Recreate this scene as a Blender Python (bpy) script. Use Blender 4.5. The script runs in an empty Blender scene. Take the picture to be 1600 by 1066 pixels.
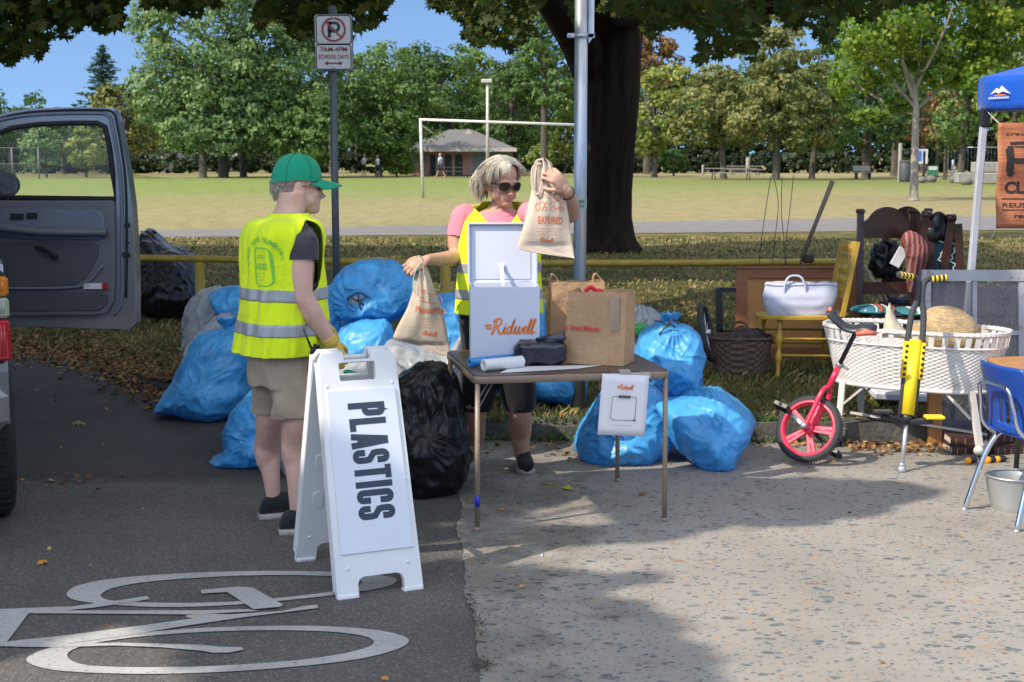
import bpy,bmesh,math,random
import numpy as np
from mathutils import Vector,Matrix,noise,geometry
R = math.radians
random.seed(7);rng = np.random.default_rng(7)
SC = bpy.context.scene
COL = SC.collection
# ---------------------------------------------------------------- camera
FP = 2222.0;CH = 1.65;PITCH = math.atan(288/FP)
cam = bpy.data.cameras.new('camera');cam.sensor_width = 36;cam.lens = 50.0;cam.clip_end = 3000;cam.clip_start = 0.05
co = bpy.data.objects.new('camera',cam);COL.objects.link(co);co.location = (0,0,CH)
co.rotation_euler = (math.pi/2 - PITCH,0,0);SC.camera = co
cam.dof.use_dof = True;cam.dof.focus_distance = 7.0;cam.dof.aperture_fstop = 9.0
# ---------------------------------------------------------------- sky and sun
SUN_EL = 44.0;SUN_H = Vector((0.86,0.51,0)).normalized()      # horizontal travel direction of the light
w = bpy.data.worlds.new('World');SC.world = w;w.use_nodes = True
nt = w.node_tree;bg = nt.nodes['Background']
sky = nt.nodes.new('ShaderNodeTexSky');sky.sky_type = 'NISHITA';sky.sun_disc = False
sky.sun_elevation = R(SUN_EL);sky.sun_rotation = math.atan2(-SUN_H.x,-SUN_H.y)
sky.altitude = 300;sky.air_density = 1.0;sky.dust_density = 0.3;sky.ozone_density = 3.0
tc = nt.nodes.new('ShaderNodeTexCoord');va = nt.nodes.new('ShaderNodeVectorMath');va.operation = 'ADD';va.inputs[1].default_value = (0,0,0.22);nt.links.new(tc.outputs['Generated'],va.inputs[0]);nt.links.new(va.outputs[0],sky.inputs[0])
# deep blue low down, overhead made brighter and greyer to lift the shade
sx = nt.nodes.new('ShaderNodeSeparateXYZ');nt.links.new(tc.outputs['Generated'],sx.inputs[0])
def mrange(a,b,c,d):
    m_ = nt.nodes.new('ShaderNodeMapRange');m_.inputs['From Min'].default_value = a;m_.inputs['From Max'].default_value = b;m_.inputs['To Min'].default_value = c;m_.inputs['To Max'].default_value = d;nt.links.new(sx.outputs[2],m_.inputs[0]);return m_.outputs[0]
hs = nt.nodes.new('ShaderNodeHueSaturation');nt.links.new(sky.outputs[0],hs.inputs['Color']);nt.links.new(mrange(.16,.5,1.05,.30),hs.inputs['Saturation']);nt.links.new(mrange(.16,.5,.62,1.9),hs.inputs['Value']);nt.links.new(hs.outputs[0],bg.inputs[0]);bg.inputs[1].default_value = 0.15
SD = Vector((SUN_H.x*math.cos(R(SUN_EL)),SUN_H.y*math.cos(R(SUN_EL)),-math.sin(R(SUN_EL))))
sl = bpy.data.lights.new('sun','SUN');sl.energy = 2.6;sl.angle = R(0.4);sl.color = (1.0,0.90,0.76)
so = bpy.data.objects.new('sun',sl);COL.objects.link(so);so.rotation_euler = SD.to_track_quat('-Z','Y').to_euler();so.location = (-20,-15,30)
SC.view_settings.view_transform = 'Standard';SC.view_settings.look = 'None';SC.view_settings.exposure = 1.15;SC.view_settings.gamma = 1
# ---------------------------------------------------------------- pixel helpers (photo pixels, 1600 x 1066)
_F = Vector((0,math.cos(PITCH),-math.sin(PITCH)));_U = Vector((0,math.sin(PITCH),math.cos(PITCH)));_R = Vector((1,0,0))
def ray(x,y): return _R*(x-800) + _U*(533-y) + _F*FP
def G(x,y,z=0.0):
    v = ray(x,y);t = (z-CH)/v.z;return Vector((v.x*t,v.y*t,z))
def Q(x,y,Y):
    v = ray(x,y);t = Y/v.y;return Vector((v.x*t,Y,CH+v.z*t))
def PX(p):
    p = Vector(p)-Vector((0,0,CH));d = p.dot(_F);return (800+FP*p.x/d,533-FP*p.dot(_U)/d)
def ppm(Y): return FP/Y
# ---------------------------------------------------------------- mesh builder
def frame(d,up=Vector((0,0,1))):
    d = Vector(d).normalized()
    if abs(d.dot(up)) > 0.98: up = Vector((0,1,0)) if abs(d.y) < 0.9 else Vector((1,0,0))
    a = d.cross(up).normalized();return a,a.cross(d).normalized(),d
class MB:
    def __init__(s): s.v = [];s.f = [];s.m = [];s.sm = []
    def add(s,vs,fs,mi=0,smooth=False,M=None):
        o = len(s.v)
        if M is not None: vs = [M @ Vector(p) for p in vs]
        s.v.extend([tuple(p) for p in vs]);s.f.extend([tuple(i+o for i in f) for f in fs])
        s.m.extend([mi]*len(fs));s.sm.extend([smooth]*len(fs));return s
    def box(s,c,d,rot=None,mi=0,bev=0.0,M=None):
        x,y,z = [k/2 for k in d]
        if bev > 0:
            b = min(bev,x*.98,y*.98,z*.98);vs = [];
            for sx in (-1,1):
                for sy in (-1,1):
                    for sz in (-1,1):
                        vs += [(sx*x,sy*(y-b),sz*(z-b)),(sx*(x-b),sy*y,sz*(z-b)),(sx*(x-b),sy*(y-b),sz*z)]
            bm = bmesh.new()
            for p in vs: bm.verts.new(p)
            r = bmesh.ops.convex_hull(bm,input=bm.verts);bm.verts.index_update()
            V = [v.co.copy() for v in bm.verts];Fs = [[v.index for v in f.verts] for f in bm.faces];bm.free()
        else:
            V = [Vector((i*x,j*y,k*z)) for i in (-1,1) for j in (-1,1) for k in (-1,1)]
            Fs = [(0,1,3,2),(4,6,7,5),(0,4,5,1),(2,3,7,6),(0,2,6,4),(1,5,7,3)]
        T = Matrix.Translation(Vector(c))
        if rot is not None: T = T @ (rot.to_4x4() if isinstance(rot,Matrix) else Matrix.Rotation(rot[2],4,'Z') @ Matrix.Rotation(rot[1],4,'Y') @ Matrix.Rotation(rot[0],4,'X'))
        if M is not None: T = M @ T
        return s.add(V,Fs,mi,False,T)
    def bar(s,a,b,w,h=None,up=Vector((0,0,1)),mi=0,bev=0.0):
        a = Vector(a);b = Vector(b);h = h or w;x,z,y = frame(b-a,up)
        rot = Matrix((x,y,z)).transposed();return s.box((a+b)/2,(w,(b-a).length,h),rot,mi,bev)
    def tube(s,pts,r,n=10,mi=0,cap=True,closed=False,flat=1.0,upv=None):
        pts = [Vector(p) for p in pts];m = len(pts);rs = r if hasattr(r,'__len__') else [r]*m
        V = [];Fs = [];prev = None
        for i,p in enumerate(pts):
            if closed: d = pts[(i+1) % m]-pts[i-1]
            else: d = pts[min(i+1,m-1)]-pts[max(i-1,0)]
            if d.length < 1e-9: d = Vector((0,0,1))
            d.normalize()
            if prev is None: a,b,_ = frame(d,upv or Vector((0,0,1)))
            else:
                a = prev-d*prev.dot(d)
                if a.length < 1e-6: a,b,_ = frame(d)
                a.normalize();b = a.cross(d)
            prev = a
            for k in range(n):
                t = 2*math.pi*k/n;V.append(p + a*math.cos(t)*rs[i] + b*math.sin(t)*rs[i]*flat)
        for i in range(m if closed else m-1):
            j = (i+1) % m
            for k in range(n):
                l = (k+1) % n;Fs.append((i*n+k,i*n+l,j*n+l,j*n+k))
        if cap and not closed: Fs.append(tuple(range(n))[::-1]);Fs.append(tuple((m-1)*n+k for k in range(n)))
        return s.add(V,Fs,mi,True)
    def lathe(s,prof,n=24,mi=0,M=None,cap=False,sy=1.0,smooth=True):
        V = [];Fs = [];m = len(prof)
        for (r,z) in prof:
            for k in range(n):
                t = 2*math.pi*k/n;V.append(Vector((r*math.cos(t),r*math.sin(t)*sy,z)))
        for i in range(m-1):
            for k in range(n):
                l = (k+1) % n;Fs.append((i*n+k,i*n+l,(i+1)*n+l,(i+1)*n+k))
        if cap: Fs.append(tuple(range(n))[::-1]);Fs.append(tuple((m-1)*n+k for k in range(n)))
        return s.add(V,Fs,mi,smooth,M)
    def ell(s,c,r,n=16,m=10,mi=0,rot=None):
        T = Matrix.Translation(Vector(c))
        if rot is not None: T = T @ rot.to_4x4()
        T = T @ Matrix.Diagonal((r[0],r[1],r[2],1))
        V = [Vector((0,0,1))]
        for i in range(1,m):
            p = math.pi*i/m
            for k in range(n):
                t = 2*math.pi*k/n;V.append(Vector((math.sin(p)*math.cos(t),math.sin(p)*math.sin(t),math.cos(p))))
        V.append(Vector((0,0,-1)));Fs = []
        for k in range(n): Fs.append((0,1+k,1+(k+1) % n))
        for i in range(m-2):
            for k in range(n):
                a = 1+i*n+k;b = 1+i*n+(k+1) % n;Fs.append((a,a+n,b+n,b))
        o = 1+(m-2)*n
        for k in range(n): Fs.append((o+k,len(V)-1,o+(k+1) % n))
        return s.add(V,Fs,mi,True,T)
    def prism(s,poly,t,M=None,mi=0,holes=None):
        """2-D outline in local XZ extruded along Y from -t/2 to t/2"""
        loops = [[Vector((p[0],p[1],0)) for p in poly]] + [[Vector((p[0],p[1],0)) for p in h] for h in (holes or [])]
        tri = geometry.tessellate_polygon(loops);flat = [p for l in loops for p in l];n = len(flat)
        V = [Vector((p.x,-t/2,p.y)) for p in flat]+[Vector((p.x,t/2,p.y)) for p in flat]
        Fs = [tuple(f) for f in tri]+[tuple(i+n for i in f)[::-1] for f in tri]
        o = 0
        for l in loops:
            k = len(l)
            for i in range(k): j = (i+1) % k;Fs.append((o+i,o+j,o+j+n,o+i+n))
            o += k
        return s.add(V,Fs,mi,False,M)
    def loft(s,rings,mi=0,cap=True,smooth=True,M=None,closed=True):
        n = len(rings[0]);V = [p for r in rings for p in r];Fs = []
        for i in range(len(rings)-1):
            for k in range(n if closed else n-1):
                l = (k+1) % n;Fs.append((i*n+k,i*n+l,(i+1)*n+l,(i+1)*n+k))
        if cap and closed: Fs.append(tuple(range(n))[::-1]);Fs.append(tuple((len(rings)-1)*n+k for k in range(n)))
        return s.add(V,Fs,mi,smooth,M)
    def ribbon(s,pts,w,M=None,mi=0,closed=False):
        """flat stroke in local XZ plane (y = 0), mitred"""
        P = [Vector((p[0],p[1])) for p in pts];m = len(P);L = []
        for i in range(m):
            a = P[i-1] if (i > 0 or closed) else None;c = P[(i+1) % m] if (i < m-1 or closed) else None
            d1 = (P[i]-a).normalized() if a is not None else None;d2 = (c-P[i]).normalized() if c is not None else None
            if d1 is None: d1 = d2
            if d2 is None: d2 = d1
            n1 = Vector((-d1.y,d1.x));n2 = Vector((-d2.y,d2.x));nn = n1+n2
            if nn.length < 1e-6: nn = n1
            nn.normalize();k = 1/max(0.45,nn.dot(n1));L.append(nn*(w/2)*k)
        V = []
        for i in range(m): V += [(P[i].x+L[i].x,0,P[i].y+L[i].y),(P[i].x-L[i].x,0,P[i].y-L[i].y)]
        Fs = [(2*i,2*i+1,2*((i+1) % m)+1,2*((i+1) % m)) for i in range(m if closed else m-1)]
        return s.add(V,Fs,mi,False,M)
def _link(name,me,mats,parent,world,smooth_all=None):
    ob = bpy.data.objects.new(name,me);COL.objects.link(ob)
    for m in (mats if isinstance(mats,(list,tuple)) else [mats]): me.materials.append(m)
    if parent is not None:
        ob.parent = parent
        if world: me.transform(wm(parent).inverted())
    return ob
def wm(o):
    M = Matrix.Translation(o.location) @ o.rotation_euler.to_matrix().to_4x4()
    return (wm(o.parent) @ M) if o.parent else M
def obj(name,mb,mats,parent=None,world=False,smooth=None,fixn=False):
    me = bpy.data.meshes.new(name);me.from_pydata(mb.v,[],mb.f)
    me.polygons.foreach_set('material_index',mb.m)
    me.polygons.foreach_set('use_smooth',[bool(x) for x in (mb.sm if smooth is None else [smooth]*len(mb.f))])
    if fixn:
        bm = bmesh.new();bm.from_mesh(me);bmesh.ops.recalc_face_normals(bm,faces=bm.faces);bm.to_mesh(me);bm.free()
    me.update()
    return _link(name,me,mats,parent,world)
def tag(o,label=None,cat=None,group=None,kind=None):
    if label: o['label'] = label
    if cat: o['category'] = cat
    if group: o['group'] = group
    if kind: o['kind'] = kind
    return o
def thing(name,label,cat,loc=(0,0,0),rz=0.0,group=None):
    o = bpy.data.objects.new(name,None);COL.objects.link(o);o.location = loc;o.rotation_euler = (0,0,rz)
    o.empty_display_size = 0.1
    return tag(o,label,cat,group)
def copy_tree(o,parent=None):
    c = o.copy();COL.objects.link(c);c.parent = parent
    for ch in [x for x in list(COL.objects) if x.parent == o]: copy_tree(ch,c)
    return c
def rect(x0,z0,x1,z1): return [(x0,z0),(x1,z0),(x1,z1),(x0,z1)]
def rrect(x0,z0,x1,z1,r,n=5):
    P = []
    for cx,cz,a0 in ((x1-r,z0+r,-90),(x1-r,z1-r,0),(x0+r,z1-r,90),(x0+r,z0+r,180)):
        for i in range(n+1): a = R(a0+90*i/n);P.append((cx+r*math.cos(a),cz+r*math.sin(a)))
    return P
def catmull(P,k=8,closed=False):
    P = [Vector(p) for p in P];out = [];n = len(P)
    for i in range(n if closed else n-1):
        p0 = P[(i-1) % n] if (closed or i > 0) else P[i];p1 = P[i];p2 = P[(i+1) % n];p3 = P[(i+2) % n] if (closed or i < n-2) else P[i+1]
        for j in range(k):
            t = j/k;out.append(0.5*((2*p1)+(p2-p0)*t+(2*p0-5*p1+4*p2-p3)*t*t+(3*p1-p0-3*p2+p3)*t**3))
    if not closed: out.append(P[-1])
    return out
def in_poly(x,y,P):
    c = False;j = len(P)-1
    for i in range(len(P)):
        if (P[i][1] > y) != (P[j][1] > y) and x < (P[j][0]-P[i][0])*(y-P[i][1])/(P[j][1]-P[i][1])+P[i][0]: c = not c
        j = i
    return c
def evalmesh(me,mods):
    ob = bpy.data.objects.new('tmp',me);COL.objects.link(ob)
    for t,kw in mods:
        m = ob.modifiers.new(t,t)
        for k,v in kw.items(): setattr(m,k,v)
    bpy.context.view_layer.update()
    dg = bpy.context.evaluated_depsgraph_get();out = bpy.data.meshes.new_from_object(ob.evaluated_get(dg))
    bpy.data.objects.remove(ob);return out
def fuse(mb,voxel=0.005,smooth=4,fac=0.5,deci=None):
    me = bpy.data.meshes.new('t');me.from_pydata(mb.v,[],mb.f);me.update()
    bm = bmesh.new();bm.from_mesh(me);bmesh.ops.recalc_face_normals(bm,faces=bm.faces);bm.to_mesh(me);bm.free()
    out = evalmesh(me,[('REMESH',dict(mode='VOXEL',voxel_size=voxel,use_smooth_shade=True)),('SMOOTH',dict(factor=fac,iterations=smooth))])
    out.polygons.foreach_set('use_smooth',[True]*len(out.polygons));return out
def link_mesh(name,me,mats,parent=None,world=False):
    me.materials.clear();me.name = name;return _link(name,me,mats,parent,world)
# text as a flat mesh in local XZ, centred, given total width or height
def text_mb(mb,body,size=0.1,M=None,mi=0,sx=1.0,bold=0.0,shear=0.0,align='CENTER',width=None,height=None,track=1.0):
    cu = bpy.data.curves.new('t','FONT');cu.body = body;cu.size = 1.0;cu.offset = bold;cu.shear = shear;cu.align_x = 'LEFT';cu.space_character = track
    cu.resolution_u = 3
    me = evalmesh_c(cu);V = [v.co.copy() for v in me.vertices];Fs = [tuple(p.vertices) for p in me.polygons]
    x0 = min(v.x for v in V);x1 = max(v.x for v in V);y0 = min(v.y for v in V);y1 = max(v.y for v in V)
    kx = (width/(x1-x0)) if width else size*sx;ky = (height/(y1-y0)) if height else (kx if width else size)
    cx = (x0+x1)/2 if align == 'CENTER' else x0;cy = (y0+y1)/2
    V = [Vector(((v.x-cx)*kx,0,(v.y-cy)*ky)) for v in V]
    mb.add(V,Fs,mi,False,M);bpy.data.meshes.remove(me);return mb
def evalmesh_c(cu):
    ob = bpy.data.objects.new('tmp',cu);COL.objects.link(ob);bpy.context.view_layer.update()
    dg = bpy.context.evaluated_depsgraph_get();me = bpy.data.meshes.new_from_object(ob.evaluated_get(dg));bpy.data.objects.remove(ob);return me
# ---------------------------------------------------------------- materials
def nodes(name):
    m = bpy.data.materials.new(name);m.use_nodes = True;t = m.node_tree;b = t.nodes['Principled BSDF'];return m,t,b
def N(t,ty,**kw):
    n = t.nodes.new(ty)
    for k,v in kw.items():
        if k == 'inp':
            for a,c in v.items(): n.inputs[a].default_value = c
        else: setattr(n,k,v)
    return n
def ramp(t,src,stops,interp='LINEAR'):
    n = t.nodes.new('ShaderNodeValToRGB');n.color_ramp.interpolation = interp;e = n.color_ramp.elements
    while len(e) < len(stops): e.new(0.5)
    for k,(p,c) in enumerate(stops): e[k].position = p;e[k].color = (*c,1) if len(c) == 3 else c
    t.links.new(src,n.inputs[0]);return n
def mixc(t,fac,a,b,mode='MIX'):
    n = t.nodes.new('ShaderNodeMix');n.data_type = 'RGBA';n.blend_type = mode
    for s_,v in ((0,fac),(6,a),(7,b)):
        if isinstance(v,bpy.types.NodeSocket): t.links.new(v,n.inputs[s_])
        elif s_ == 0: n.inputs[0].default_value = v
        else: n.inputs[s_].default_value = (*v,1) if len(v) == 3 else v
    return n.outputs[2]
def coord(t,scale=(1,1,1),kind='Object',rot=(0,0,0)):
    c = t.nodes.new('ShaderNodeTexCoord');mp = t.nodes.new('ShaderNodeMapping');mp.inputs['Scale'].default_value = scale;mp.inputs['Rotation'].default_value = rot
    t.links.new(c.outputs[kind],mp.inputs[0]);return mp.outputs[0]
def ntex(t,vec,scale,detail=4,rough=0.6,dist=0.0):
    n = N(t,'ShaderNodeTexNoise',inp={'Scale': scale,'Detail': detail,'Roughness': rough,'Distortion': dist});t.links.new(vec,n.inputs['Vector']);return n
def bump(t,b,h,strength=0.3,dist=0.01,prev=None):
    n = N(t,'ShaderNodeBump',inp={'Strength': strength,'Distance': dist});t.links.new(h,n.inputs['Height'])
    if prev is not None: t.links.new(prev,n.inputs['Normal'])
    t.links.new(n.outputs[0],b.inputs['Normal']);return n.outputs[0]
_mc = {}
def mat(name,col,rough=0.6,metal=0.0,var=0.12,vs=8.0,bmp=0.0,bs=60.0,spec=0.5,coat=0.0,trans=0.0,alpha=1.0,scale=(1,1,1),dirt=None,sheen=0.0,bd=0.004):
    if name in _mc: return _mc[name]
    m,t,b = nodes(name);v = coord(t,scale)
    n = ntex(t,v,vs);lo = tuple(c*(1-var) for c in col);hi = tuple(min(1,c*(1+var)) for c in col)
    r = ramp(t,n.outputs[0],[(0.3,lo),(0.7,hi)]);c = r.outputs[0]
    if dirt:
        n2 = ntex(t,v,dirt[1],6,0.7);r2 = ramp(t,n2.outputs[0],[(dirt[2],(0,0,0)),(dirt[2]+0.12,(1,1,1))]);c = mixc(t,r2.outputs[0],c,dirt[0])
    t.links.new(c,b.inputs['Base Color'])
    b.inputs['Roughness'].default_value = rough;b.inputs['Metallic'].default_value = metal;b.inputs['Specular IOR Level'].default_value = spec
    b.inputs['Coat Weight'].default_value = coat;b.inputs['Alpha'].default_value = alpha;b.inputs['Sheen Weight'].default_value = sheen
    if trans: b.inputs['Transmission Weight'].default_value = trans
    if bmp: n3 = ntex(t,v,bs,5,0.6);bump(t,b,n3.outputs[0],bmp,bd)
    _mc[name] = m;return m
# ================================================================ GROUND
LAWN = 0.12
def m_asphalt():
    m,t,b = nodes('asphalt');v = coord(t)
    vo = N(t,'ShaderNodeTexVoronoi',inp={'Scale': 160.0});t.links.new(v,vo.inputs['Vector'])
    r = ramp(t,vo.outputs['Color'],[(0.0,(0.06,0.055,0.051)),(0.6,(0.10,0.092,0.085)),(0.85,(0.16,0.147,0.132)),(1.0,(0.25,0.24,0.22))])
    n = ntex(t,v,0.9,5,0.6);r2 = ramp(t,n.outputs[0],[(0.3,(0.72,0.72,0.74)),(0.7,(1.2,1.18,1.15))])
    c = mixc(t,1.0,r.outputs[0],r2.outputs[0],'MULTIPLY')
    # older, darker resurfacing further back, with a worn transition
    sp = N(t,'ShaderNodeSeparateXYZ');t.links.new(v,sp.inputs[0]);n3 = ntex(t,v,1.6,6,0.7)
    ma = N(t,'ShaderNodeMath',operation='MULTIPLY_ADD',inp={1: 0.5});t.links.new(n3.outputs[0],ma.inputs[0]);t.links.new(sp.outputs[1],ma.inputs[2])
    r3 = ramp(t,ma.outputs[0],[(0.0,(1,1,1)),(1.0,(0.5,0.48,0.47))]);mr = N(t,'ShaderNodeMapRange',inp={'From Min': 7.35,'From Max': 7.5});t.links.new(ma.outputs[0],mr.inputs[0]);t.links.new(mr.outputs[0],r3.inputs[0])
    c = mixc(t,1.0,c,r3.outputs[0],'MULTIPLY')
    t.links.new(c,b.inputs['Base Color']);b.inputs['Roughness'].default_value = 0.85
    x = bump(t,b,vo.outputs['Distance'],0.35,0.004);n2 = ntex(t,v,45,6,0.7);bump(t,b,n2.outputs[0],0.5,0.008,x);return m
def m_concrete():
    m,t,b = nodes('exposed_aggregate_concrete');v = coord(t,(1,1,1))
    nw = ntex(t,v,60,3,0.6);vv = N(t,'ShaderNodeVectorMath',operation='MULTIPLY_ADD');vv.inputs[1].default_value = (0.02,0.02,0.0);t.links.new(nw.outputs['Color'],vv.inputs[0]);t.links.new(v,vv.inputs[2])
    n = ntex(t,v,1.4,6,0.65);base = ramp(t,n.outputs[0],[(0.3,(0.235,0.217,0.192)),(0.7,(0.32,0.298,0.266))]).outputs[0]
    nf = ntex(t,v,220,3,0.7);rf = ramp(t,nf.outputs[0],[(0.3,(0.75,0.75,0.75)),(0.7,(1.18,1.18,1.18))]);base = mixc(t,1.0,base,rf.outputs[0],'MULTIPLY')
    h = None
    for sc,keep,rad,sy in ((8.5,0.24,0.22,1.7),(14.0,0.30,0.26,1.5),(26.0,0.42,0.28,1.35),(50.0,0.5,0.30,1.2)):
        mp = N(t,'ShaderNodeMapping');mp.inputs['Scale'].default_value = (1.0,sy,1.0);mp.inputs['Rotation'].default_value = (0,0,sc);mp.inputs['Location'].default_value = (sc,sc*.3,0);t.links.new(vv.outputs[0],mp.inputs[0])
        vo = N(t,'ShaderNodeTexVoronoi',voronoi_dimensions='2D',inp={'Scale': sc});t.links.new(mp.outputs[0],vo.inputs['Vector'])
        sr = N(t,'ShaderNodeSeparateColor');t.links.new(vo.outputs['Color'],sr.inputs[0])
        k1 = N(t,'ShaderNodeMath',operation='LESS_THAN',inp={1: keep});t.links.new(sr.outputs[0],k1.inputs[0])
        rr = N(t,'ShaderNodeMath',operation='MULTIPLY',inp={1: rad});t.links.new(sr.outputs[1],rr.inputs[0]);ra = N(t,'ShaderNodeMath',operation='ADD',inp={1: 0.07});t.links.new(rr.outputs[0],ra.inputs[0])
        k2 = N(t,'ShaderNodeMath',operation='LESS_THAN');t.links.new(vo.outputs['Distance'],k2.inputs[0]);t.links.new(ra.outputs[0],k2.inputs[1])
        k = N(t,'ShaderNodeMath',operation='MULTIPLY');t.links.new(k1.outputs[0],k.inputs[0]);t.links.new(k2.outputs[0],k.inputs[1])
        cr = ramp(t,sr.outputs[2],[(0.0,(0.07,0.085,0.10)),(0.25,(0.13,0.145,0.15)),(0.45,(0.10,0.10,0.10)),(0.6,(0.19,0.19,0.18)),(0.78,(0.28,0.25,0.21)),(0.92,(0.36,0.24,0.14)),(1.0,(0.25,0.15,0.11))])
        base = mixc(t,k.outputs[0],base,cr.outputs[0])
        if h is None: h = k.outputs[0]
        else: hh = N(t,'ShaderNodeMath',operation='MAXIMUM');t.links.new(h,hh.inputs[0]);t.links.new(k.outputs[0],hh.inputs[1]);h = hh.outputs[0]
    # damp dirty blotches by the seam and a few tar stains
    ns = ntex(t,v,2.3,4,0.6);sp = N(t,'ShaderNodeSeparateXYZ');t.links.new(v,sp.inputs[0])
    mr = N(t,'ShaderNodeMapRange',inp={'From Min': 0.75,'From Max': 0.0,'To Min': 0.0,'To Max': 0.22});t.links.new(sp.outputs[0],mr.inputs[0])
    ad = N(t,'ShaderNodeMath',operation='ADD');t.links.new(ns.outputs[0],ad.inputs[0]);t.links.new(mr.outputs[0],ad.inputs[1])
    rs = ramp(t,ad.outputs[0],[(0.62,(1,1,1)),(0.75,(0.66,0.65,0.62))]);base = mixc(t,1.0,base,rs.outputs[0],'MULTIPLY')
    # dirt gathers towards the gutter
    mg = N(t,'ShaderNodeMapRange',inp={'From Min': 7.2,'From Max': 8.6,'To Min': 0.0,'To Max': 0.55});t.links.new(sp.outputs[1],mg.inputs[0])
    base = mixc(t,mg.outputs[0],base,(0.13,0.11,0.09))
    t.links.new(base,b.inputs['Base Color']);b.inputs['Roughness'].default_value = 0.8
    x = bump(t,b,h,0.25,0.003);bump(t,b,nf.outputs[0],0.25,0.003,x);return m
def m_field():
    m,t,b = nodes('mown_grass');v = coord(t);sp = N(t,'ShaderNodeSeparateXYZ');t.links.new(v,sp.inputs[0])
    n1 = ntex(t,coord(t,(1,1,1)),0.12,6,0.65);n2 = ntex(t,coord(t,(1,0.35,1)),2.2,6,0.75)
    # depth bands of greener and drier turf, broken by noise
    yy = N(t,'ShaderNodeMath',operation='MULTIPLY_ADD',inp={1: 26.0});t.links.new(n1.outputs[0],yy.inputs[0]);t.links.new(sp.outputs[1],yy.inputs[2])
    mr = N(t,'ShaderNodeMapRange',inp={'From Min': 20.0,'From Max': 160.0});t.links.new(yy.outputs[0],mr.inputs[0])
    dry = (0.235,0.198,0.105);mid = (0.19,0.19,0.075);grn = (0.15,0.188,0.05);g2 = (0.165,0.185,0.06)
    L = ramp(t,mr.outputs[0],[(0.10,(0.07,0.075,0.03)),(0.14,mid),(0.22,dry),(0.34,mid),(0.42,grn),(0.62,grn),(0.74,g2),(0.8,dry),(1.0,mid)])
    Rr = ramp(t,mr.outputs[0],[(0.10,(0.07,0.075,0.03)),(0.15,dry),(0.30,dry),(0.42,mid),(0.56,(0.14,0.165,0.05)),(0.7,mid),(0.8,dry),(1.0,dry)])
    mx = N(t,'ShaderNodeMapRange',inp={'From Min': -12.0,'From Max': 14.0});t.links.new(sp.outputs[0],mx.inputs[0])
    c = mixc(t,mx.outputs[0],L.outputs[0],Rr.outputs[0])
    r2 = ramp(t,n2.outputs[0],[(0.25,(0.68,0.7,0.6)),(0.5,(1,1,1)),(0.75,(1.25,1.2,1.1))]);c = mixc(t,1.0,c,r2.outputs[0],'MULTIPLY')
    n3 = ntex(t,coord(t,(1,0.5,1)),14,4,0.8);r3 = ramp(t,n3.outputs[0],[(0.3,(0.75,0.75,0.7)),(0.7,(1.2,1.2,1.1))]);c = mixc(t,1.0,c,r3.outputs[0],'MULTIPLY')
    t.links.new(c,b.inputs['Base Color']);b.inputs['Roughness'].default_value = 0.95;b.inputs['Specular IOR Level'].default_value = 0.15
    bump(t,b,n3.outputs[0],0.5,0.05);return m
def m_verge():
    m,t,b = nodes('dry_verge_turf');v = coord(t);n = ntex(t,v,1.3,7,0.7);n2 = ntex(t,v,28,6,0.8)
    c = ramp(t,n.outputs[0],[(0.3,(0.06,0.07,0.02)),(0.48,(0.10,0.10,0.035)),(0.6,(0.19,0.145,0.06)),(0.75,(0.12,0.09,0.05))]).outputs[0]
    r2 = ramp(t,n2.outputs[0],[(0.3,(0.5,0.5,0.5)),(0.7,(1.4,1.35,1.2))]);c = mixc(t,1.0,c,r2.outputs[0],'MULTIPLY')
    t.links.new(c,b.inputs['Base Color']);b.inputs['Roughness'].default_value = 0.95;b.inputs['Specular IOR Level'].default_value = 0.1
    bump(t,b,n2.outputs[0],0.8,0.03);return m
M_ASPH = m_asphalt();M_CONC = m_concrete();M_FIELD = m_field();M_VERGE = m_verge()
# kerb line (front foot of the kerb) from left to right: set back on the left, nearer on the right
KERB = [Vector(p) for p in ((-60,13.2,0),(-20,12.9,0),(-9,12.6,0),(-4.6,12.1,0),(-3.3,11.2,0),(-2.4,9.8,0),(-1.6,8.75,0),(-0.6,8.25,0),(0.8,8.15,0),(3,8.2,0),(6,8.4,0),(60,9.0,0))]
KC = catmull(KERB,8)
def kerb_y(x):
    for a,b in zip(KC,KC[1:]):
        if a.x <= x <= b.x: return a.y+(b.y-a.y)*(x-a.x)/max(1e-6,b.x-a.x)
    return 9.0
# road (asphalt) everywhere this side of the kerb
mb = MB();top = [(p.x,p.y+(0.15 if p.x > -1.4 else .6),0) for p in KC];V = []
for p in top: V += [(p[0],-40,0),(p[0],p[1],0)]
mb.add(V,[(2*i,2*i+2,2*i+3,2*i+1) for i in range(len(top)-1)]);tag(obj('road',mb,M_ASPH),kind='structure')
# concrete pad right of the ragged seam
seam = [G(x,y) for x,y in ((752,1066),(745,1000),(740,960),(728,930),(726,880),(722,850),(712,830),(722,800),(716,775),(704,740),(700,712))]
sm_ = [(seam[0].x+0.03,0.3)]+[(p.x+random.uniform(-.008,.008),p.y) for p in catmull(seam,8)]
sm_.append((sm_[-1][0],kerb_y(sm_[-1][0])+0.1));mb = MB();V = []
for x,y in sm_:
    V += [(x,y,0.004)]
# strips across: right side follows kerb
rows = []
for x,y in sm_: rows.append([(x,y,0.004),(x+0.6,y,0.004),(60,y,0.004)])
V = [p for r in rows for p in r];Fs = []
for i in range(len(rows)-1):
    for k in range(2): Fs.append((i*3+k,i*3+k+1,(i+1)*3+k+1,(i+1)*3+k))
mb.add(V,Fs);tag(obj('pavement',mb,M_CONC),kind='structure')
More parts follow.
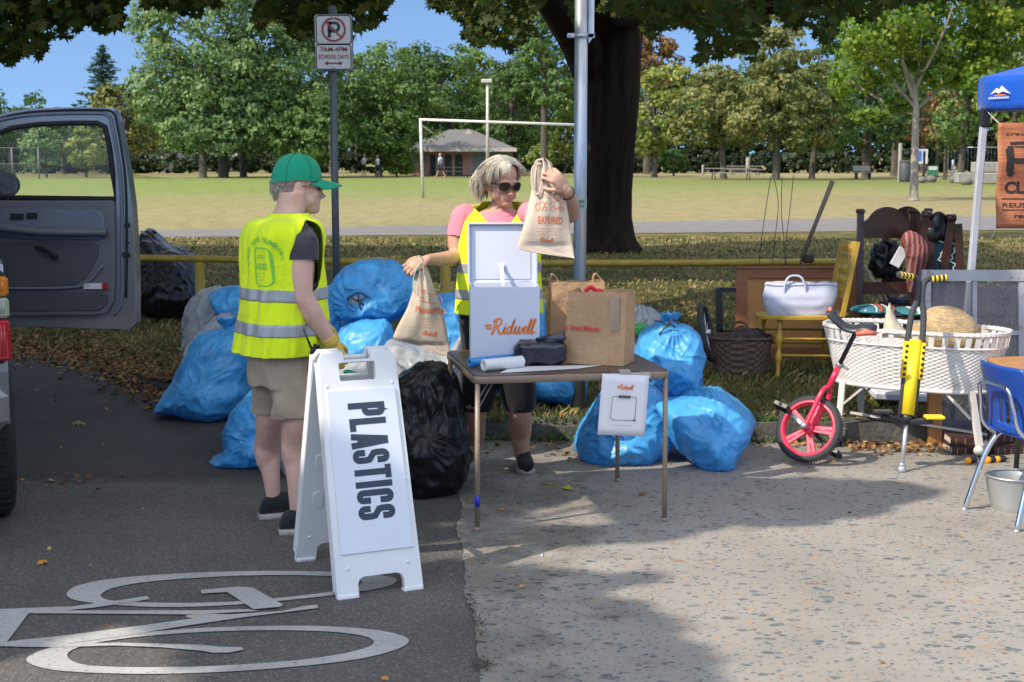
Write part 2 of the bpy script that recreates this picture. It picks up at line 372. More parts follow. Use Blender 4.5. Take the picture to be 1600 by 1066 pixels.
# kerb
mk = mat('kerb_stone',(0.085,0.08,0.07),0.9,var=0.4,vs=9,bmp=0.8,bs=35,bd=0.015,dirt=((0.05,0.045,0.035),3.5,0.52))
mb = MB();rings = []
for i,p in enumerate(KC):
    d = (KC[min(i+1,len(KC)-1)]-KC[max(i-1,0)]).normalized();n = Vector((-d.y,d.x,0))
    k_ = min(1,max(.02,(p.x+3.2)/1.2));h_ = noise.noise((p.x*2,0,0))*.008;rings.append([p+Vector((0,0,-.09)),p+Vector((0,0,(.085+h_)*k_-(1-k_)*.03))+n*.012,p+n*.04+Vector((0,0,(.114+h_)*k_-(1-k_)*.03)),p+n*.14+Vector((0,0,(.119+h_)*k_-(1-k_)*.03)),p+n*.14+Vector((0,0,-.09))])
mb.loft(rings,cap=True,smooth=False);tag(obj('kerb',mb,mk),kind='structure')
# verge: strip from kerb to the park path
def path_near(x): return 28.3+x*.16
def path_far(x): return max(path_near(x)+2.0,32.6+x*.36)
def undul(x,y): return 0.05*noise.noise((x*.35,y*.35,0))*min(1,max(0,(y-9)/3)) if y < 26 else 0
def ksc(x): t = min(1,max(0,(x+3.2)/1.2));return t*t*(3-2*t)
def vz(x,y):
    k = ksc(x);e = y-kerb_y(x)-.1;r = min(1,max(0,e/1.6));r = k+(1-k)*r;return (LAWN+.003)*r-.006+undul(x,y)*min(1,max(0,e))
mb = MB();xs = [-60,-30,-20]+[-16+0.35*i for i in range(90)]+[20,30,60];ny = 40;V = []
for x in xs:
    y0 = kerb_y(x)+0.13
    for j in range(ny+1):
        f = j/ny;y = y0+(max(20,path_near(x)+.4)-y0)*f**1.6;V.append((x,y,vz(x,y)))
mb.add(V,[(i*(ny+1)+j,(i+1)*(ny+1)+j,(i+1)*(ny+1)+j+1,i*(ny+1)+j+1) for i in range(len(xs)-1) for j in range(ny)],0,True)
tag(obj('verge',mb,M_VERGE),kind='structure')
# field reaching the horizon
mb = MB();mb.add([(-900,20,LAWN-.035),(900,20,LAWN-.035),(900,1500,LAWN-.035),(-900,1500,LAWN-.035)],[(0,1,2,3)])
tag(obj('field',mb,M_FIELD),kind='structure')
mb = MB();xs = [-80,-40,-20]+[-12+.8*i for i in range(36)]+[20,40,80];V = []
for x in xs: V += [(x,path_near(x)+.12*noise.noise((x*.9,0,0)),LAWN+.004),(x,path_far(x)+.2*noise.noise((x*.7,5,0)),LAWN+.004)]
mb.add(V,[(2*i,2*i+2,2*i+3,2*i+1) for i in range(len(xs)-1)])
tag(obj('path',mb,mat('park_path_asphalt',(0.145,0.13,0.12),0.9,var=0.15,vs=3,bmp=0.3,bs=80)),kind='structure')
# ---------------- bicycle lane marking, traced onto the road
m_paint,t,b = nodes('road_paint');v = coord(t);n = ntex(t,v,60,6,0.8);n2 = ntex(t,v,3,4,0.6)
c = ramp(t,n2.outputs[0],[(0.3,(0.33,0.325,0.31)),(0.7,(0.43,0.425,0.41))]).outputs[0]
c = mixc(t,ramp(t,n.outputs[0],[(0.55,(0,0,0)),(0.64,(1,1,1))]).outputs[0],c,(0.16,0.155,0.15));t.links.new(c,b.inputs['Base Color']);b.inputs['Roughness'].default_value = 0.7
bump(t,b,n.outputs[0],0.4,0.003)
def gpoly(mb,P,z,holes=None):
    loops = [[G(x,y,z) for x,y in P]]+[[G(x,y,z) for x,y in h] for h in (holes or [])]
    tri = geometry.tessellate_polygon(loops);flat = [p for l in loops for p in l]
    mb.add(flat,[f if (flat[f[1]]-flat[f[0]]).cross(flat[f[2]]-flat[f[0]]).z > 0 else tuple(reversed(f)) for f in tri])
def smp(P,k=5): return [(p.x,p.y) for p in catmull([(x,y,0) for x,y in P],k,True)]
mb = MB()
def z7(P): return [(x*.45,780+y*.45) for x,y in P]
# upper wheel ring
gpoly(mb,smp(z7([(232,332),(270,300),(400,275),(620,258),(850,250),(1080,250),(1260,258),(1365,272),(1374,288),(1330,306),(1180,330),(1000,350),(820,366),(620,374),(440,370),(280,354)])),.004,
      [smp(z7([(352,330),(400,306),(520,286),(700,272),(900,264),(1090,265),(1210,272),(1256,284),(1230,306),(1100,328),(950,344),(780,357),(600,360),(450,356),(370,348)]))])
# lower wheel ring
gpoly(mb,smp(z7([(93,562),(130,530),(250,498),(420,472),(650,450),(880,441),(1100,440),(1290,452),(1390,472),(1420,492),(1380,520),(1260,552),(1060,578),(800,598),(560,606),(330,603),(170,590)])),.004,
      [smp(z7([(234,545),(262,518),(360,494),(520,474),(720,460),(920,455),(1110,458),(1240,470),(1296,490),(1280,512),(1190,536),(1040,558),(820,575),(600,583),(400,582),(280,572)]))])
gpoly(mb,z7([(-60,384),(90,378),(250,372),(420,350),(510,336),(520,346),(480,354),(330,376),(230,386),(700,386),(860,382),(900,388),(680,400),(100,396),(25,494),(250,470),(480,440),(670,414),(646,410),(648,402),(740,398),(800,400),(980,388),(1050,372),(1102,366),(1104,378),(1040,386),(860,408),(640,440),(420,476),(230,502),(420,498),(560,502),(700,506),(760,512),(840,514),(846,522),(800,532),(740,533),(700,526),(560,514),(400,508),(200,514),(-60,510)]),.0055)
gpoly(mb,z7([(697,315),(820,304),(876,306),(984,366),(970,374),(880,382),(832,350),(788,322),(700,328)]),.007)
bk = obj('road_marking',mb,m_paint);tag(bk,kind='structure')
# ================================================================ TREES AND BACKGROUND
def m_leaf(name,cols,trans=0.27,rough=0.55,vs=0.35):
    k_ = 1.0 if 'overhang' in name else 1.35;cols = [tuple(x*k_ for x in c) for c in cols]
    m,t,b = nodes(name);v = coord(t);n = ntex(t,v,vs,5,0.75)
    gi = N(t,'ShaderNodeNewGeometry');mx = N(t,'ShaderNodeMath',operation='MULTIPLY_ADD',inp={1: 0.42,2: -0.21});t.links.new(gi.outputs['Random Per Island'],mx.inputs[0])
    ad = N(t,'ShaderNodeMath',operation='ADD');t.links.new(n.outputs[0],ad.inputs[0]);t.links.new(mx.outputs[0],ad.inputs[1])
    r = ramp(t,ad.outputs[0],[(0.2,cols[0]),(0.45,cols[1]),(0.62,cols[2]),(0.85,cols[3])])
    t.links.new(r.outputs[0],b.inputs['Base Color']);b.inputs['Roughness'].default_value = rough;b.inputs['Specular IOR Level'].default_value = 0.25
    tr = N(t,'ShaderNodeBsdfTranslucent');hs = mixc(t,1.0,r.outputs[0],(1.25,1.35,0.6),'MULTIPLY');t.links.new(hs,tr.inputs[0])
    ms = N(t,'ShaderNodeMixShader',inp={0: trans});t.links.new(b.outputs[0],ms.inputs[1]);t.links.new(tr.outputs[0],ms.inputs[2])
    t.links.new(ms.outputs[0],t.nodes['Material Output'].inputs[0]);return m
L_DARK = m_leaf('foliage_dark_green',[(0.022,0.045,0.012),(0.04,0.075,0.018),(0.06,0.105,0.024),(0.10,0.14,0.035)])
L_HEDGE = m_leaf('foliage_deep_shade',[(0.008,0.014,0.006),(0.014,0.024,0.008),(0.022,0.036,0.012),(0.04,0.055,0.018)],.2)  # deep shadow between the trunks is put into this foliage colour
L_MID = m_leaf('foliage_mid_green',[(0.035,0.07,0.018),(0.065,0.115,0.03),(0.10,0.155,0.04),(0.16,0.20,0.06)])
L_SILV = m_leaf('foliage_silvery_green',[(0.05,0.09,0.03),(0.095,0.15,0.055),(0.14,0.20,0.075),(0.20,0.25,0.10)])
L_YEL = m_leaf('foliage_yellow_green',[(0.07,0.10,0.02),(0.13,0.165,0.035),(0.19,0.20,0.045),(0.27,0.24,0.06)])
L_OLIVE = m_leaf('foliage_olive',[(0.05,0.065,0.02),(0.10,0.115,0.035),(0.155,0.15,0.045),(0.22,0.18,0.06)])
L_RUST = m_leaf('foliage_rust',[(0.07,0.055,0.02),(0.13,0.085,0.03),(0.20,0.10,0.04),(0.27,0.14,0.06)])
L_BLUE = m_leaf('foliage_blue_spruce',[(0.03,0.07,0.055),(0.05,0.10,0.085),(0.07,0.13,0.105),(0.09,0.16,0.12)],0.1)
L_FRESH = m_leaf('foliage_bright_maple',[(0.04,0.085,0.010),(0.085,0.15,0.018),(0.14,0.20,0.026),(0.27,0.25,0.045)],0.4)
L_NEAR = m_leaf('foliage_overhanging_maple',[(0.03,0.055,0.01),(0.05,0.085,0.016),(0.10,0.12,0.022),(0.17,0.12,0.03)],0.45,vs=1.2)
M_BARK = mat('bark_grey_brown',(0.085,0.07,0.052),0.9,var=0.4,vs=6,bmp=1.0,bs=12,scale=(1,1,0.18),bd=0.06)
M_BARKL = mat('bark_pale',(0.26,0.235,0.19),0.9,var=0.35,vs=5,bmp=0.8,bs=12,scale=(1,1,0.3),bd=0.03)
M_BARKD = mat('bark_dark_furrowed',(0.028,0.019,0.014),0.95,spec=.1,var=0.45,vs=7,bmp=1.0,bs=16,scale=(1,1,0.14),bd=0.06)
def leafquads(P,Nn,size,asp=1.6,jit=0.42):
    """numpy: centre points and facing normals -> diamond leaf-clump faces"""
    n = len(P);Nn = Nn+rng.normal(0,jit,(n,3));Nn /= np.linalg.norm(Nn,axis=1,keepdims=True)+1e-9
    a = np.cross(Nn,rng.normal(0,1,(n,3)));a /= np.linalg.norm(a,axis=1,keepdims=True)+1e-9;b = np.cross(Nn,a)
    s = size*rng.uniform(0.6,1.3,(n,1));w = s/asp
    bend = Nn*s*0.2
    V = np.stack([P-a*s,P-b*w-bend*0+a*s*0.15,P+a*s-bend,P+b*w+a*s*0.15],axis=1).reshape(-1,3)
    return V
def mesh_quads(name,V):
    n = len(V)//4;me = bpy.data.meshes.new(name);me.vertices.add(len(V));me.vertices.foreach_set('co',V.astype(np.float32).ravel())
    me.loops.add(4*n);me.loops.foreach_set('vertex_index',np.arange(4*n,dtype=np.int32));me.polygons.add(n)
    me.polygons.foreach_set('loop_start',np.arange(0,4*n,4,dtype=np.int32));me.update(calc_edges=True);return me
def sph(n):
    v = rng.normal(0,1,(n,3));return v/np.linalg.norm(v,axis=1,keepdims=True)
def crown_pts(ells,dens,clump=0.26):
    dens = dens*2.5;clump = clump*1.2
    """ells: (centre, (rx,ry,rz)); returns points+normals on many leaf clumps filling each ellipsoid"""
    Ps = [];Ns = []
    for c,r in ells:
        c = np.array(c);r = np.array(r);A = 4*math.pi*((r[0]*r[1]+r[0]*r[2]+r[1]*r[2])/3)
        nc = int(14+A/ (math.pi*(clump*r.min())**2)*0.75);nc = min(nc,200)
        d = sph(nc);rad = rng.uniform(0.4,1.0,(nc,1))**0.5;cc = c+d*r*rad*rng.uniform(0.8,1.04,(nc,1))
        cr = clump*r.min()*rng.uniform(0.45,1.35,nc)
        per = max(12,int(A*dens/nc))
        q = sph(nc*per).reshape(nc,per,3)
        q = q+d[:,None,:]*0.45+np.array([0,0,.3]);q /= np.linalg.norm(q,axis=2,keepdims=True)
        rr = rng.uniform(0.25,1.12,(nc,per,1))**0.6
        fl = np.array([1.15,1.15,0.72])
        P = cc[:,None,:]+q*rr*cr[:,None,None]*fl
        Ps.append(P.reshape(-1,3));Ns.append((q*0.7+d[:,None,:]*0.5).reshape(-1,3))
    return np.concatenate(Ps),np.concatenate(Ns)
def limb(mb,a,b,r0,r1,bendamt=0.12,n=7,seg=7):
    a = Vector(a);b = Vector(b);L = (b-a).length;P = [];off = Vector((random.uniform(-1,1),random.uniform(-1,1),random.uniform(-.3,.3)))*L*bendamt
    for i in range(seg+1): f = i/seg;P.append(a.lerp(b,f)+off*math.sin(math.pi*f)+Vector((random.uniform(-1,1),random.uniform(-1,1),0))*L*0.012)
    mb.tube(P,[r0+(r1-r0)*(i/seg)**0.8 for i in range(seg+1)],n);return P
def tree(name,label,base_px,Y,ells_px,leafm,trunk_w=20,trunk_top=None,dens=9.0,leaf=0.2,bark=None,group=None,clump=0.26,zbase=LAWN,lean=0,limbs=6,deps=1.0,cat='tree'):
    """base_px (x of trunk foot), Y depth in metres, crown ellipses in photo pixels"""
    k = ppm(Y);b = Q(base_px,300,Y);b.z = zbase
    t = thing(name,label,cat,(b.x,b.y,zbase),0,group)
    ells = []
    for e in ells_px:
        cx,cy,rx,ry = e[:4];dy = e[4] if len(e) > 4 else 0
        c = Q(cx,cy,Y);d = min(rx,ry*1.3)/k*deps;ells.append(((c.x-b.x,dy,c.z-b.z),(rx/k,d,ry/k)))
    P,Nn = crown_pts(ells,dens,clump);keep = P[:,2] > 0.15;P = P[keep];Nn = Nn[keep]
    me = mesh_quads('crown',leafquads(P,Nn,leaf*.86));link_mesh('crown',me,leafm,t)
    mb = MB();r = trunk_w/k/2;e0 = max(ells,key=lambda e: e[1][0]*e[1][2]);tz = (Q(base_px,trunk_top,Y).z-zbase) if trunk_top else e0[0][2]
    tx = lean/k;pts = [Vector((0,0,-.1)),Vector((0,0,.25)),Vector((tx*.2,0,tz*.3)),Vector((tx*.6,0,tz*.65)),Vector((tx,0,tz))]
    mb.tube(catmull(pts,4),[r*f for f in np.interp(np.linspace(0,1,17),[0,.1,.25,1],[1.45,1.15,.95,.7])],10)
    for i in range(limbs):
        c,rr = ells[i % len(ells)];s = Vector((tx*.8,0,tz*random.uniform(.7,1.0)));d = sph(1)[0];d[2] = abs(d[2])*.8
        limb(mb,s,Vector(c)+Vector([d[j]*rr[j]*.75 for j in range(3)]),r*.45,r*.08)
    obj('trunk',mb,bark or M_BARK,t);return t
# ---- far rows; ellipses: (cx, cy, rx, ry) in photo pixels
tree('broadleaf_tree','dark green rounded tree at the far left behind the chain link backstop',20,118,[(10,205,50,66),(62,200,34,60),(-40,190,50,70)],L_DARK,12)
tree('young_tree','small silvery young tree seen through the left of the truck door window',74,108,[(68,238,36,34),(70,215,22,22)],L_SILV,4,leaf=0.16,dens=16,bark=M_BARK)
tree('young_tree','small yellow green young tree seen through the right of the truck door window',136,108,[(136,240,34,28),(132,218,22,22)],L_YEL,4,leaf=0.16,dens=16)
def conifer(label,px,Y,top,bot,wpx):
    k = ppm(Y);b = Q(px,300,Y);t = thing('conifer_tree',label,'tree',(b.x,b.y,LAWN));H = Q(px,top,Y).z;zb = Q(px,bot,Y).z
    P = [];Nn = [];mb = MB();mb.tube([(0,0,0),(0,0,H*.6),(0,0,H)],[.3,.16,.02],8)
    for i in range(46):
        f = i/46;z = zb+(H-zb)*f;L = (1-f)**0.8*wpx/k/2*random.uniform(.6,1.1)+0.15
        for j in range(5):
            a = random.uniform(0,6.28);n = int(26*L/2+6);tt = rng.uniform(0.05,1,n)
            x = np.cos(a)*tt*L;y = np.sin(a)*tt*L;zz = z-0.25*tt*L+0.2*(tt**2)*L
            sp = (1-tt)*L*.12+.1
            P.append(np.stack([x,y,zz],1)+rng.normal(0,1,(n,3))*sp[:,None]*np.array([.7,.7,.35]));Nn.append(np.tile([0,0,1.],(n,1)))
    me = mesh_quads('crown',leafquads(np.concatenate(P),np.concatenate(Nn),0.26,2.6));link_mesh('crown',me,L_BLUE,t);obj('trunk',mb,M_BARK,t)
conifer('blue green conifer with drooping tiers rising behind the left field edge',168,150,70,250,165)
tree('broadleaf_tree','olive brown tree between the blue conifer and the huge silvery tree',200,122,[(200,175,52,42),(212,215,40,32),(165,165,25,28)],L_OLIVE,9,leaf=.22)
tree('broadleaf_tree','dark tree in shadow low behind the truck door window',100,128,[(100,222,48,34),(150,230,40,30)],L_DARK,8)
tree('broadleaf_tree','huge silvery green tree towering over the left field edge',350,108,[(330,60,105,105),(265,150,62,60),(335,175,75,70),(400,190,60,62),(232,135,40,34),(300,215,50,32),(400,90,80,90),(240,30,40,40)],L_SILV,17,dens=11,leaf=.2,limbs=12)
tree('broadleaf_tree','twin trunk of the dark tree right behind the huge silvery tree',381,112,[(400,60,70,90),(430,130,50,70),(395,200,44,40)],L_DARK,12)
tree('broadleaf_tree','left grey trunk beside the huge silvery tree with hanging crown',318,105,[(300,205,58,34),(345,215,50,30)],L_SILV,13)
tree('maple_tree','bright mid green tree with lit leaves behind the man in the green cap',470,106,[(478,175,50,52),(500,215,60,45),(450,220,30,34)],L_MID,10,dens=11)
tree('broadleaf_tree','very dark tall tree rising behind the parking sign',520,125,[(500,60,62,80),(470,30,50,60)],L_DARK,12)
tree('broadleaf_tree','broad green tree behind the left end of the goal crossbar',592,112,[(590,120,62,55),(570,185,58,60),(640,170,60,62),(600,215,60,38)],L_MID,12,dens=11)
tree('broadleaf_tree','dark green tree behind the park pavilion roof',700,128,[(690,140,62,62),(720,190,60,50),(650,110,50,42)],L_DARK,12,dens=10)
tree('maple_tree','bright yellow green tree top between darker trees above the goal',752,132,[(745,120,32,42),(735,90,20,20)],L_FRESH,8)
tree('broadleaf_tree','deep green tree just right of the tall light pole',800,122,[(800,160,52,70),(785,210,46,40),(826,120,42,60)],L_DARK,12,dens=10)
tree('broadleaf_tree','tall pale green tree behind the galvanised pole',850,110,[(852,60,50,80),(868,150,40,60),(830,40,45,60)],L_MID,12,dens=10)
tree('broadleaf_tree','low golden green tree hidden behind the big trunk',905,112,[(895,170,32,45),(900,215,44,35),(850,245,30,18)],L_YEL,8)
tree('broadleaf_tree','rust tinged tree crown right of the big dark trunk',1010,130,[(1022,90,42,45),(1005,60,32,30)],L_RUST,12,leaf=.24)
tree('broadleaf_tree','low green tree with forked trunk close right of the big dark trunk',1022,108,[(1020,190,44,50),(1045,130,46,30),(1000,220,40,25)],L_YEL,10,limbs=8)
tree('broadleaf_tree','dark rounded evergreen bush tree in the shade right of the big trunk',1052,118,[(1052,250,26,18)],L_DARK,3)
tree('broadleaf_tree','golden olive tree with swaying trunk beside the picnic tables',1130,100,[(1110,165,62,42),(1090,205,60,28),(1150,195,45,38),(1120,125,42,25)],L_OLIVE,11,lean=-8,dens=12,limbs=8)
tree('broadleaf_tree','largest olive green tree with ivy at its foot in the right park',1212,96,[(1215,90,60,48),(1240,150,80,55),(1190,190,55,42),(1255,205,60,38),(1205,50,42,30)],L_OLIVE,13,dens=12,limbs=10)
tree('broadleaf_tree','leaning trunk tree right of the largest olive green tree',1268,102,[(1290,140,55,50),(1300,200,45,40)],L_MID,10,lean=14)
tree('broadleaf_tree','dark shaded tree behind the park bench',1352,108,[(1340,120,48,85),(1360,200,55,40),(1310,60,40,50)],L_DARK,14,limbs=8)
tree('broadleaf_tree','dark trunk tree directly behind the waste bin',1397,116,[(1400,170,50,60),(1420,100,40,60)],L_DARK,14)
tree('broadleaf_tree','rust red tree glowing behind the pale maple trunk',1462,110,[(1475,165,30,45),(1440,205,30,22)],L_RUST,6)
tree('broadleaf_tree','small spreading tree with bare forked base near the concrete blocks',1475,98,[(1480,215,36,28),(1500,180,30,30)],L_OLIVE,6,limbs=9)
tree('broadleaf_tree','tree left of the blue canopy leg with thick leaning trunk',1500,90,[(1500,170,44,60),(1520,90,50,60),(1560,150,50,60)],L_MID,12,lean=14)
tree('broadleaf_tree','tree behind the orange banner at the right edge',1580,86,[(1590,160,60,60),(1570,60,60,60),(1640,120,60,90)],L_YEL,12)
for i,(x,Y,c,e) in enumerate([(-60,130,L_DARK,(-70,170,60,90)),(1700,95,L_MID,(1700,120,80,120)),(1000,150,L_DARK,(980,150,60,80)),(560,145,L_DARK,(560,150,60,60)),(1160,150,L_DARK,(1160,160,90,75)),(240,150,L_DARK,(255,190,60,60)),(1440,140,L_DARK,(1450,150,80,85)),(760,150,L_DARK,(780,190,80,60)),(420,145,L_DARK,(440,200,70,60))]):
    tree('background_tree',['dark tree beyond the left edge of the field','tall green tree beyond the right edge of the park','dark tree filling the gap behind the big trunk','dark tree filling the gap behind the parking sign','dark tree behind the golden olive tree','dark tree behind the white roofed house','dark tree behind the rust red tree','dark tree behind the park pavilion light pole','dark tree far behind the man in the cap'][i],x,Y,[e],c,10,dens=7,leaf=.26)
# ---- hedge line closing the far edge
def hedge(label,x0,x1,Y,ytop,seed,m=L_HEDGE,dens=7,name='hedge'):
    k = ppm(Y);a = Q(x0,300,Y);b = Q(x1,300,Y);h = Q(x0,ytop,Y).z;n = max(2,int((b.x-a.x)/2.2));ells = []
    t = tag(bpy.data.objects.new(name,None),label,'hedge');COL.objects.link(t);t.location = (a.x,Y,LAWN)
    for i in range(n): ells.append((((b.x-a.x)*(i+.5)/n,0,h*random.uniform(.35,.5)),(1.7,1.3,h*random.uniform(.42,.62))))
    P,Nn = crown_pts(ells,dens,.3);keep = P[:,2] > 0;me = mesh_quads('foliage',leafquads(P[keep],Nn[keep],.24));link_mesh('foliage',me,m,t)
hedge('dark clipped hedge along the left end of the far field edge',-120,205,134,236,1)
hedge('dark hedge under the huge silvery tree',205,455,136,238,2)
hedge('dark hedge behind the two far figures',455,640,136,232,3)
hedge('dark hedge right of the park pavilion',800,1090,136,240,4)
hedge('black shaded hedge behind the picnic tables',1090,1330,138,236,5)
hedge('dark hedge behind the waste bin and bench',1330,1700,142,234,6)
# far woodland closing the horizon, one mass
ells = [];Yq = 175
for i in range(62):
    x = -260+i*34;tp = 205 if x < 60 else 188 if x < 225 else 130 if x < 560 else 112 if x < 900 else 120;tp += random.uniform(-14,14)
    for yy in range(int(tp)+22,262,34): c = Q(x+random.uniform(-12,12),yy,Yq+random.uniform(-3,3));ells.append(((c.x,c.y-Yq,c.z),(26/ppm(Yq),2.2,26/ppm(Yq))))
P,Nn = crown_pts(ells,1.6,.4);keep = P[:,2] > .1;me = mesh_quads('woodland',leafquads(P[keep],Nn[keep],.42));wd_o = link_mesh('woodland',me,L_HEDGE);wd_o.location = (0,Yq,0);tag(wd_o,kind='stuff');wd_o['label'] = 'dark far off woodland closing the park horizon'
t = tree('rounded_bush','bright green rounded bush at the left corner of the park pavilion',620,112,[(622,258,26,18),(606,245,18,14),(636,262,14,14)],L_FRESH,3,dens=30,leaf=.11,limbs=3,cat='bush')
# ================================================================ BIG MAPLE beside the path
bt = G(948,392,LAWN);YT = bt.y
big = thing('maple_tree','massive dark trunked maple beside the path whose branches hang over the street','tree',(bt.x,bt.y,LAWN))
def rel(p): return Vector(p)-Vector((bt.x,bt.y,LAWN))
mb = MB();prof = [(396,886,1004),(385,893,998),(370,902,991),(340,909,987),(300,911,987),(250,910,990),(200,909,994),(150,911,998),(100,915,1000),(60,908,1002),(20,880,1004),(-30,862,1006),(-90,870,1003)]
rings = []
for i,(y,xl,xr) in enumerate(prof):
    c = Q((xl+xr)/2,y,YT);r = (xr-xl)/2/ppm(YT);z = max(c.z,LAWN-.1);ring = []
    for k in range(36):
        a = 2*math.pi*k/36;q = 1+0.035*noise.noise((math.cos(a)*3,math.sin(a)*3,z*.6))+0.025*math.sin(a*11+z*.4)
        if z < .6: q *= 1+0.16*max(0,math.sin(a*5+1))*(0.6-z)
        ring.append(rel((c.x+r*q*math.cos(a),YT+r*.95*q*math.sin(a),z)))
    rings.append(ring)
mb.loft(rings);obj('trunk',mb,M_BARKD,big)
def limbt(pts,r0,r1): mb = MB();P = catmull([rel(p) for p in pts],6);mb.tube(P,[r0+(r1-r0)*i/(len(P)-1) for i in range(len(P))],10);obj('branch',mb,M_BARKD,big)
limbt([Q(925,105,YT),Q(902,60,YT-.6),Q(868,10,YT-1.6),Q(820,-50,YT-3),Q(740,-140,YT-5)],.36,.14)
limbt([Q(965,30,YT),Q(1030,20,20),Q(1110,22,17),Q(1180,12,15),Q(1290,-6,14),Q(1420,-15,13)],.22,.03)
limbt([Q(950,-60,YT),Q(850,-160,18),Q(700,-120,14.5),Q(560,-60,13),Q(430,-30,12),Q(250,-30,11.5)],.25,.03)
limbt([Q(1000,-70,YT),Q(1120,-240,20),Q(1300,-300,16)],.25,.06)
limbt([Q(940,-80,YT),Q(930,-400,22),Q(800,-700,18)],.34,.08)
limbt([Q(560,-60,13),Q(300,-60,12),Q(120,-20,11.6),Q(20,20,11.3)],.06,.012)
limbt([Q(850,-50,17),Q(780,0,14),Q(760,30,13.4)],.05,.012)
# maple leaf outline (unit length)
ML = [(0,-.5),(.10,-.12),(.36,-.22),(.30,-.02),(.52,.10),(.34,.17),(.36,.34),(.16,.27),(0,.56),(-.16,.27),(-.36,.34),(-.34,.17),(-.52,.10),(-.30,-.02),(-.36,-.22),(-.10,-.12)]
MLf = [(0,1,15),(1,2,3),(3,4,5),(5,6,7),(7,8,9),(9,10,11),(11,12,13),(13,14,15),(1,3,15),(3,13,15),(3,5,13),(5,11,13),(5,7,11),(7,9,11)]
def maple_mesh(name,P,D,size,droop=0.5):
    """P centres, D facing dirs; leaf shaped fans with cupping"""
    n = len(P);ml = np.array(ML);D = D/np.linalg.norm(D,axis=1,keepdims=True);up = np.tile([0,0,1.],(n,1))+rng.normal(0,.7,(n,3))
    a = np.cross(D,up);a /= np.linalg.norm(a,axis=1,keepdims=True);b = -np.cross(a,D);s = size*rng.uniform(.6,1.25,(n,1,1));b = b*-1
    cup = -(np.abs(ml[:,0])*.35+ml[:,1]**2*.3)
    V = P[:,None,:]+s*(a[:,None,:]*ml[None,:,0,None]-b[:,None,:]*ml[None,:,1,None]*-1+D[:,None,:]*cup[None,:,None])
    V = V.reshape(-1,3);f = np.array(MLf);F_ = (f[None]+np.arange(n)[:,None,None]*16).reshape(-1,3)
    me = bpy.data.meshes.new(name);me.vertices.add(len(V));me.vertices.foreach_set('co',V.astype(np.float32).ravel());me.loops.add(F_.size);me.loops.foreach_set('vertex_index',F_.astype(np.int32).ravel())
    me.polygons.add(len(F_));me.polygons.foreach_set('loop_start',np.arange(0,F_.size,3,dtype=np.int32));me.update(calc_edges=True);return me
HANG = [([(-40,-80),(205,-80),(200,6),(192,16),(188,34),(176,48),(160,50),(148,42),(138,34),(122,42),(108,58),(94,58),(92,44),(84,40),(78,52),(74,76),(58,90),(48,80),(30,88),(16,104),(0,96),(-40,110)],800,(10.6,12.2)),
        ([(200,-80),(345,-80),(338,8),(322,18),(300,26),(280,16),(258,10),(235,10),(215,-8)],260,(10.8,12.5)),
        ([(395,-80),(520,-80),(500,30),(492,52),(470,60),(455,52),(440,22),(405,44),(400,14)],330,(11,13)),
        ([(505,-80),(625,-80),(608,10),(600,14),(592,38),(560,50),(545,44),(560,24),(520,18),(500,20)],300,(11,13)),
        ([(655,-80),(860,-80),(850,0),(832,24),(828,50),(815,66),(800,82),(775,70),(748,70),(726,60),(722,36),(708,28),(700,12),(672,12)],560,(12,14.5)),
        ([(930,-80),(1210,-80),(1200,40),(1186,70),(1176,96),(1164,84),(1150,78),(1128,92),(1110,84),(1092,104),(1080,84),(1096,60),(1070,40),(1045,42),(1020,62),(1000,60),(1010,30),(940,20)],800,(12.5,16)),
        ([(1200,-80),(1460,-80),(1450,2),(1395,6),(1366,30),(1340,34),(1325,14),(1305,44),(1296,66),(1280,66),(1262,46),(1232,38),(1215,30)],560,(12.5,15)),
        ([(1440,-80),(1640,-80),(1640,6),(1590,10),(1565,2),(1540,6),(1500,0),(1450,4)],220,(12.5,15)),
        ([(860,-60),(925,-60),(920,30),(905,60),(890,20)],60,(19,21))]
PP = []
for poly,cnt,(y0,y1) in HANG:
    xs_ = [p[0] for p in poly];ys_ = [p[1] for p in poly];c = 0
    while c < cnt*2.1:
        x = random.uniform(min(xs_),max(xs_));y = random.uniform(min(ys_),max(ys_))
        if in_poly(x,y,poly): PP.append(Q(x,y,random.uniform(y0,y1)));c += 1
PP = np.array([tuple(rel(p)) for p in PP]);DD = rng.normal(0,.55,(len(PP),3))+np.array([-.15,-.55,.75])
me = maple_mesh('foliage',PP,DD,.13);link_mesh('foliage',me,L_NEAR,big)
# crown above the picture: shades the verge
def in_shade_verge(x,y):
    if 0 < (y-bt.y) < 9 and abs((x-bt.x)-(y-bt.y)*SUN_H.x/SUN_H.y) < 1.3: return True
    if y > 24.5: return False
    k = noise.noise((x*.30,y*.22,3.1))+(.0 if x < 8 else -.3);k2 = noise.noise((x*1.3,y*.9,8.1))
    if x > 2.2 and y < 10.6: return k2 > 0.25
    return k+0.35*k2 > -0.22 or (x-bt.x-2)**2+(y-bt.y+1)**2 < 20
P = []
while len(P) < 15000:
    x = random.uniform(-15,16);y = random.uniform(8.6,31)
    if in_shade_verge(x,y):
        h = random.uniform(5.4,11);s = h/math.tan(R(SUN_EL));P.append((x-SUN_H.x*s,y-SUN_H.y*s,h))
P = np.array(P)-np.array([bt.x,bt.y,LAWN]);me = mesh_quads('crown',leafquads(P,np.tile(-np.array(SD),(len(P),1)),.27,1.25,.5));link_mesh('crown',me,L_NEAR,big)
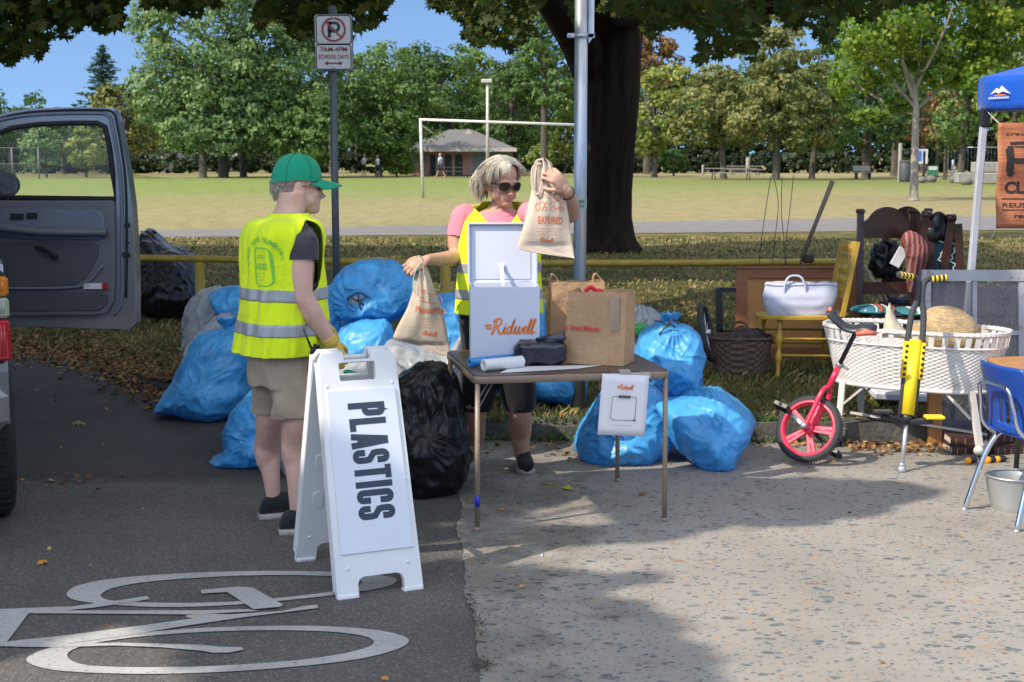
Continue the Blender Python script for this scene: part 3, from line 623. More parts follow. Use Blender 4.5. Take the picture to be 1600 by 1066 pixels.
# ================================================================ UNSEEN TREE behind the camera's left shoulder, added and shaped to shade the street
SH = [[(-700,870),(-700,500),(330,535),(420,700),(640,742),(900,744),(1055,748),(1060,757),(1180,757),(1245,750),(1350,752),(1410,757),(1460,770),(1462,779),(1372,784),(1375,804),(1285,807),(1293,821),(1178,823),(1094,828),(1060,841),(1015,845),(925,849),(734,844),(716,840),(650,838),(560,842)],
      [(-700,842),(560,848),(650,884),(716,880),(742,886),(850,893),(960,899),(1024,904),(1018,908),(912,932),(960,940),(1000,955),(1045,985),(1085,1012),(1112,1036),(1105,1080),(1060,1200),(300,1200),(318,1060),(290,1004),(200,962),(120,985),(0,1040),(-700,1040)]]
SH = [[tuple(G(x,min(y,2600)).xy) for x,y in P] for P in SH]
LIT = [[(782,820),(936,760),(990,826),(900,824)],[(640,814),(700,812),(762,819),(700,822),(640,819)],[(795,770),(850,768),(905,770),(850,778)],[(700,752),(860,748),(900,752),(800,757)]]
LIT = [[tuple(G(x,y).xy) for x,y in P] for P in LIT]
P = []
def shaded(x,y):
    x2 = x+.05*noise.noise((x*3,y*3,0));y2 = y+.05*noise.noise((x*3,y*3,5))
    if any(in_poly(x2,y2,L) for L in LIT): return False
    return any(in_poly(x2,y2,S) for S in SH)
st = thing('added_shade_tree','unseen tree added left of the camera, its crown shaped to shade the road','tree',(-13.0,-4.0,0))
tries = 0
while len(P) < 26000:
    x = random.uniform(-8.5,3.6);y = random.uniform(2.4,13.0)
    if shaded(x,y):
        h = random.uniform(7.0,9.0);s = h/math.tan(R(SUN_EL));P.append((x-SUN_H.x*s,y-SUN_H.y*s,h))
P = np.array(P)-np.array([-13.0,-4.0,0]);me = mesh_quads('crown',leafquads(P,np.tile(-np.array(SD),(len(P),1)),.085,1.25,.35)*1.0);
# broad leaves: four to a sprig so the crown closes
P4 = np.repeat(P,3,axis=0)+rng.normal(0,.02,(len(P)*3,3));me = mesh_quads('crown',leafquads(P4,np.tile(-np.array(SD),(len(P4),1)),.058,1.2,.35));link_mesh('crown',me,L_MID,st)
mb = MB();mb.tube(catmull([Vector((0,0,-.1)),Vector((.1,0,1.5)),Vector((0,.1,4.5)),Vector((.3,.2,8.2))],5),.28,12)
for i in range(14): limb(mb,(.1,.1,4.2+.25*i),P[rng.integers(len(P))],.1,.015)
obj('trunk',mb,M_BARK,st)
# ================================================================ YOUNG MAPLE right of centre in the park
b0 = G(1428,312,LAWN);Ym = b0.y
ym = thing('maple_tree','pale trunked young maple with bright green crown standing alone in the right field','tree',(b0.x,b0.y,LAWN))
def relm(p): return Vector(p)-Vector((b0.x,b0.y,LAWN))
mb = MB();pts = [Q(1428,313,Ym),Q(1428,300,Ym),Q(1429,260,Ym),Q(1430,215,Ym),Q(1431,170,Ym),Q(1428,130,Ym)]
mb.tube(catmull([relm(p) for p in pts],5),[x/ppm(Ym) for x in np.interp(np.linspace(0,1,26),[0,.06,.3,1],[9.5,7.5,6.5,4.5])],12)
br = [((1431,170),(1380,110),(1330,60)),((1431,172),(1500,110),(1560,60)),((1430,150),(1440,60),(1450,-30)),((1429,160),(1400,60),(1390,-20)),((1431,180),(1365,150),(1320,120)),((1430,140),(1470,60),(1500,-20)),((1428,130),(1410,90),(1420,20))]
for a,m_,c in br:
    dy = random.uniform(-2.5,2.5);mb.tube(catmull([relm(Q(*a,Ym)),relm(Q(*m_,Ym+dy*.6)),relm(Q(*c,Ym+dy))],6),[x/ppm(Ym) for x in np.linspace(3.2,.8,13)],7)
obj('trunk',mb,M_BARKL,ym)
k = ppm(Ym);els = []
for cx,cy,rx,ry in [(1340,60,50,42),(1400,30,55,50),(1450,70,45,40),(1500,20,60,50),(1560,60,60,50),(1330,125,40,30),(1385,105,42,30),(1470,120,34,22),(1540,120,45,28),(1360,182,28,12),(1445,-40,90,50),(1600,10,50,60),(1410,165,30,12),(1320,20,30,40),(1430,20,60,60),(1560,0,60,60),(1500,80,50,40),(1380,60,40,40)]:
    c = relm(Q(cx,cy,Ym+random.uniform(-1.5,1.5)));els.append((tuple(c),(rx/k,min(rx,ry)/k*1.2,ry/k)))
P,Nn = crown_pts(els,24,.34);me = mesh_quads('crown',leafquads(P,Nn,.10,1.3));link_mesh('crown',me,L_FRESH,ym)
# ================================================================ PARK THINGS
m_wht = mat('painted_white_metal',(0.62,0.61,0.58),0.5,var=0.08,dirt=((0.25,0.2,0.15),3,0.62))
m_galv = mat('galvanised_steel',(0.52,0.54,0.56),0.38,0.75,var=0.18,vs=14,bmp=0.05,scale=(1,1,.4))
m_brick = mat('pink_brick',(0.52,0.27,0.20),0.85,var=0.15,vs=12,bmp=.2)
m_grayw = mat('grey_painted_block',(0.26,0.27,0.24),0.85,var=0.1,vs=5)
m_shing = mat('grey_roof_shingles',(0.13,0.125,0.125),0.9,var=0.2,vs=20,bmp=.3)
m_trim = mat('pale_trim',(0.50,0.46,0.40),0.6)
m_dkdoor = mat('dark_green_door',(0.035,0.05,0.05),0.5)
m_dkwood = mat('weathered_dark_wood',(0.06,0.05,0.04),0.85,var=.3)
m_conc = mat('pale_concrete',(0.27,0.25,0.22),0.85,var=.15,vs=4,bmp=.2)
# pavilion
Yb = 118;kb = ppm(Yb);pb = Q(716,276,Yb);t = thing('park_pavilion','low brick park pavilion with grey hipped roof across the field','building',(pb.x,Yb,LAWN))
def bx(x): return (x-716)/kb
def bz(y): return Q(716,y,Yb).z-LAWN
eave = bz(237)
mb = MB();mb.box((bx(690),4,eave/2),((803-645)/kb,7,eave));
mb = MB();z1 = eave
for (xa,xb,mi) in ((645,668,1),(668,672,0),(681,695,0),(706,711,0),(723,738,0),(738,801,1)): mb.box(((bx(xa)+bx(xb))/2,0.2,z1/2),(bx(xb)-bx(xa),.4,z1),mi=mi)
mb.box(((bx(645)+bx(668))/2,-.02,.55),(bx(668)-bx(645),.06,1.1),mi=0)
mb.box((bx(723),3.9,z1/2),(bx(801)-bx(645),6.9,z1),mi=1);mb.box(((bx(672)+bx(723))/2,.2,z1-.12),(bx(723)-bx(672)-.01,.38,.24),mi=0)
obj('wall',mb,[m_brick,m_grayw],t)
for xa,xb in ((672,681),(695,706),(711,723)):
    d = MB();d.box(((bx(xa)+bx(xb))/2,.25,(z1-.25)/2),(bx(xb)-bx(xa)-.02,.06,z1-.26));dd = obj('door',d,m_dkdoor,t)
    if xa > 680: h = MB();h.box((bx(xb)-.12,.19,1.0),(.05,.06,.15));obj('handle',h,m_trim,dd)
mb = MB();xl,xr = bx(626),bx(806);yf,yk = -1.3,9;zt = bz(203);V = [(xl,yf,z1),(xr,yf,z1),(xr,yk,z1),(xl,yk,z1),(bx(700),3.8,zt),(bx(735),3.8,zt),(xl,yf,z1-.02),(xr,yf,z1-.02),(xr,yk,z1-.02),(xl,yk,z1-.02)]
V = [(a,b,c+.25) for a,b,c in V[:4]]+[(a,b,c+.1) for a,b,c in V[4:6]]
mb.add(V,[(0,1,5,4),(1,2,5),(2,3,4,5),(3,0,4),(3,2,1,0)]);rf = obj('roof',mb,m_shing,t)
mb = MB();mb.box(((xl+xr)/2,yf-.03,z1+.14),(xr-xl+.1,.06,.3));mb.box((xl-.03,(yf+yk)/2,z1+.14),(.06,yk-yf,.3));mb.box((xr+.03,(yf+yk)/2,z1+.14),(.06,yk-yf,.3));obj('fascia',mb,m_trim,rf)
mb = MB();mb.add([(bx(722),2.6,zt-.5),(bx(740),2.6,zt-.5),(bx(731),2.6,zt+.15),(bx(731),4,zt+.15)],[(0,1,2),(1,3,2),(0,2,3)]);obj('vent_gable',mb,m_trim,rf)
# houses beyond the hedge
def house(label,x0,x1,ye,yr,Y,wallm,roofm,side=0):
    k = ppm(Y);c = Q((x0+x1)/2,276,Y);W = (x1-x0)/k;ze = Q(800,ye,Y).z-LAWN;zr = Q(800,yr,Y).z-LAWN
    t = thing('house',label,'house',(c.x,Y,LAWN));mb = MB();mb.box((0,4,ze/2),(W*.94,8,ze));wl = obj('wall',mb,wallm,t)
    mb = MB();mb.add([(-W/2,-.7,ze),(W/2,-.7,ze),(W/2,8.7,ze),(-W/2,8.7,ze),(-W*.36,4,zr),(W*.36,4,zr)],[(0,1,5,4),(1,2,5),(2,3,4,5),(3,0,4),(3,2,1,0)]);obj('roof',mb,roofm,t)
    mb = MB();mb.box((0,-.75,ze+.02),(W,.1,.28));obj('gutter',mb,m_wht,t)
    for i in range(3):
        x = (-.3+.3*i)*W;mb = MB();mb.box((x,-.02,ze*.55),(1.5,.08,1.1));fr = obj('window',mb,m_wht,t);mb = MB();mb.box((x,-.07,ze*.55),(1.3,.04,.9));obj('pane',mb,m_dkdoor,fr)
m_palroof = mat('pale_grey_roof',(0.30,0.29,0.29),0.9,var=.1,vs=10)
house('pale roofed bungalow with white gutter behind the hedge, left of the huge silvery tree',158,262,247,213,150,m_trim,m_palroof)
house('bungalow with white gutter half hidden behind the trunks of the huge silvery tree',300,372,248,226,150,mat('brown_siding',(.22,.15,.11),.8),m_palroof)
# backstop
t = thing('backstop_fence','chain link backstop fence seen through the truck door window','fence',(Q(30,276,100).x,100,LAWN));k = ppm(100)
def fx(x): return (x-30)/k
zt = Q(30,234,100).z;zm = Q(30,259,100).z
m_dfen = mat('dull_fence_steel',(.16,.16,.15),.6)
for x in (-60,20,61): mb = MB();mb.tube([(fx(x),0,-.1),(fx(x),0,zt)],.05,8);obj('post',mb,m_dfen,t)
for z in (zt,zm): mb = MB();mb.tube([(fx(-100),0,z),(fx(61),0,z)],.03,8);obj('rail',mb,m_dfen,t)
mb = MB()
for i in range(60):
    x = fx(-100)+i*.28
    for s in (-1,1):
        x2 = x+s*zm;mb.tube([(x,0,0),(min(max(x2,fx(-100)),fx(61)),0,zm)],.006,3,cap=False)
obj('mesh',mb,m_dfen,t)
# goal
Yg = G(660,308,LAWN).y;g = Q(660,308,Yg);t = thing('soccer_goal','tall peeling white goal frame on the field behind the woman','goal',(g.x,g.y,LAWN))
def rg(x,y,dy=0): return Q(x,y,Yg+dy)-Vector((g.x,g.y,LAWN))
m_peel = mat('peeling_white_paint',(0.55,0.53,0.48),0.6,var=.15,vs=6,dirt=((0.10,.06,.04),5,.54),scale=(3,3,1))
mb = MB();mb.tube([rg(661,310),rg(659,250),rg(657,187)],.055,10);obj('post',mb,m_peel,t)
mb = MB();mb.tube([rg(934,306),rg(934,196)],.055,10);obj('post',mb,m_peel,t)
mb = MB();mb.tube([rg(655,187),rg(934,196.5)],.05,10);obj('crossbar',mb,m_wht,t)
mb = MB();mb.tube([rg(659,196),rg(676,208,1.2)],.025,6);obj('stay',mb,m_peel,t)
# tall light pole
Yl = 112;l = Q(762,277,Yl);t = thing('light_pole','tall pale floodlight pole rising behind the goal crossbar','light pole',(l.x,Yl,LAWN));H = Q(762,128,Yl).z-LAWN
mb = MB();mb.tube([(0,0,-.1),(0,0,H)],[.15,.1],10);obj('pole',mb,m_trim,t);mb = MB();mb.box((-.05,0,H+.05),(.85,.5,.3),bev=.05);obj('lamp_head',mb,m_trim,t)
Yl = 106;l = Q(497,277,Yl);t = thing('light_pole','thin dark lamp pole beside the dark tree behind the man with the cap','light pole',(l.x,Yl,LAWN));mb = MB();mb.tube([(0,0,-.1),(0,0,Q(497,210,Yl).z)],.06,8);obj('pole',mb,m_dkwood,t);mb = MB();mb.box((0,0,Q(497,210,Yl).z),(.5,.3,.2));obj('lamp_head',mb,m_dkwood,t)
# far people
m_skin_f = mat('skin_far',(0.45,0.26,0.18),.6);m_blues = mat('pale_blue_shirt',(0.42,0.52,0.68),.8);m_navy = mat('navy_shorts',(0.02,0.025,0.05),.8);m_hairg = mat('grey_hair',(.25,.24,.22),.9);m_whshirt = mat('white_shirt',(.6,.6,.62),.8);m_blk = mat('black_cloth',(.015,.015,.017),.85)
def far_person(px,Yp,h,label,shirt,pants,face=1,stride=.25):
    p = Q(px,276,Yp);t = thing('person',label,'person',(p.x,Yp,LAWN));s = h/1.75;mb = MB()
    hip = Vector((0,0,.9));
    for sg in (-1,1):
        kn = Vector((sg*stride*.45*face,sg*.08,.48));an = Vector((sg*stride*1.0*face-(.1*face if sg < 0 else 0),sg*.08,.08));mb.tube([v*s for v in (hip+Vector((0,sg*.08,0)),kn,an)],[.085*s,.06*s,.04*s],8);mb.ell((an+Vector((.07*face,0,-.03)))*s,(.12*s,.045*s,.04*s),8,6)
        mb.tube([v*s for v in (Vector((0,sg*.18,1.4)),Vector((-sg*.07*face,sg*.22,1.12)),Vector((.1*face-sg*.08*face,sg*.2,.9)))],[.05*s,.04*s,.03*s],7)
    mb.tube([v*s for v in (Vector((0,0,.88)),Vector((0,0,1.15)),Vector((.01,0,1.38)),Vector((.01,0,1.46)),Vector((.02,0,1.55)))],[.13*s,.12*s,.15*s,.06*s,.05*s],10,flat=1.2)
    mb.ell(Vector((.03*face,0,1.64))*s,(.09*s,.075*s,.115*s),10,8);mb.ell(Vector((.125*face,0,1.63))*s,(.02*s,.015*s,.02*s),6,5)
    body = link_mesh('body',fuse(mb,.02,2),m_skin_f,t)
    mb = MB();mb.tube([v*s for v in (Vector((0,0,.95)),Vector((0,0,1.15)),Vector((.01,0,1.38)),Vector((.01,0,1.46)))],[.16*s,.15*s,.18*s,.08*s],12,flat=1.25)
    for sg in (-1,1): mb.tube([Vector((0,sg*.18,1.41))*s,Vector((-sg*.05*face,sg*.22,1.2))*s],[.075*s,.07*s],8)
    obj('shirt',mb,shirt,t);mb = MB();mb.tube([Vector((0,0,1.0))*s,Vector((0,0,.86))*s],[.15*s,.16*s],10)
    for sg in (-1,1): mb.tube([(hip+Vector((0,sg*.08,0)))*s,Vector((sg*stride*.45*face,sg*.09,.5))*s],[.1*s,.095*s],8)
    obj('shorts',mb,pants,t);mb = MB();mb.ell(Vector((.01,0,1.67))*s,(.098*s,.085*s,.095*s),10,8);obj('hair',mb,m_hairg,t);return t
far_person(688,108,1.78,'distant walker in pale blue shirt and dark shorts passing the park pavilion',m_blues,m_navy,-1,.3)
far_person(569,110,1.72,'left one of two distant people in white shirts under the dark trees',m_whshirt,m_blk,1,.08)
far_person(590,110,1.66,'right one of two distant people in white shirts under the dark trees',m_whshirt,m_blk,-1,.08)
# picnic tables, benches, bins
def picnic(px,Yp,label,W=2.6,name='picnic_table'):
    p = Q(px,276,Yp);t = thing(name,label,'picnic table',(p.x,Yp,LAWN),.05,'picnic tables under the park trees');m_t = m_conc if W > 2.5 else m_dkwood
    mb = MB();mb.box((0,0,.74),(W,.75,.05));obj('tabletop',mb,m_t,t)
    for s in (-1,1):
        mb = MB();mb.box((0,s*.75,.45),(W,.28,.05));obj('seat',mb,m_t,t)
        mb = MB();mb.bar((s*W*.35,-.75,.43),(s*W*.35,.75,.43),.06);mb.bar((s*W*.35,-.55,0),(s*W*.35,-.2,.72),.06);mb.bar((s*W*.35,.55,0),(s*W*.35,.2,.72),.06);obj('leg',mb,m_dkwood,t)
picnic(1142,97,'pale picnic table beside the swaying trunk of the golden tree',3.4);picnic(1164,120,'smaller looking pale picnic table farther back under the olive trees',3.0)
picnic(714,106,'low grey picnic table in front of the park pavilion door',2.2)
def bench(px,y,label):
    p = G(px,y,LAWN);t = thing('park_bench',label,'bench',p,.25)
    mb = MB();mb.box((0,0,.45),(1.3,.42,.06),bev=.02);obj('seat',mb,m_conc,t);mb = MB();mb.box((0,.25,.72),(1.3,.06,.38),(R(-14),0,0),bev=.02);obj('backrest',mb,m_conc,t)
    for s in (-1,1): mb = MB();mb.box((s*.5,0,.21),(.06,.36,.42));obj('leg',mb,m_dkwood,t)
bench(1348,280,'pale slatted bench on the far lawn left of the waste bin')
p = G(1414,284,LAWN);t = thing('waste_bin','dark slatted cylindrical waste bin behind the pale maple trunk','bin',p);mb = MB();mb.lathe([(.0,0),(.36,0),(.38,.1),(.38,1.15),(.34,1.2),(.3,1.2),(.3,.9)],20);obj('drum',mb,mat('dark_steel',(.05,.055,.06),.6),t);mb = MB();mb.lathe([(.4,1.2),(.36,1.28),(.22,1.32),(0,1.32)],20);obj('rim',mb,m_dkwood,t)
def post(px,y,top,wpx,label,m,cat='post',name='park_post'):
    p = G(px,y,LAWN);H = Q(px,top,p.y).z-LAWN;r = wpx/ppm(p.y)/2;t = MB();t.lathe([(r,-.05),(r,H-.05),(r*.8,H),(0,H)],10);o = obj(name,t,m);o.location = p;tag(o,label,cat)
post(1098,275,258,4,'short pale post right of the big dark trunk',m_conc);post(1168,271,246,6,'white post behind the picnic tables',m_conc)
post(1405,283,224,6,'tall pale post standing just left of the waste bin',m_conc);post(1443,275,236,4,'dark post carrying nothing beside the small blue notice',m_dkwood);post(1488,275,250,4,'grey post between the small trees at right',m_galv)
p = G(1438,272,LAWN);t = thing('notice_board','small blue and white park notice on two legs right of the maple trunk','sign',p);mb = MB();mb.box((0,0,1.55),(1.2,.05,1.3));obj('panel',mb,mat('notice_white',(.5,.55,.6),.6),t);mb = MB();mb.box((-.15,-.04,1.6),(.35,.02,.9));mb.box((.25,-.04,1.5),(.2,.02,.5));obj('print',mb,mat('notice_blue',(.05,.15,.5),.6),t)
for s in (-1,1): mb = MB();mb.box((s*.5,.04,.6),(.06,.06,1.2));obj('leg',mb,m_dkwood,t)
p = G(1457,279,LAWN);t = thing('lawn_sign','small green and white lawn sign near the forked tree','sign',p);mb = MB();mb.box((0,0,.55),(.8,.04,.7));obj('panel',mb,mat('sign_green',(.05,.18,.10),.6),t);mb = MB();mb.box((0,-.03,.72),(.6,.02,.25));obj('print',mb,m_wht,t);mb = MB();mb.box((0,.04,.15),(.5,.04,.3));obj('leg',mb,m_dkwood,t)
p0 = G(1548,286,LAWN)
for i,(x,y,wd,z) in enumerate([(1520,286,2.0,0),(1560,287,2.1,0),(1601,288,2.1,0),(1545,286,2.0,.62),(1588,287,2.2,.62)]):
    p = G(x,y,LAWN);mb = MB();mb.box((0,0,.3),(wd,.7,.6),bev=.04);o = obj('concrete_block',mb,m_conc);o.location = (p.x,p.y,LAWN+z);tag(o,['leftmost lower pale concrete block of the stack behind the canopy leg','middle lower pale concrete block of the stack behind the canopy leg','rightmost lower pale concrete block at the frame edge','left upper pale concrete block behind the canopy leg','right upper pale concrete block behind the banner'][i],'block','concrete blocks stacked in the park')
for i,(x,y,r) in enumerate([(1455,284,.35),(1495,285,.45),(1510,288,.35),(1440,285,.3)]):
    p = G(x,y,LAWN);mb = MB();mb.ell((0,0,r*.4),(r,r*.8,r*.7),12,8);o = obj('boulder',mb,mat('dark_boulder',(.14,.13,.11),.9));o.location = p;tag(o,'grey boulder by the concrete blocks, %s of four' % ['second from left','third from left','rightmost','leftmost'][i],'boulder','boulders edging the park')
t = thing('wire_fence','tall wire fence at the far right park edge','fence',(Q(1560,276,112).x,112,LAWN));mb = MB()
for i in range(5): q = MB();q.tube([(-4+2.6*i,0,0),(-4+2.6*i,0,2.3)],.04,6);obj('post',q,m_galv,t)
for i in range(40): mb.tube([(-4+i*.26,0,0),(-4+i*.26,0,2.2)],.008,3,cap=False)
mb.tube([(-4,0,2.25),(6.4,0,2.25)],.03,6);obj('mesh',mb,m_galv,t)
# ================================================================ YELLOW BARRIER RAIL
m_yel = mat('worn_yellow_paint',(0.40,0.28,0.035),0.55,var=.18,vs=9,bmp=.15,bs=30,dirt=((.16,.13,.08),6,.60))
Yr = 11.6;t = thing('barrier_rail','low yellow pipe barrier running along the verge behind the bags','barrier',(Q(600,410,Yr).x,Yr,LAWN));o_ = Vector(t.location)
mb = MB();P = [Q(-120,399,12.6),Q(215,403,12.1),Q(515,408,11.8),Q(700,412,Yr),Q(1100,411,11.6),Q(1330,409,11.7)];mb.tube([p-o_ for p in P],.028,12);obj('rail',mb,m_yel,t)
for px,Y in ((-60,12.5),(312,12.0),(696,Yr),(1325,11.7)): p = Q(px,410,Y);mb = MB();mb.tube([Vector((p.x,p.y,LAWN-.1))-o_,p-o_],.043,12);obj('post',mb,m_yel,t)
# ================================================================ PARKING SIGN
Ys = 9.4;k = ppm(Ys);top = Q(522,10,Ys);bot = Q(527,520,Ys);t = thing('parking_sign','grey post with white no parking sign reading 7AM-4PM SCHOOL DAYS','sign',(bot.x,Ys,LAWN));o_ = Vector(t.location)
m_post = mat('dark_grey_square_post',(0.085,0.095,0.10),.5,.3,var=.15,vs=10,dirt=((.16,.15,.13),5,.63));mb = MB();mb.tube([(0,0,-.1),(0,0,top.z-LAWN)],.024,16);obj('post',mb,m_post,t)
m_sgn = mat('sign_reflective_white',(0.50,0.48,0.42),.45,var=.07,vs=12,dirt=((.33,.30,.25),7,.6));m_red = mat('faded_sign_red',(.25,.035,.03),.5);m_blkp = mat('sign_black',(.015,.015,.015),.5)
def sg(x,y): p = Q(x,y,Ys-.035)-o_;return (p.x,p.z)
def panel(x0,y0,x1,y1,r): a = sg(x0,y1);b = sg(x1,y0);return rrect(a[0],a[1],b[0],b[1],r)
T = Matrix.Translation((0,-.035,0))
mb = MB();mb.prism(panel(492,22,551,111,.02),.004,T);bd = obj('panel',mb,m_blkp,t)
mb = MB();mb.prism(panel(493.2,23.2,549.8,109.8,.018),.004,Matrix.Translation((0,-.038,0)));obj('face',mb,m_sgn,bd)
mb = MB();Tf = Matrix.Translation((0,-.042,0))
for (a,b_,c,d) in ((494.6,24.5,548.4,69),(494.6,70,548.4,108.5)): mb.ribbon(panel(a,b_,c,d,.018),.007,Tf,0,True)
cx,cz = sg(521.5,46.5);Tc = Matrix.Translation((cx,-.043,cz))
mb.ribbon([(-.028,-.05),(-.028,.05)],.022,Tc);mb.ribbon([(-.030,.042),(.008,.042)]+[(.008+.026*math.cos(R(a)),.016+.026*math.sin(R(a))) for a in range(80,-91,-17)]+[(-.03,-.010)],.019,Tc);obj('print',mb,m_blkp,bd)
mb = MB();Tr = Matrix.Translation((cx,-.045,cz));mb.ribbon([(.072*math.cos(2*math.pi*i/40),.072*math.sin(2*math.pi*i/40)) for i in range(40)],.013,Tr,0,True);mb.ribbon([(-.05,.05),(.05,-.05)],.012,Matrix.Translation((cx,-.0445,cz)))
for s,y,hh,wd in (('7AM-4PM',77.3,.030,.172),('SCHOOL DAYS',88.8,.027,.196)): a = sg(521.5,y);text_mb(mb,s,M=Matrix.Translation((a[0],-.045,a[1])),width=wd,height=hh,bold=.012)
a = sg(521.5,99);Ta = Matrix.Translation((a[0],-.045,a[1]));mb.ribbon([(-.045,0),(.045,0)],.008,Ta)
for s in (-1,1): mb.add([(s*.06,0,0),(s*.036,0,.013),(s*.036,0,-.013)],[(0,1,2)],0,False,Ta)
obj('print',mb,m_red,bd)
mb = MB();a = sg(521.5,104.5);text_mb(mb,'~8',M=Matrix.Translation((a[0],-.045,a[1])),width=.03,height=.012)
for y in (28.5,106.5): q = sg(521.5,y);b_ = MB();b_.lathe([(0,0),(.007,0),(.007,.003),(0,.004)],10,M=Matrix.Translation((q[0],-.043,q[1])) @ Matrix.Rotation(R(90),4,'X'));obj('bolt',b_,m_galv,bd)
# ================================================================ GALVANISED POLE
Yp = 8.55;p = Q(905,560,Yp);t = thing('galvanised_pole','shiny galvanised street pole with a clamp near the top and a green sticker','pole',(p.x,Yp,LAWN));mb = MB();r = 10/ppm(Yp)
tz = Q(905,-60,Yp).z;mb.tube([(0,0,-.1),(0,0,tz)],r,20);obj('pole',mb,m_galv,t)
zc = Q(905,56,Yp).z-LAWN;mb = MB();mb.tube([(0,0,zc-.014),(0,0,zc+.014)],r*1.16,20);mb.box((-.06,-.005,zc),(.045,.03,.028),bev=.004);mb.tube([(-.07,-.03,zc),(-.07,.03,zc)],.007,6);mb.box((.055,0,zc),(.05,.02,.03),bev=.004);obj('clamp',mb,m_galv,t)
mb = MB();P = catmull([Vector((.055,-.01,zc)),Vector((.068,-.01,zc+.02)),Vector((.07,-.01,zc+.08)),Vector((.07,-.01,tz-zc+zc))],4);mb.prism([(.045,zc-.045),(.075,zc),(.078,tz),(.042,tz),(.042,zc)],.02);br_ = obj('bracket_plate',mb,m_galv,t)
mb = MB();mb.box((.02,-.0,zc+.6),(.012,.06,1.0));
zs = Q(905,318,Yp).z-LAWN;mb = MB();ri = []
for z in (zs-.035,zs+.035): ri.append([Vector((math.sin(R(a))*(r+.002),-math.cos(R(a))*(r+.002),z)) for a in range(-75,76,10)])
mb.loft(ri,cap=False,closed=False);stk = obj('sticker',mb,mat('sticker_pale_green',(.30,.42,.33),.5),t)
mb = MB();text_mb(mb,'RES',M=Matrix.Translation((0,-r-.004,zs+.012)),width=.05,height=.018,bold=.02);obj('print',mb,mat('sticker_dark_green',(.03,.09,.05),.5),stk);mb = MB();text_mb(mb,'OPENS',M=Matrix.Translation((0,-r-.004,zs-.014)),width=.045,height=.014,bold=.01);obj('print',mb,mat('sticker_dark_green',(.03,.09,.05),.5),stk)
# ================================================================ PEOPLE
def m_skin(name,col,blotch,rough=.5):
    m,t,b = nodes(name);v = coord(t);n = ntex(t,v,14,5,.65);n2 = ntex(t,v,260,3,.7)
    c = ramp(t,n.outputs[0],[(.3,tuple(x*.86 for x in col)),(.55,col),(.75,blotch)]).outputs[0];t.links.new(c,b.inputs['Base Color'])
    b.inputs['Roughness'].default_value = rough;b.inputs['Subsurface Weight'].default_value = .12;b.inputs['Subsurface Radius'].default_value = (.012,.004,.002);b.inputs['Subsurface Scale'].default_value = 1.0
    bump(t,b,n2.outputs[0],.25,.001);return m
M_SK1 = m_skin('pale_skin',(.64,.39,.295),(.62,.29,.21));M_SK2 = m_skin('tanned_skin',(.56,.32,.215),(.54,.26,.17));M_LIP = mat('lip_skin',(.42,.16,.13),.45)
def m_cloth(name,col,var=.06,fold=.35,rough=.85,fs=9,weave=500,em=None):
    m,t,b = nodes(name);v = coord(t);n = ntex(t,v,fs,3,.55,.6);n2 = ntex(t,v,weave,2,.6);n3 = ntex(t,v,3,3,.5)
    c = ramp(t,n3.outputs[0],[(.3,tuple(x*(1-var) for x in col)),(.7,tuple(min(1,x*(1+var)) for x in col))]).outputs[0];t.links.new(c,b.inputs['Base Color'])
    b.inputs['Roughness'].default_value = rough;b.inputs['Sheen Weight'].default_value = .15;b.inputs['Specular IOR Level'].default_value = .25
    x = bump(t,b,n.outputs[0],fold,.02);bump(t,b,n2.outputs[0],.2,.001,x);return m
M_VEST = m_cloth('fluorescent_yellow_vest',(.72,.88,.015),.03,.9,fs=6);M_VEST2 = m_cloth('fluorescent_lemon_vest',(.74,.90,.02),.03,.9,fs=6)
M_STRIP = mat('reflective_grey_tape',(.36,.37,.38),.45,.25,var=.08,vs=10,bmp=.1)
M_TEE = m_cloth('charcoal_tee',(.045,.047,.055));M_PINK = m_cloth('pink_tee',(.72,.23,.29));M_KHAKI = m_cloth('khaki_shorts',(.33,.26,.185),.07,.5,fs=12);M_BPANT = m_cloth('black_capri',(.012,.012,.016),fold=.3)
M_CAP = m_cloth('green_cap',(.01,.30,.155),.05,.1);M_SHOE = m_cloth('dark_mesh_shoe',(.016,.017,.020),.2,.2,weave=260);M_SHOEB = m_cloth('black_shoe',(.012,.012,.013),.2,.2)
M_SOLE = mat('pale_rubber_sole',(.36,.34,.30),.7,var=.1,dirt=((.2,.18,.15),20,.6));M_SHELL = mat('tortoiseshell',(.05,.018,.008),.15,var=.6,vs=60,coat=.5);M_LENS = mat('dark_lens',(.02,.009,.006),.06,coat=1,var=0)
M_REDF = mat('red_glasses_frame',(.35,.07,.03),.3);M_GLOVE = m_cloth('yellow_knit_glove',(.62,.42,.08),.1,.3,weave=200);M_HAIRG = None
def m_hair(name,a,b_,c_):
    m,t,b = nodes(name);v = coord(t,(1,1,.25));n = ntex(t,v,120,4,.7);n2 = ntex(t,coord(t),12,3,.6)
    c = ramp(t,n.outputs[0],[(.3,a),(.5,b_),(.7,c_)]).outputs[0];r2 = ramp(t,n2.outputs[0],[(.35,(.75,.72,.68)),(.65,(1.1,1.08,1.05))]);c = mixc(t,1,c,r2.outputs[0],'MULTIPLY')
    t.links.new(c,b.inputs['Base Color']);b.inputs['Roughness'].default_value = .5;bump(t,b,n.outputs[0],.4,.003);return m
M_HAIRW = m_hair('silver_blond_hair',(.34,.30,.23),(.60,.55,.45),(.78,.73,.62));M_HAIRM = m_hair('short_grey_hair',(.30,.27,.25),(.50,.46,.43),(.70,.67,.64))
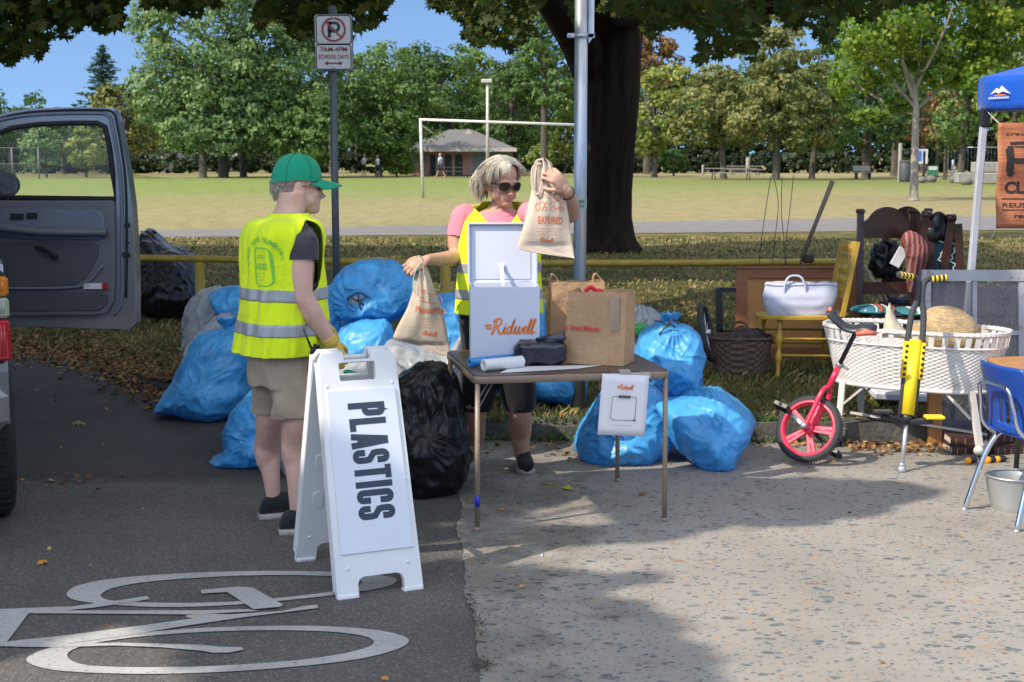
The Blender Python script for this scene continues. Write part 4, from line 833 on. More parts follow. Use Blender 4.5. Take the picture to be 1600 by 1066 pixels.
def xf(loc,fwd,up=Vector((0,0,1))):
    """matrix with +Y = fwd, +Z ~ up"""
    y = Vector(fwd).normalized();x = y.cross(Vector(up)).normalized();z = x.cross(y);return Matrix.Translation(Vector(loc)) @ Matrix((x,y,z)).transposed().to_4x4()
def rounds(pts,radii,mb,n=14,k=4,flat=1.0,upv=None):
    P = catmull(pts,k);rr = np.interp(np.linspace(0,1,len(P)),np.linspace(0,1,len(radii)),radii)
    mb.tube(P,list(rr),n,flat=flat,upv=upv);mb.ell(P[0],(rr[0],)*3,10,8);mb.ell(P[-1],(rr[-1],)*3,10,8)
def head(mb,M,s=1.0,jaw=1.0,beard=0.0):
    """head built round the ear-level centre, +Y face, +Z up, metres"""
    def e(c,r,rot=None): mb.ell(M @ (Vector(c)*s),tuple(x*s for x in r),20,14,rot=(M.to_3x3() @ (Euler_(rot) if rot else Matrix.Identity(3))))
    e((0,-.012,.045),(.076,.094,.082));e((0,.012,-.005),(.069,.078,.085));e((0,.038,-.055),(.054*jaw,.055,.054));e((0,.068,-.086),(.028,.024,.020))   # cranium, face, jaw, chin
    for sg in (-1,1):
        e((sg*.036,.063,-.018),(.024,.02,.02));e((sg*.03,.078,.024),(.026,.012,.009));e((sg*.074,-.002,-.008),(.010,.020,.032),(R(-12),0,sg*R(18)));e((sg*.046,.03,-.05),(.022,.04,.028));e((sg*.011,.098,-.034),(.009,.010,.008))
        e((sg*.082,-.012,-.004),(.009,.020,.030),(R(-12),0,sg*R(22)))
    # nose
    mb.add([M @ (Vector(p)*s) for p in ((-.008,.078,.018),(.008,.078,.018),(.010,.100,-.030),(-.010,.100,-.030),(0,.113,-.030),(-.014,.07,-.042),(.014,.07,-.042),(0,.07,.03))],[(0,1,2,4,3),(0,7,1),(0,3,5,7),(1,7,6,2),(3,4,2,6,5),(5,6,7)])
    e((0,.104,-.030),(.010,.010,.009));e((0,.083,-.060),(.021,.010,.006));e((0,.080,-.069),(.018,.010,.007))
    if beard: e((0,.058,-.078),(.04,.034,.03));e((0,.08,-.052),(.026,.012,.006))
def Euler_(r):
    from mathutils import Euler
    return Euler(r).to_matrix()
def hand(mb,M,s=1.0,curl=(35,40,30),thumb=(40,25),side=1,spread=4,fr=None):
    """hand rooted at wrist; +Y along fingers, +Z back of the hand, side=+1 thumb at -X"""
    def T(p): return M @ (Vector(p)*s)
    R3 = M.to_3x3()
    mb.ell(T((0,.045,0)),(.037*s,.050*s,.015*s),14,10,rot=R3);mb.ell(T((0,.012,0)),(.026*s,.03*s,.017*s),12,8,rot=R3);mb.ell(T((-side*.024,.03,-.008)),(.016*s,.028*s,.014*s),10,8,rot=R3)
    L = [(.040,.024,.019),(.045,.028,.020),(.041,.026,.019),(.032,.020,.017)]
    for i,ls in enumerate(L):
        x = -side*(.028-.0185*i);y0 = .084-abs(i-1.2)*.004;p = Vector((x,y0-.012,0));a = 0;yaw = -side*R(spread)*(1.5-i)*-1;P = [p];c = curl if not fr else fr[i]
        P.append(Vector((x,y0,0)));q = P[-1]
        for j,l in enumerate(ls):
            a += R(c[j]);d = Vector((math.sin(-yaw)*math.cos(a),math.cos(a),-math.sin(a)));q = q+d*l;P.append(q)
        mb.tube([T(p) for p in P],[.0092*s,.0092*s,.0085*s,.0078*s,.0066*s],9);mb.ell(T(P[-1]),(.0068*s,)*3,8,6)
    a = R(thumb[0]);b = R(thumb[1]);p0 = Vector((-side*.022,.018,-.004));p1 = p0+Vector((-side*.018,.022,-.008));d = Vector((-side*math.sin(a),math.cos(a)*math.cos(b),-math.sin(b)));d.normalize();p2 = p1+d*.030;d2 = (d+Vector((side*.25,.1,-.15))).normalized();p3 = p2+d2*.024
    mb.tube([T(p) for p in (p0,p1,p2,p3)],[.013*s,.0115*s,.0098*s,.0080*s],9);mb.ell(T(p3),(.0082*s,)*3,8,6)
def shoe(parent,toe_dir,heel,s=1.0,upm=None,toe_up=0,label=None,L=.285):
    """heel = ground point of heel centre"""
    M = xf(heel,toe_dir);w = .048
    prof = [(-.004,.014,.026),(.002,.028,.040),(.014,.037,.066),(.035,.041,.080),(.07,.041,.092),(.115,.038,.092),(.15,.042,.080),(.19,.047,.066),(.235,.046,.054),(.265,.038,.044),(L-.006,.026,.030),(L,.016,.016)]
    up = MB();rings = []
    for y,hw,h in prof:
        r = []
        for k in range(16):
            a = 2*math.pi*k/16;cx = math.cos(a);sz = math.sin(a);r.append(M @ (Vector((hw*(abs(cx)**.75)*(1 if cx > 0 else -1),y-.02,.022+(h-.0)*(.5+.5*sz) if sz > -1 else .02))*s))
        rings.append(r)
    up.loft(rings);o = obj('shoe',up,upm or M_SHOE,parent,True,fixn=True)
    so_ = MB();outl = []
    for f in np.linspace(0,1,9): y = f*L;outl.append((np.interp(y,[p[0] for p in prof],[p[1] for p in prof])*1.1+.003,y-.022-.004*(f == 0)))
    outl = [(x,y) for x,y in outl]+[(-x,y) for x,y in outl[::-1]]
    rings = []
    for z,k in ((0,.92),(.006,.98),(.018,1.0),(.024,.93)): rings.append([M @ (Vector((x*k,y*1.0+(0),z+.012*max(0,(y-.2)/.06)**2*.5))*s) for x,y in outl])
    so_.loft(rings);obj('sole',so_,M_SOLE,o,True,fixn=True)
    if toe_up == 0:
        lc = MB()
        for i in range(5): y = .085+.02*i;z = np.interp(y,[p[0] for p in prof],[p[2] for p in prof])+.024;lc.tube([M @ (Vector((-.018,y-.02,z-.003))*s),M @ (Vector((0,y-.02,z+.003))*s),M @ (Vector((.018,y-.02,z-.003))*s)],.0028*s,6)
        obj('lace',lc,upm or M_SHOE,o,True)
    return o
def cloth_loft(levels,n=72,fold=.012,seed=0,M=None,nfold=9):
    """levels: (centre Vector, right Vector half-width, fwd Vector half-depth, expo) -> rings with soft folds"""
    rings = [];L = len(levels)
    for i,(c,a,b,ex) in enumerate(levels):
        f = i/(L-1);r = []
        for k in range(n):
            t = 2*math.pi*k/n;cx = math.cos(t);sy = math.sin(t);p = c+a*(abs(cx)**ex*(1 if cx > 0 else -1))+b*(abs(sy)**ex*(1 if sy > 0 else -1))
            d = (a.normalized()*cx+b.normalized()*sy)
            w_ = noise.noise((math.cos(t)*nfold*.35+seed,math.sin(t)*nfold*.35,p.z*2.2))+.5*noise.noise((math.cos(t)*nfold*.8,math.sin(t)*nfold*.8+seed,p.z*5))
            r.append(p+d*w_*fold*(1.4-f*.9))
        rings.append(r)
    return rings
def interp_levels(keys,m):
    """keys: (z, cx, cy, hw, hd, ex) -> m interpolated"""
    ks = np.array(keys);zz = np.linspace(0,1,m);u = np.linspace(0,1,len(ks));out = []
    P = catmull([Vector(k[:3]) for k in ks],12);P2 = catmull([Vector(k[3:6]) for k in ks],12);idx = np.linspace(0,len(P)-1,m)
    for q in idx: i = int(q);j = min(i+1,len(P)-1);f = q-i;out.append((P[i].lerp(P[j],f),P2[i].lerp(P2[j],f)))
    return out
# ------------------------------------------------------------------ MAN
YM = G(440,826).y;def_ = None
def mp(x,y,dy=0.0): return Q(x,y,YM+dy)
mo = G(440,826);man = thing('person','person in green cap, yellow safety vest and khaki shorts, back turned, behind the white sign','person',(mo.x,mo.y,0))
fw = Vector((.80,.60,0)).normalized();rt = Vector((fw.y,-fw.x,0))
mb = MB()
# torso and pelvis as lofted sections
def torso(mb,secs,fw,rt,n=24):
    rings = []
    for (c,hw,hd) in secs:
        rings.append([c+rt*(math.cos(2*math.pi*k/n)*hw)+fw*(math.sin(2*math.pi*k/n)*hd) for k in range(n)])
    mb.loft(rings)
secs = [(mp(441,585),.155,.12),(mp(441,560),.175,.135),(mp(441,520),.165,.13),(mp(441,470),.155,.125),(mp(441,420),.175,.13),(mp(441,380),.19,.125),(mp(443,355),.165,.10),(mp(448,338),.085,.07),(mp(455,322),.062,.064),(mp(458,300),.058,.06)]
torso(mb,secs,fw,rt)
# legs (his left is the farther one)
lf = G(426,808);rf_ = G(462,832)
def leg(mb,pts,rad): rounds(pts,rad,mb,16,5)
legL = [mp(424,575,.08),mp(422,620,.10),mp(421,652,.11),Q(419,700,lf.y+.02),Q(424,745,lf.y),Q(428,786,lf.y)]
legR = [mp(462,575,-.06),mp(463,620,-.08),mp(463,652,-.10),Q(462,700,rf_.y+.02),Q(464,755,rf_.y),Q(465,805,rf_.y)]
leg(mb,legL,[.088,.075,.060,.058,.040,.030]);leg(mb,legR,[.092,.078,.064,.061,.043,.031])
for lg,cx in ((legL,-1),(legR,1)):
    c = lg[3]+Vector((0,0,.0))-fw*.012;mb.ell(c,(.054,.056,.12),14,10)
# right arm in view, left arm hidden in front
sR = mp(470,376,-.13);eR = mp(472,462,-.17);wR = mp(516,533,-.10)
rounds([sR,sR.lerp(eR,.5)+Vector((-.004,-.01,0)),eR],[.062,.054,.046],mb);rounds([eR,eR.lerp(wR,.35)+Vector((.0,-.005,-.004)),wR],[.046,.047,.030],mb)
sL = mp(408,378,.12);eL = mp(430,455,.22);wL = mp(500,500,.30);rounds([sL,eL],[.058,.045],mb);rounds([eL,wL],[.045,.03],mb)
hd = xf(mp(466,293,-.0)+Vector((-.006,0.06,0)),Vector((.96,.25,-.08)))
HSM = 1.06
head(mb,hd,HSM,1.0,.6);rounds([mp(450,332,.02),mp(460,306,.04)],[.060,.052],mb)
body = link_mesh('body',fuse(mb,.0055,5),M_SK1,man,True)
# gloves
gl = MB();HM = xf(wR+(wR-eR).normalized()*.005,(wR-eR).normalized()+Vector((.15,0,-.55)),Vector((.4,-.85,.3)));hand(gl,HM,1.08,(30,45,30),(30,30),1);gl.tube([eR.lerp(wR,.90),eR.lerp(wR,1.06)],[.037,.034],14)
link_mesh('glove',fuse(gl,.0035,3),M_GLOVE,man,True)
gl = MB();hand(gl,xf(wL,(wL-eL).normalized()+Vector((.2,0,-.3)),Vector((0,0,1))),1.05,(30,45,30),(30,30),-1);gl.tube([eL.lerp(wL,.85),eL.lerp(wL,1.05)],.036,12);link_mesh('glove',fuse(gl,.0035,3),M_GLOVE,man,True)
# tee: body shell and sleeves
mb = MB();torso(mb,[(mp(441,535),.172,.138),(mp(441,470),.17,.14),(mp(441,420),.188,.142),(mp(441,382),.200,.136),(mp(443,356),.178,.112),(mp(448,345),.095,.072),(mp(452,336),.066,.062)],fw,rt,28)
hem = sR.lerp(eR,.42);rounds([sR+Vector((-.02,.03,.0)),sR+Vector((.0,-.0,-.01)),hem,hem.lerp(eR,.25)],[.070,.077,.073,.072],mb);rounds([sL,sL.lerp(eL,.45)],[.058,.055],mb)
me = fuse(mb,.006,5)
bm = bmesh.new();bm.from_mesh(me);dd = (eR-sR).normalized();bmesh.ops.bisect_plane(bm,geom=bm.verts[:]+bm.edges[:]+bm.faces[:],plane_co=hem-dd*.012,plane_no=dd,clear_outer=False,clear_inner=False)
kill = [f for f in bm.faces if (f.calc_center_median()-(hem-dd*.012)).dot(dd) > 0 and (f.calc_center_median()-hem).length < .16 and (f.calc_center_median()-hem-fw*0).dot(rt) > -.07 and f.calc_center_median().z > mp(0,440).z]
bmesh.ops.delete(bm,geom=kill,context='FACES');bm.to_mesh(me);bm.free();link_mesh('t_shirt',me,M_TEE,man,True)
# safety vest: loft with arm holes cut out
def vest(man_mp,keys,fw,rt,holes,m,parent,n=150,rows=90,fold=.024,seed=0,vopen=None,stripes=(),thick=.004):
    lv = interp_levels(keys,rows);rings = cloth_loft([(c,rt*d.x,fw*d.y,d.z) for c,d in lv],n,fold,seed);mb = MB();mb.loft(rings,cap=False)
    me = bpy.data.meshes.new('vest');me.from_pydata(mb.v,[],mb.f);bm = bmesh.new();bm.from_mesh(me)
    kill = []
    for f in bm.faces:
        c = f.calc_center_median()
        for hc,hr,hz,sgn in holes:
            d = c-hc
            if d.dot(rt)*sgn > -.05 and (d.dot(fw)/hr)**2+(d.z/hz)**2 < 1: kill.append(f);break
        else:
            if vopen and vopen(c): kill.append(f)
    bmesh.ops.delete(bm,geom=kill,context='FACES')
    for v in bm.verts:
        if v.is_boundary:
            for hc,hr,hz,sgn in holes:
                d = v.co-hc;u_,w_ = d.dot(fw)/hr,d.z/hz;q_ = math.hypot(u_,w_)
                if d.dot(rt)*sgn > -.05 and .7 < q_ < 1.4: v.co += fw*(u_/q_-u_)*hr+Vector((0,0,(w_/q_-w_)*hz));break
    if vopen:
        for v in bm.verts:
            q = v.co-wp(783,345);x = q.dot(rt)-.02;z = v.co.z-wp(783,362).z;w0 = .015+z*.85
            if v.is_boundary and (v.co-woG).dot(fw) > 0 and z > .0 and abs(abs(x)-w0) < .035: v.co += rt*((w0 if x > 0 else -w0)-x)
    [bmesh.ops.smooth_vert(bm,verts=[v for v in bm.verts if v.is_boundary and v.co.z > rings[8][0].z],factor=.5) for _ in range(3)]
    bmesh.ops.recalc_face_normals(bm,faces=bm.faces);bm.to_mesh(me);bm.free()
    me2 = evalmesh(me,[('SOLIDIFY',dict(thickness=thick,offset=1))]);me2.polygons.foreach_set('use_smooth',[True]*len(me2.polygons));o = link_mesh('safety_vest',me2,m,parent,True)
    zs_ = [r[0].z for r in rings]
    for (za,zb) in stripes:
        bm = bmesh.new();bm.from_mesh(me);bmesh.ops.bisect_plane(bm,geom=bm.verts[:]+bm.edges[:]+bm.faces[:],plane_co=(0,0,za),plane_no=(0,0,1),clear_inner=True);bmesh.ops.bisect_plane(bm,geom=bm.verts[:]+bm.edges[:]+bm.faces[:],plane_co=(0,0,zb),plane_no=(0,0,1),clear_outer=True)
        bm.normal_update()
        for v in bm.verts: v.co += v.normal*.0065
        m3 = bpy.data.meshes.new('s');bm.to_mesh(m3);bm.free();m3 = evalmesh(m3,[('SOLIDIFY',dict(thickness=.0015,offset=-1))]);m3.polygons.foreach_set('use_smooth',[True]*len(m3.polygons));link_mesh('reflective_stripe',m3,M_STRIP,o,True)
    return o,rings
def K(x,y,hw,hd,ex,dy=0): p = mp(x,y,dy);return (p.x,p.y,p.z,hw,hd,ex)
keys = [K(439,550,.207,.182,.80),K(440,520,.202,.176,.82),K(441,470,.192,.168,.84),K(441,430,.190,.162,.85),K(441,395,.198,.160,.85),K(442,366,.210,.156,.84),K(444,348,.186,.130,.88),K(451,340,.115,.088,1),K(453,334,.080,.076,1)]
hz = (mp(0,352).z-mp(0,452).z)/2;hc = (mp(474,352,-.15)+mp(474,452,-.15))/2
va,vr = vest(mp,keys,fw,rt,[(hc+fw*.035,.078,hz+.015,1),(mp(400,400,.15)+fw*.03,.08,hz,-1)],M_VEST,man,stripes=[(mp(0,466).z,mp(0,448).z),(mp(0,519).z,mp(0,500).z)],seed=2.1)
# printed badge on the back
def decal_back(x,y): # drop onto the vest surface facing the camera
    o3 = Vector((0,0,CH));d3 = ray(x,y).normalized();best = None
    return o3,d3
from mathutils.bvhtree import BVHTree
def bvh_of(o): M = wm(o);return BVHTree.FromPolygons([M @ v.co for v in o.data.vertices],[tuple(p.vertices) for p in o.data.polygons])
def drape(mb,bv,loc,right,up,off=.003,dirn=None):
    """project flat local-XZ mesh placed at loc onto surface along -normal"""
    nrm = up.cross(right).normalized();out = []   # points away from viewer
    for v in mb.v:
        p = loc+right*v[0]+up*v[2];h = bv.ray_cast(p-nrm*.5,nrm,2.0);out.append(h[0]-nrm*off if h[0] else p-nrm*off)
    mb.v = [tuple(p) for p in out];return mb
def subdiv_mb(mb,ln):
    me = bpy.data.meshes.new('x');me.from_pydata(mb.v,[],mb.f);bm = bmesh.new();bm.from_mesh(me)
    for _ in range(4):
        es = [e for e in bm.edges if e.calc_length() > ln]
        if not es: break
        bmesh.ops.subdivide_edges(bm,edges=es,cuts=1,use_grid_fill=True)
    bmesh.ops.triangulate(bm,faces=bm.faces);o = MB();bm.verts.ensure_lookup_table();o.add([v.co.copy() for v in bm.verts],[tuple(v.index for v in f.verts) for f in bm.faces]);bm.free();return o
bv = bvh_of(va);m_vp = mat('green_print',(.20,.58,.08),.7);mb = MB()
s_ = 'KNOW YOUR NUMBERS'
for i,chh in enumerate(s_):
    if chh == ' ': continue
    a = R(188-i*11.2);text_mb(mb,chh,size=.030,M=Matrix.Translation((.094*math.cos(a),0,.094*math.sin(a)+.0)) @ Matrix.Rotation(-(a-math.pi/2),4,'Y'),bold=.01)
mb.ribbon(rrect(-.048,-.105,.048,.055,.02),.005,None,0,True)
text_mb(mb,'LODGE',M=Matrix.Translation((0,0,-.022)),width=.075,height=.026,bold=.02);text_mb(mb,'urban',M=Matrix.Translation((0,0,.022)),width=.06,height=.022,shear=.3)
for z,w_ in ((-.052,.07),(-.066,.06),(-.08,.05)): text_mb(mb,'serving our community',M=Matrix.Translation((0,0,z)),width=w_,height=.007)
mb = subdiv_mb(mb,.02);bl = bv.ray_cast(Vector((0,0,CH)),ray(409,408).normalized())[0];rt2 = (rt*.9+Vector((.35,-.0,0))).normalized();drape(mb,bv,bl,rt2,Vector((0,0,1)),.004);obj('print',mb,m_vp,va,True)
# shorts
mb = MB();torso(mb,[(mp(441,600),.178,.145),(mp(441,570),.182,.148),(mp(441,530),.165,.14)],fw,rt,28)
rounds([mp(426,580,.07),mp(423,612,.09),mp(421,640,.10),mp(420,690,.10)],[.100,.090,.082,.080],mb,20);rounds([mp(458,580,-.05),mp(462,615,-.07),mp(463,643,-.085),mp(463,695,-.085)],[.110,.102,.096,.094],mb,20)
me = fuse(mb,.007,6);bm = bmesh.new();bm.from_mesh(me)
zc1 = mp(0,644,0).z;bmesh.ops.bisect_plane(bm,geom=bm.verts[:]+bm.edges[:]+bm.faces[:],plane_co=mp(441,648),plane_no=(-.04,.05,1),clear_inner=True)
for v in bm.verts:
    q = v.co;k_ = noise.noise((q.x*9,q.y*9,q.z*3.5))+.6*noise.noise((q.x*18+q.z*9,q.y*18,q.z*8));f_ = min(1,max(0,(mp(0,560).z-q.z)/.15));v.co += v.normal*k_*.024*(.4+.6*f_)
bm.to_mesh(me);bm.free();me = evalmesh(me,[('SOLIDIFY',dict(thickness=.004,offset=0))]);me.polygons.foreach_set('use_smooth',[True]*len(me.polygons));sh = link_mesh('shorts',me,M_KHAKI,man,True)
# shoes
shoe(man,Vector((.93,.37,0)),lf+Vector((-.035,-.022,0)),1.0);shoe(man,Vector((.97,.25,0)),rf_+Vector((-.045,-.022,0)),1.02)
# cap: half dome with button, brim and rear strap gap
mb = MB();rings = [];HS = Matrix.Diagonal((HSM,HSM,HSM,1))
for i in range(15):
    p = i/14*math.pi/2;z = math.sin(p)**.85;r = math.cos(p)**.8 if i < 14 else .001
    rings.append([hd @ (HS @ Vector((.088*r*math.cos(2*math.pi*k/36),-.012+.102*r*math.sin(2*math.pi*k/36)+0*z,.030+.106*z-(.018*max(0,-math.sin(2*math.pi*k/36))*(1-z))))) for k in range(36)])
mb.loft(rings,cap=False);mb.ell(hd @ (HS @ Vector((0,-.01,.137))),(.008,.008,.006),8,6);cp = obj('cap',mb,M_CAP,man,True,fixn=True)
mb = MB()
for k in range(0,36,6): mb.tube([rings[i][(k+3) % 36]+(rings[i][(k+3) % 36]-(hd @ Vector((0,0,.04)))).normalized()*.0012 for i in range(14)],.0016,4,cap=False)
obj('seam',mb,mat('green_stitching',(.008,.22,.11),.8),cp,True)
mb = MB();V = [];nx = 17;ny = 8
for top_ in (0,1):
    for j in range(ny+1):
        f = j/ny
        for i in range(nx):
            a = R(-62+124*i/(nx-1));rx = .084;x = math.sin(a)*rx;y0 = -.012+.098*math.cos(a);ext = .098*math.cos(a*.92)**.6*f;z = .034-.034*(x/rx)**2*.8-.016*f*f+(.004 if top_ else 0);V.append(hd @ (HS @ Vector((x*(1+.02*f),y0-.006+ext,z))))
o1 = nx*(ny+1);Fs = []
for j in range(ny):
    for i in range(nx-1): a = j*nx+i;Fs += [(a,a+nx,a+nx+1,a+1),(o1+a,o1+a+1,o1+a+nx+1,o1+a+nx)]
for i in range(nx-1): a = ny*nx+i;Fs.append((a,o1+a,o1+a+1,a+1))
mb.add(V,Fs,0,True);obj('brim',mb,M_CAP,cp,True)
mb = MB();mb.tube([hd @ (HS @ Vector((x,-.118+abs(x)*.35,.012))) for x in (-.045,-.02,0,.02,.045)],.009,8,flat=.35);obj('strap',mb,M_CAP,cp,True)
# hair fringe
mb = MB()
for i in range(900):
    a = random.uniform(100,440) if random.random() < .0 else random.uniform(150,390);a = R(a);x = .079*math.cos(a);y = -.012+.098*math.sin(a);z = random.uniform(-.055,.03)
    if y > .035 or (y > -.025 and z < .012): continue
    k_ = 1-.22*max(0,(-z-.01)/.05);p = Vector((x*k_,y*k_,z));d = Vector((x*.5,y*.5-.02,-.1)).normalized()*random.uniform(.012,.022);mb.tube([hd @ (HS @ p),hd @ (HS @ (p+d))],[.0016,.0006],3,cap=False)
obj('hair',mb,M_HAIRM,man,True)
mb = MB()
for i in range(900):
    u = random.uniform(-1,1);zz = random.uniform(-.10,-.03);y = .075-abs(u)**1.6*.075+(-.02 if zz < -.07 else 0);x = u*.064
    if zz > -.05 and abs(u) < .5: y = .084-abs(u)*.03
    p = Vector((x,y,zz));d = Vector((u*.4,.5,-.8)).normalized()*.011;mb.tube([hd @ (HS @ (p*1.02)),hd @ (HS @ (p+d))],[.0013,.0005],3,cap=False)
obj('beard',mb,mat('white_beard',(.62,.58,.54),.8),man,True)
# glasses
mb = MB()
for sg_ in (-1,1):
    mb.tube([hd @ (HS @ Vector((sg_*.034+.021*math.cos(a),.098-.012*abs(math.cos(a)*0+sg_*.034+.021*math.cos(a))/.05,.004+.017*math.sin(a)))) for a in np.linspace(0,2*math.pi,16,endpoint=False)],.0022,6,closed=True)
    mb.tube([hd @ (HS @ Vector(p)) for p in ((sg_*.056,.085,.010),(sg_*.075,.05,.008),(sg_*.081,.005,.006),(sg_*.079,-.01,-.002))],.0026,6)
mb.tube([hd @ (HS @ Vector(p)) for p in ((-.013,.104,.006),(0,.108,.009),(.013,.104,.006))],.0022,6);gg = obj('glasses',mb,M_REDF,man,True)
mb = MB()
for sg_ in (-1,1): mb.add([hd @ (HS @ Vector((sg_*.034+.020*math.cos(a),.097-.010*abs(sg_*.034+.02*math.cos(a))/.05,.004+.016*math.sin(a)))) for a in np.linspace(0,2*math.pi,16,endpoint=False)],[tuple(range(16))])
obj('lens',mb,mat('smoky_lens',(.09,.05,.045),.1,coat=1),gg,True)
# two way radio on the hip (carried: its own thing)
rp = mp(492,556,-.19);t = thing('two_way_radio','black two way radio with a long antenna clipped at the capped person\'s hip','radio',rp);mb = MB();T = xf(rp,Vector((.9,-.4,0))) @ Matrix.Rotation(R(-12),4,'X')
rm = mat('black_plastic',(.015,.015,.017),.4);mb.box((0,0,-.02),(.05,.034,.12),bev=.008,M=T);obj('body',mb,rm,t,True);mb = MB();mb.tube([mp(488,548,-.19),mp(474,514,-.20)],[.0055,.0035],8);obj('antenna',mb,rm,t,True)
mb = MB();mb.lathe([(0,0),(.008,0),(.008,.014),(0,.014)],10,M=T @ Matrix.Translation((.012,0,.04)));mb.lathe([(0,0),(.006,0),(.006,.01),(0,.01)],10,M=T @ Matrix.Translation((-.005,0.008,.04)));obj('knob',mb,rm,t,True)
# ------------------------------------------------------------------ WOMAN
YW = G(785,740).y-.05
def wp(x,y,dy=0.0): return Q(x,y,YW+dy)
woG = Vector((wp(780,700).x,YW,0));wo = thing('person','silver haired person in sunglasses and lemon vest holding up two cloth bags','person',woG)
f2 = Vector((.10,-1,0)).normalized();r2 = Vector((f2.y,-f2.x,0))
mb = MB()
torso(mb,[(wp(775,540),.16,.12),(wp(775,500),.185,.135),(wp(775,460),.165,.125),(wp(775,420),.155,.12),(wp(777,385),.165,.125),(wp(778,355),.170,.115),(wp(779,338),.145,.085),(wp(781,326),.070,.06),(wp(784,315),.05,.055),(wp(786,300),.05,.053)],f2,r2)
lfw = Vector((wp(738,715).x,0,0));
a1 = G(735,728);a2 = G(817,735)
lw1 = [wp(752,540,0),wp(748,590,-.02),wp(742,640,-.02),Q(741,680,a1.y),Q(738,705,a1.y+.02),Q(737,716,a1.y+.03)]
lw2 = [wp(798,540,0),wp(806,590,-.02),wp(812,640,-.03),Q(813,672,a2.y),Q(814,695,a2.y+.02),Q(815,712,a2.y+.04)]
leg(mb,lw1,[.095,.085,.062,.058,.042,.036]);leg(mb,lw2,[.095,.085,.062,.060,.044,.038])
sWR = wp(724,340,0);eWR = wp(717,400,-.02);wWR = wp(668,406,-.25)
rounds([sWR,sWR.lerp(eWR,.5)+Vector((-.02,0,0)),eWR],[.056,.050,.044],mb);rounds([eWR,eWR.lerp(wWR,.4)+Vector((0,0,-.008)),wWR],[.043,.040,.026],mb)
sWL = wp(832,336,-.09);eWL = wp(893,334,-.38);wWL = wp(885,298,-.70)
rounds([sWL,sWL.lerp(eWL,.5)+Vector((0,0,-.02)),eWL],[.055,.049,.043],mb);rounds([eWL,eWL.lerp(wWL,.5)+Vector((.008,0,0)),wWL],[.041,.037,.027],mb)
# hands
HW1 = xf(wWR+(wWR-eWR).normalized()*.008,Vector((-.80,-.32,-.35)),Vector((-.10,-.88,.45)));hand(mb,HW1,1.0,(42,62,42),(28,45),-1,8)
HW2 = xf(wWL+(wWL-eWL).normalized()*.01,Vector((-.62,-.30,.72)),Vector((.42,-.85,.15)));hand(mb,HW2,1.0,(38,58,45),(25,50),1,8)
hw = xf(wp(783,287,-.05),Vector((.52,-.84,-.20)))
HW_S = 1.0
head(mb,hw,HW_S,.9);rounds([wp(783,325,.01),wp(785,300,-.01)],[.054,.050],mb)
link_mesh('body',fuse(mb,.0036,4),M_SK2,wo,True)
HSW = Matrix.Diagonal((HW_S,HW_S,HW_S,1))
mb = MB();mb.ell(hw @ (HSW @ Vector((0,.0915,-.0595))),(.020,.006,.0045),12,8,rot=hw.to_3x3());mb.ell(hw @ (HSW @ Vector((0,.090,-.068))),(.018,.007,.006),12,8,rot=hw.to_3x3());obj('lips',mb,M_LIP,wo,True)
# hair: side-parted bob of many strands over a cap
cap_ = MB();rings = []
for i in range(12):
    p = -.30+i/11*(math.pi/2+.30);rings.append([hw @ (HSW @ Vector((.083*math.cos(p)*math.cos(2*math.pi*k/30),-.018+.096*math.cos(p)*math.sin(2*math.pi*k/30),.045+.090*math.sin(p)))) for k in range(30)])
V = [p for r in rings for p in r];Fs = []
for i in range(11):
    for k in range(30):
        if i < 8 and 0 <= k <= 15: continue
        Fs.append((i*30+k,i*30+(k+1) % 30,(i+1)*30+(k+1) % 30,(i+1)*30+k))
cap_.add(V,Fs,0,True)
for i in range(13000):
    a = random.uniform(0,2*math.pi);side = math.cos(a);front = math.sin(a);e0 = 1.5*random.random()**.8
    root = Vector((.086*math.cos(e0)*side,-.018+.098*math.cos(e0)*front,.047+.094*math.sin(e0)))
    if front > .15 and e0 < .72: continue
    if side < -.2 and front > -.35 and e0 < .3: continue
    L = random.uniform(.12,.20) if front < .35 else random.uniform(.09,.15)
    out = Vector((side,front-.35,0));out.normalize()
    if front > .3: out = Vector((-1.0 if side < -.35 else 1.0,.35,0)).normalized()
    P = [root];d = (out*.42+Vector((0,0,-.25))).normalized() if front < .3 else (out*.9+Vector((0,-.25,.05+random.uniform(-.15,.15)))).normalized();L = L*(.62 if side < -.1 else 1);q = root.copy();n_ = 7
    for j in range(n_):
        d = (d+Vector((0,0,-.42))+Vector((noise.noise((a*3,e0*3,j*.5))*.45,noise.noise((a*3,e0*3,9+j*.5))*.45,0))+Vector((0,0,.18 if front > .3 else 0))+Vector((random.uniform(-.03,.03),random.uniform(-.03,.03),random.uniform(-.03,.03)))).normalized();q = q+d*L/n_
        cx,cy,cz = q.x/.098,(q.y+.015)/.112,(q.z-.035)/.110;rr = math.sqrt(cx*cx+cy*cy+(cz*cz if q.z > .035 else 0))
        if rr < 1 and rr > 0: q = Vector((q.x/rr*1.0,(q.y+.015)/rr-.015,q.z))
        if q.z < .04: d = (d-Vector((q.x,q.y+.02,0)).normalized()*.28).normalized()
        if q.y > .035 and abs(q.x) < .066 and q.z < .058+.03*math.sin(a*9): break
        P.append(q.copy())
    if len(P) > 2: cap_.tube([hw @ (HSW @ p) for p in P],[.0019,.0020,.0020,.0018,.0016,.0012,.0008,.0004][:len(P)],3,cap=False)
